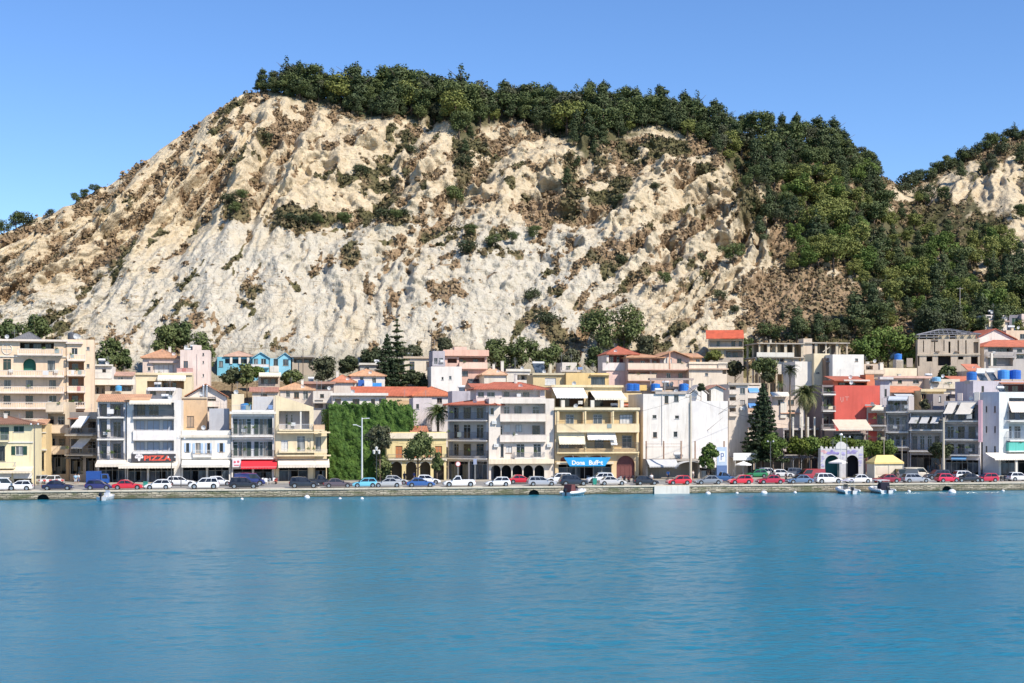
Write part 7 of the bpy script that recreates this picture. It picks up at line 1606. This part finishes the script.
for a in (
 ('dark tree mass behind the left end of the peach hotel', 8, 318, 345, 26, 92, BROAD), ('dark tree behind the slate pyramid roof of the hotel', 36, 314, 345, 34, 92, BROAD), ('dark green tree between the hotel and the white canopy house', 108, 337, 368, 30, 84, BROAD), ('small dark tree behind the white canopy house', 124, 346, 374, 18, 86, BROAD),
 ('big dark tree crowning the pink villa, left part', 165, 325, 352, 34, 99, BROAD), ('big dark tree behind the pink stair tower', 200, 330, 376, 36, 97, BROAD), ('dark tree top behind the pink villa, highest of the three', 181, 321, 350, 32, 101, BROAD),
 ('dark bush in front of the blue villa arcade, left one', 232, 362, 386, 24, 88, BUSHM), ('dark bush in front of the blue villa arcade, right one', 247, 364, 384, 22, 86, BROAD), ('green bush below the blue villa windows', 257, 367, 377, 14, 90, BRIGHT), ('dark bush below the blue villa right wing', 290, 369, 384, 26, 84, BROAD),
 ('olive bush right of the weathered concrete cabin', 324, 357, 382, 32, 92, OLIVE), ('dark low bush behind the pale orange hipped house', 350, 356, 376, 24, 96, BUSHM), ('dark green shrub left of the norfolk pine', 372, 346, 366, 26, 104, BUSHM),
 ('dark bush at the foot of the norfolk pine', 415, 371, 388, 30, 84, BUSHM), ('olive shrub left of the pink parapet villa', 410, 344, 360, 26, 106, OLIVE), ('pale green shrub behind the dark wooden pole', 444, 337, 352, 22, 104, OLIVE),
 ('green shrub mass behind the orange pyramid roof, left', 497, 337, 368, 34, 98, BROAD), ('green shrub mass behind the orange pyramid roof, middle', 522, 333, 368, 36, 98, BROAD), ('green shrub mass behind the orange pyramid roof, right', 547, 342, 370, 34, 96, BROAD), ('green shrub behind the little rooftop house', 568, 346, 372, 26, 98, OLIVE),
 ('huge dark tree above the red hipped roof, right half', 624, 303, 350, 44, 106, BROAD), ('huge dark tree above the red hipped roof, left half', 598, 306, 352, 42, 106, BROAD), ('dark tree at the foot of the huge pair', 597, 345, 372, 28, 94, BROAD), ('olive tree right of the huge pair of dark trees', 645, 333, 354, 26, 105, OLIVE),
 ('yellow green shrub at the left of the red-roofed villa', 713, 350, 362, 18, 97, YELP), ('dark tree right of the red-roofed villa', 748, 336, 362, 20, 103, BROAD), ('pale agave-like shrub below the red-roofed villa', 735, 360, 375, 20, 90, OLIVE), ('dark tree on the dry slope left of the tall palm', 765, 357, 378, 26, 80, BROAD), ('dark bush low on the dry slope by the tall palm', 768, 372, 382, 14, 76, BUSHM),
 ('round street tree in front of the white blind-walled block', 708, 439, 472, 20, 8.5, BRIGHT), ('round clipped green bush beside the dark conifer', 773, 432, 457, 30, 26, BRIGHT), ('rounded green tree between white block and dark conifer', 739, 430, 448, 22, 35, BRIGHT), ('dark tree low behind the round clipped bush', 750, 440, 462, 22, 33, BUSHM),
 ('bright green tree above the long cream wall, left', 866, 330, 364, 34, 92, BRIGHT), ('bright green tree above the long cream wall, middle', 888, 322, 362, 42, 94, BRIGHT), ('bright green tree above the long cream wall, right', 907, 330, 366, 30, 92, BRIGHT), ('dark tree behind the concrete ruin, left', 930, 305, 338, 40, 106, BUSHM), ('dark tree behind the concrete ruin, middle', 955, 303, 336, 36, 108, BUSHM),
 ('green bush in front of the concrete ruin', 950, 366, 382, 28, 76, BROAD), ('olive tree right of the ivy wall by the white lanterns', 380, 424, 456, 28, 17, OLIVE), ('dark low tree beside the yellow arcaded house', 382, 450, 480, 26, 18, BROAD), ('street tree spreading across the yellow arcaded house', 418, 433, 459, 40, 15, BROAD), ('small street tree at the right of the yellow house', 437, 452, 472, 14, 14, BROAD), ('dark vine over the terrace right of the grey shaded flats', 940, 440, 458, 26, 26, BUSHM), ('potted green bush on the yellow house terrace', 925, 399, 409, 10, 46, OLIVE), ('small dark bush on the roof of the white gabled house', 701, 384, 391, 8, 24, BUSHM)):
    kw = {}
    if 'potted' in a[0]: kw['base'] = ground(a[1], yq(a[1])+a[5])
    bigtree(*a, seed=int(a[1]), n=int(700+60*a[4]), leaf=.24 if a[5] < 40 else .30, cat='bush' if any(q in a[0] for q in ('bush', 'shrub', 'vine')) else 'tree', name='bush' if any(q in a[0] for q in ('bush', 'shrub', 'vine')) else 'leafy_tree', **kw)
# clipped row of trees above the mural gate
for i, px in enumerate((799, 811, 823, 836, 849, 862, 874, 886)):
    bigtree(['leftmost', 'second', 'third', 'fourth', 'fifth', 'sixth', 'seventh', 'rightmost'][i] + ' of the clipped green trees in a row behind the mural gate', px, 436.5 if i < 5 else 440, 456, 25, 30, BRIGHT if i % 2 else leafm('hedge', (.05, .085, .012), (.14, .17, .025)), seed=300+i, n=3200, leaf=.20, nlob=26)
    bpy.context.scene.collection.objects[-1]
# ivy-covered house
B = Bld('ivy_house', 'house wall completely covered in green ivy behind the tall street lamp', 329, 412, 409, 27, wall=(.20, .22, .12), depth=7, cat='ivy house'); B.done()
g = np.random.default_rng(4); W_, H_, D_ = B.W, B.H, 7.0
n = 26000
fx_ = g.random(n); fz = g.random(n)**.9
bul = .55*fbm(fx_*9, fz*6, 3, 5) + .25*fbm(fx_*26, fz*18, 2, 9)
P = np.stack([fx_*W_, -.12-bul*2.1, fz*(H_-.3+2.6*fbm(fx_*9, fx_*0, 3, 3)**1.5)], -1)
gx = -(fbm(fx_*9+.05, fz*6, 3, 5)-fbm(fx_*9-.05, fz*6, 3, 5))*7; gz = -(fbm(fx_*9, fz*6+.05, 3, 5)-fbm(fx_*9, fz*6-.05, 3, 5))*7
N = np.stack([gx, -np.ones(n), gz+.25], -1)
m2 = 4500; T2 = np.stack([g.random(m2)*W_, g.random(m2)*D_*.6-.3, H_+.1+1.0*g.random(m2)*fbm(np.linspace(0, 1, m2)*0+g.random(m2)*9, np.zeros(m2), 2, 8)], -1); N2 = np.tile([0, -.4, 1.0], (m2, 1))
m3 = 6000; T3 = np.stack([np.where(g.random(m3) < .5, -.1-1.0*g.random(m3)**2, W_+.1+1.1*g.random(m3)**2), g.random(m3)*D_, g.random(m3)*H_], -1); N3 = np.stack([np.sign(T3[:, 0]-W_/2), -.4*np.ones(m3), .2*np.ones(m3)], -1)
P = np.concatenate([P, T2, T3]); N = np.concatenate([N, N2, N3]) + g.normal(0, .38, (len(P), 3)); N /= np.linalg.norm(N, axis=1, keepdims=True)
A = np.cross(N, g.normal(0, 1, N.shape)); A /= np.linalg.norm(A, axis=1, keepdims=True); Bq = np.cross(N, A); hL = g.uniform(.09, .19, (len(P), 1))
V = np.stack([P-A*hL, P-Bq*hL*.8, P+A*hL, P+Bq*hL*.8], 1).reshape(-1, 3); me = npmesh('ivy', V, np.arange(len(V)).reshape(-1, 4)); link('ivy', me, leafm('ivy', (.028, .075, .012), (.10, .175, .03), .0), B.root)
# conifers
def conifer(lb, px, py_top, py_bot, wpx, off, tiers, mat, n=3000, sparse=False, name='conifer', seed=2):
    Yv = yq(px)+off; k = Yv/F; zg = ground(px, Yv)-.2; zt = H+(HY-py_top)*k-zg; zb = max(1.0, H+(HY-py_bot)*k-zg); w_ = wpx*k; t = empty(name, ((px-CX)*k, Yv, zg), 0, lb, 'tree'); lob = []; g_ = random.Random(seed); b = MB(); b.bar((0, 0, -.4), (0, 0, zt*.97), w_*.03+.08, 8, .03)
    for i in range(tiers):
        f = i/(tiers-1.0); z = zb+(zt-zb)*f*.97; R_ = (w_/2)*(1-f)**.85+.12; m_ = 7 if sparse else 9
        for q in range(m_):
            a_ = 6.283*q/m_+i*.7+g_.uniform(-.15, .15); rr_ = R_*g_.uniform(.8, 1.1); d_ = Vector((math.cos(a_), math.sin(a_), 0))
            for s_ in (.35, .68, 1.0): c_ = d_*rr_*s_; lob.append((c_.x, c_.y, z+(.25 if sparse else -.22)*s_*rr_*.4, .22+.17*rr_, .22+.17*rr_, .17 if sparse else .42))
            b.bar((0, 0, z), (d_.x*rr_, d_.y*rr_, z+(.1 if sparse else -.1)*rr_), .04, 4, .015)
    if sparse:
        for i in range(9): f = i/8.0; lob.append((0, 0, zb+(zt-zb)*f*.93, (w_*.30)*(1-f)+.2, (w_*.30)*(1-f)+.2, .75))
    b.build('trunk', barkm(), t); leaf_cloud('crown', lob, n, .19 if sparse else .24, seed, mat, t, .6, .3, shell=.3); return t
conifer('tall tiered norfolk pine standing in front of the cliff', 397, 318, 384, 34, 84, 12, PINE, 16000, True, 'norfolk_pine'); conifer('dense dark conifer touching the left side of the norfolk pine', 387, 334, 386, 28, 82, 14, leafm('darkcon', (.022, .038, .020), (.055, .078, .032), 0), 8000, False, 'conifer', 5); conifer('dark pointed conifer beside the round clipped bush', 763, 383, 458, 42, 29, 18, leafm('darkcon', (.022, .038, .020), (.055, .078, .032), 0), 14000, False, 'conifer', 7)
# palms
def palm(lb, px, py_crown, off, rad, trunk_r, seed, py_base=None, skirt=False, nf=34, col=(.055, .085, .025), col2=(.15, .18, .06)):
    Yv = yq(px)+off; k = Yv/F; zg = ground(px, Yv); zc_ = H+(HY-py_crown)*k-zg; t = empty('palm_tree', ((px-CX)*k, Yv, zg), 0, lb, 'palm'); g_ = random.Random(seed)
    b = MB()
    for i in range(8): b.bar((0, 0, zc_*i/8-(.3 if i == 0 else 0)), (0, 0, zc_*(i+1)/8), trunk_r*(1.1-.03*i), 9, trunk_r*(.95-.03*i))
    b.build('trunk', barkm((.20, .15, .10)), t); b = MB(); sk = MB()
    for i in range(nf):
        az = g_.uniform(0, 6.283); el = g_.uniform(-.5, 1.25) if not skirt else g_.uniform(-1.0, 1.25); L_ = rad*g_.uniform(.8, 1.1); d_ = Vector((math.cos(az), math.sin(az), 0)); pts = []; p = Vector((0, 0, zc_)); e_ = el
        for s_ in range(7): pts.append(p.copy()); p = p + (d_*math.cos(e_) + Vector((0, 0, math.sin(e_))))*(L_/6); e_ -= .22+.05*s_
        side = Vector((-d_.y, d_.x, 0)); tgt = sk if (skirt and el < -.2) else b
        for s_ in range(1, 7):
            q0, q1 = pts[s_-1], pts[s_]; wv = rad*.17*math.sin(math.pi*min(.95, s_/6.6+.12))
            for u_ in (0, .5):
                m0 = q0.lerp(q1, u_); m1 = q0.lerp(q1, u_+.34)
                for sg in (-1, 1): tip = m1 + side*sg*wv + (q1-q0)*.7 - Vector((0, 0, wv*.35)); tgt.face((m0, m1, tip))
    b.build('fronds', leafm('palm%d' % seed, col, col2, 0), t, fix=False)
    if skirt: sk.build('dry_skirt', leafm('palmskirt', (.14, .13, .05), (.30, .27, .12), 0), t, fix=False)
palm('broad fan palm with pale hanging skirt beside the red painted block', 806, 394, 34, 3.9, .27, 3, skirt=True, nf=130, col=(.07, .09, .03), col2=(.20, .21, .08)); palm('tall thin dark palm left of the fan palm', 790, 370, 40, 2.3, .17, 4, nf=70, col=(.02, .035, .016), col2=(.06, .07, .03)); palm('feathery palm behind the yellow arcaded house', 438, 413, 30, 3.4, .26, 5, nf=110, col=(.05, .08, .025), col2=(.16, .19, .06)); palm('small young palm on the dry slope below the red-roofed villa', 780, 384, 62, 1.6, .15, 6, nf=36)
# ================================================================ SKY, SUN, CAMERA
w = bpy.data.worlds.new('World'); sc.world = w; w.use_nodes = True
nt = w.node_tree; bg = nt.nodes['Background']
sky = nt.nodes.new('ShaderNodeTexSky'); sky.sky_type = 'NISHITA'; sky.sun_disc = False
sky.sun_elevation = SUN_EL; sky.sun_rotation = math.atan2(SUN_DIR.x, SUN_DIR.y)
sky.air_density = 1.0; sky.dust_density = .0; sky.ozone_density = 5.0; sky.altitude = 1000
hs = nt.nodes.new('ShaderNodeHueSaturation'); hs.inputs['Hue'].default_value = .506; hs.inputs['Saturation'].default_value = 1.12; hs.inputs['Value'].default_value = 1.32
nt.links.new(sky.outputs[0], hs.inputs['Color']); nt.links.new(hs.outputs[0], bg.inputs[0]); bg.inputs[1].default_value = .10
sl_ = bpy.data.lights.new('sun', 'SUN'); sl_.energy = 4.5; sl_.angle = R(.5); sl_.color = (1.0, .925, .81)
so = bpy.data.objects.new('sun', sl_); COL.objects.link(so)
so.rotation_euler = (-SUN_DIR).to_track_quat('-Z', 'Y').to_euler(); so.location = (150, -120, 200)
cam = bpy.data.cameras.new('camera'); co = bpy.data.objects.new('camera', cam); COL.objects.link(co)
co.location = (0, 0, H); co.rotation_euler = (R(90), 0, 0)
cam.sensor_width = 36; cam.lens = 36 * F / 1024; cam.shift_y = (HY - 341.5) / 1024; cam.clip_start = .5; cam.clip_end = 8000
sc.camera = co
vs = sc.view_settings; vs.view_transform = 'Standard'; vs.look = 'None'; vs.gamma = 1; vs.exposure = EXPOSURE
sc.cycles.use_denoising = True
sc.cycles.max_bounces = 6; sc.cycles.diffuse_bounces = 3; sc.cycles.glossy_bounces = 3; sc.cycles.transparent_max_bounces = 8
sc.cycles.caustics_reflective = False; sc.cycles.caustics_refractive = False
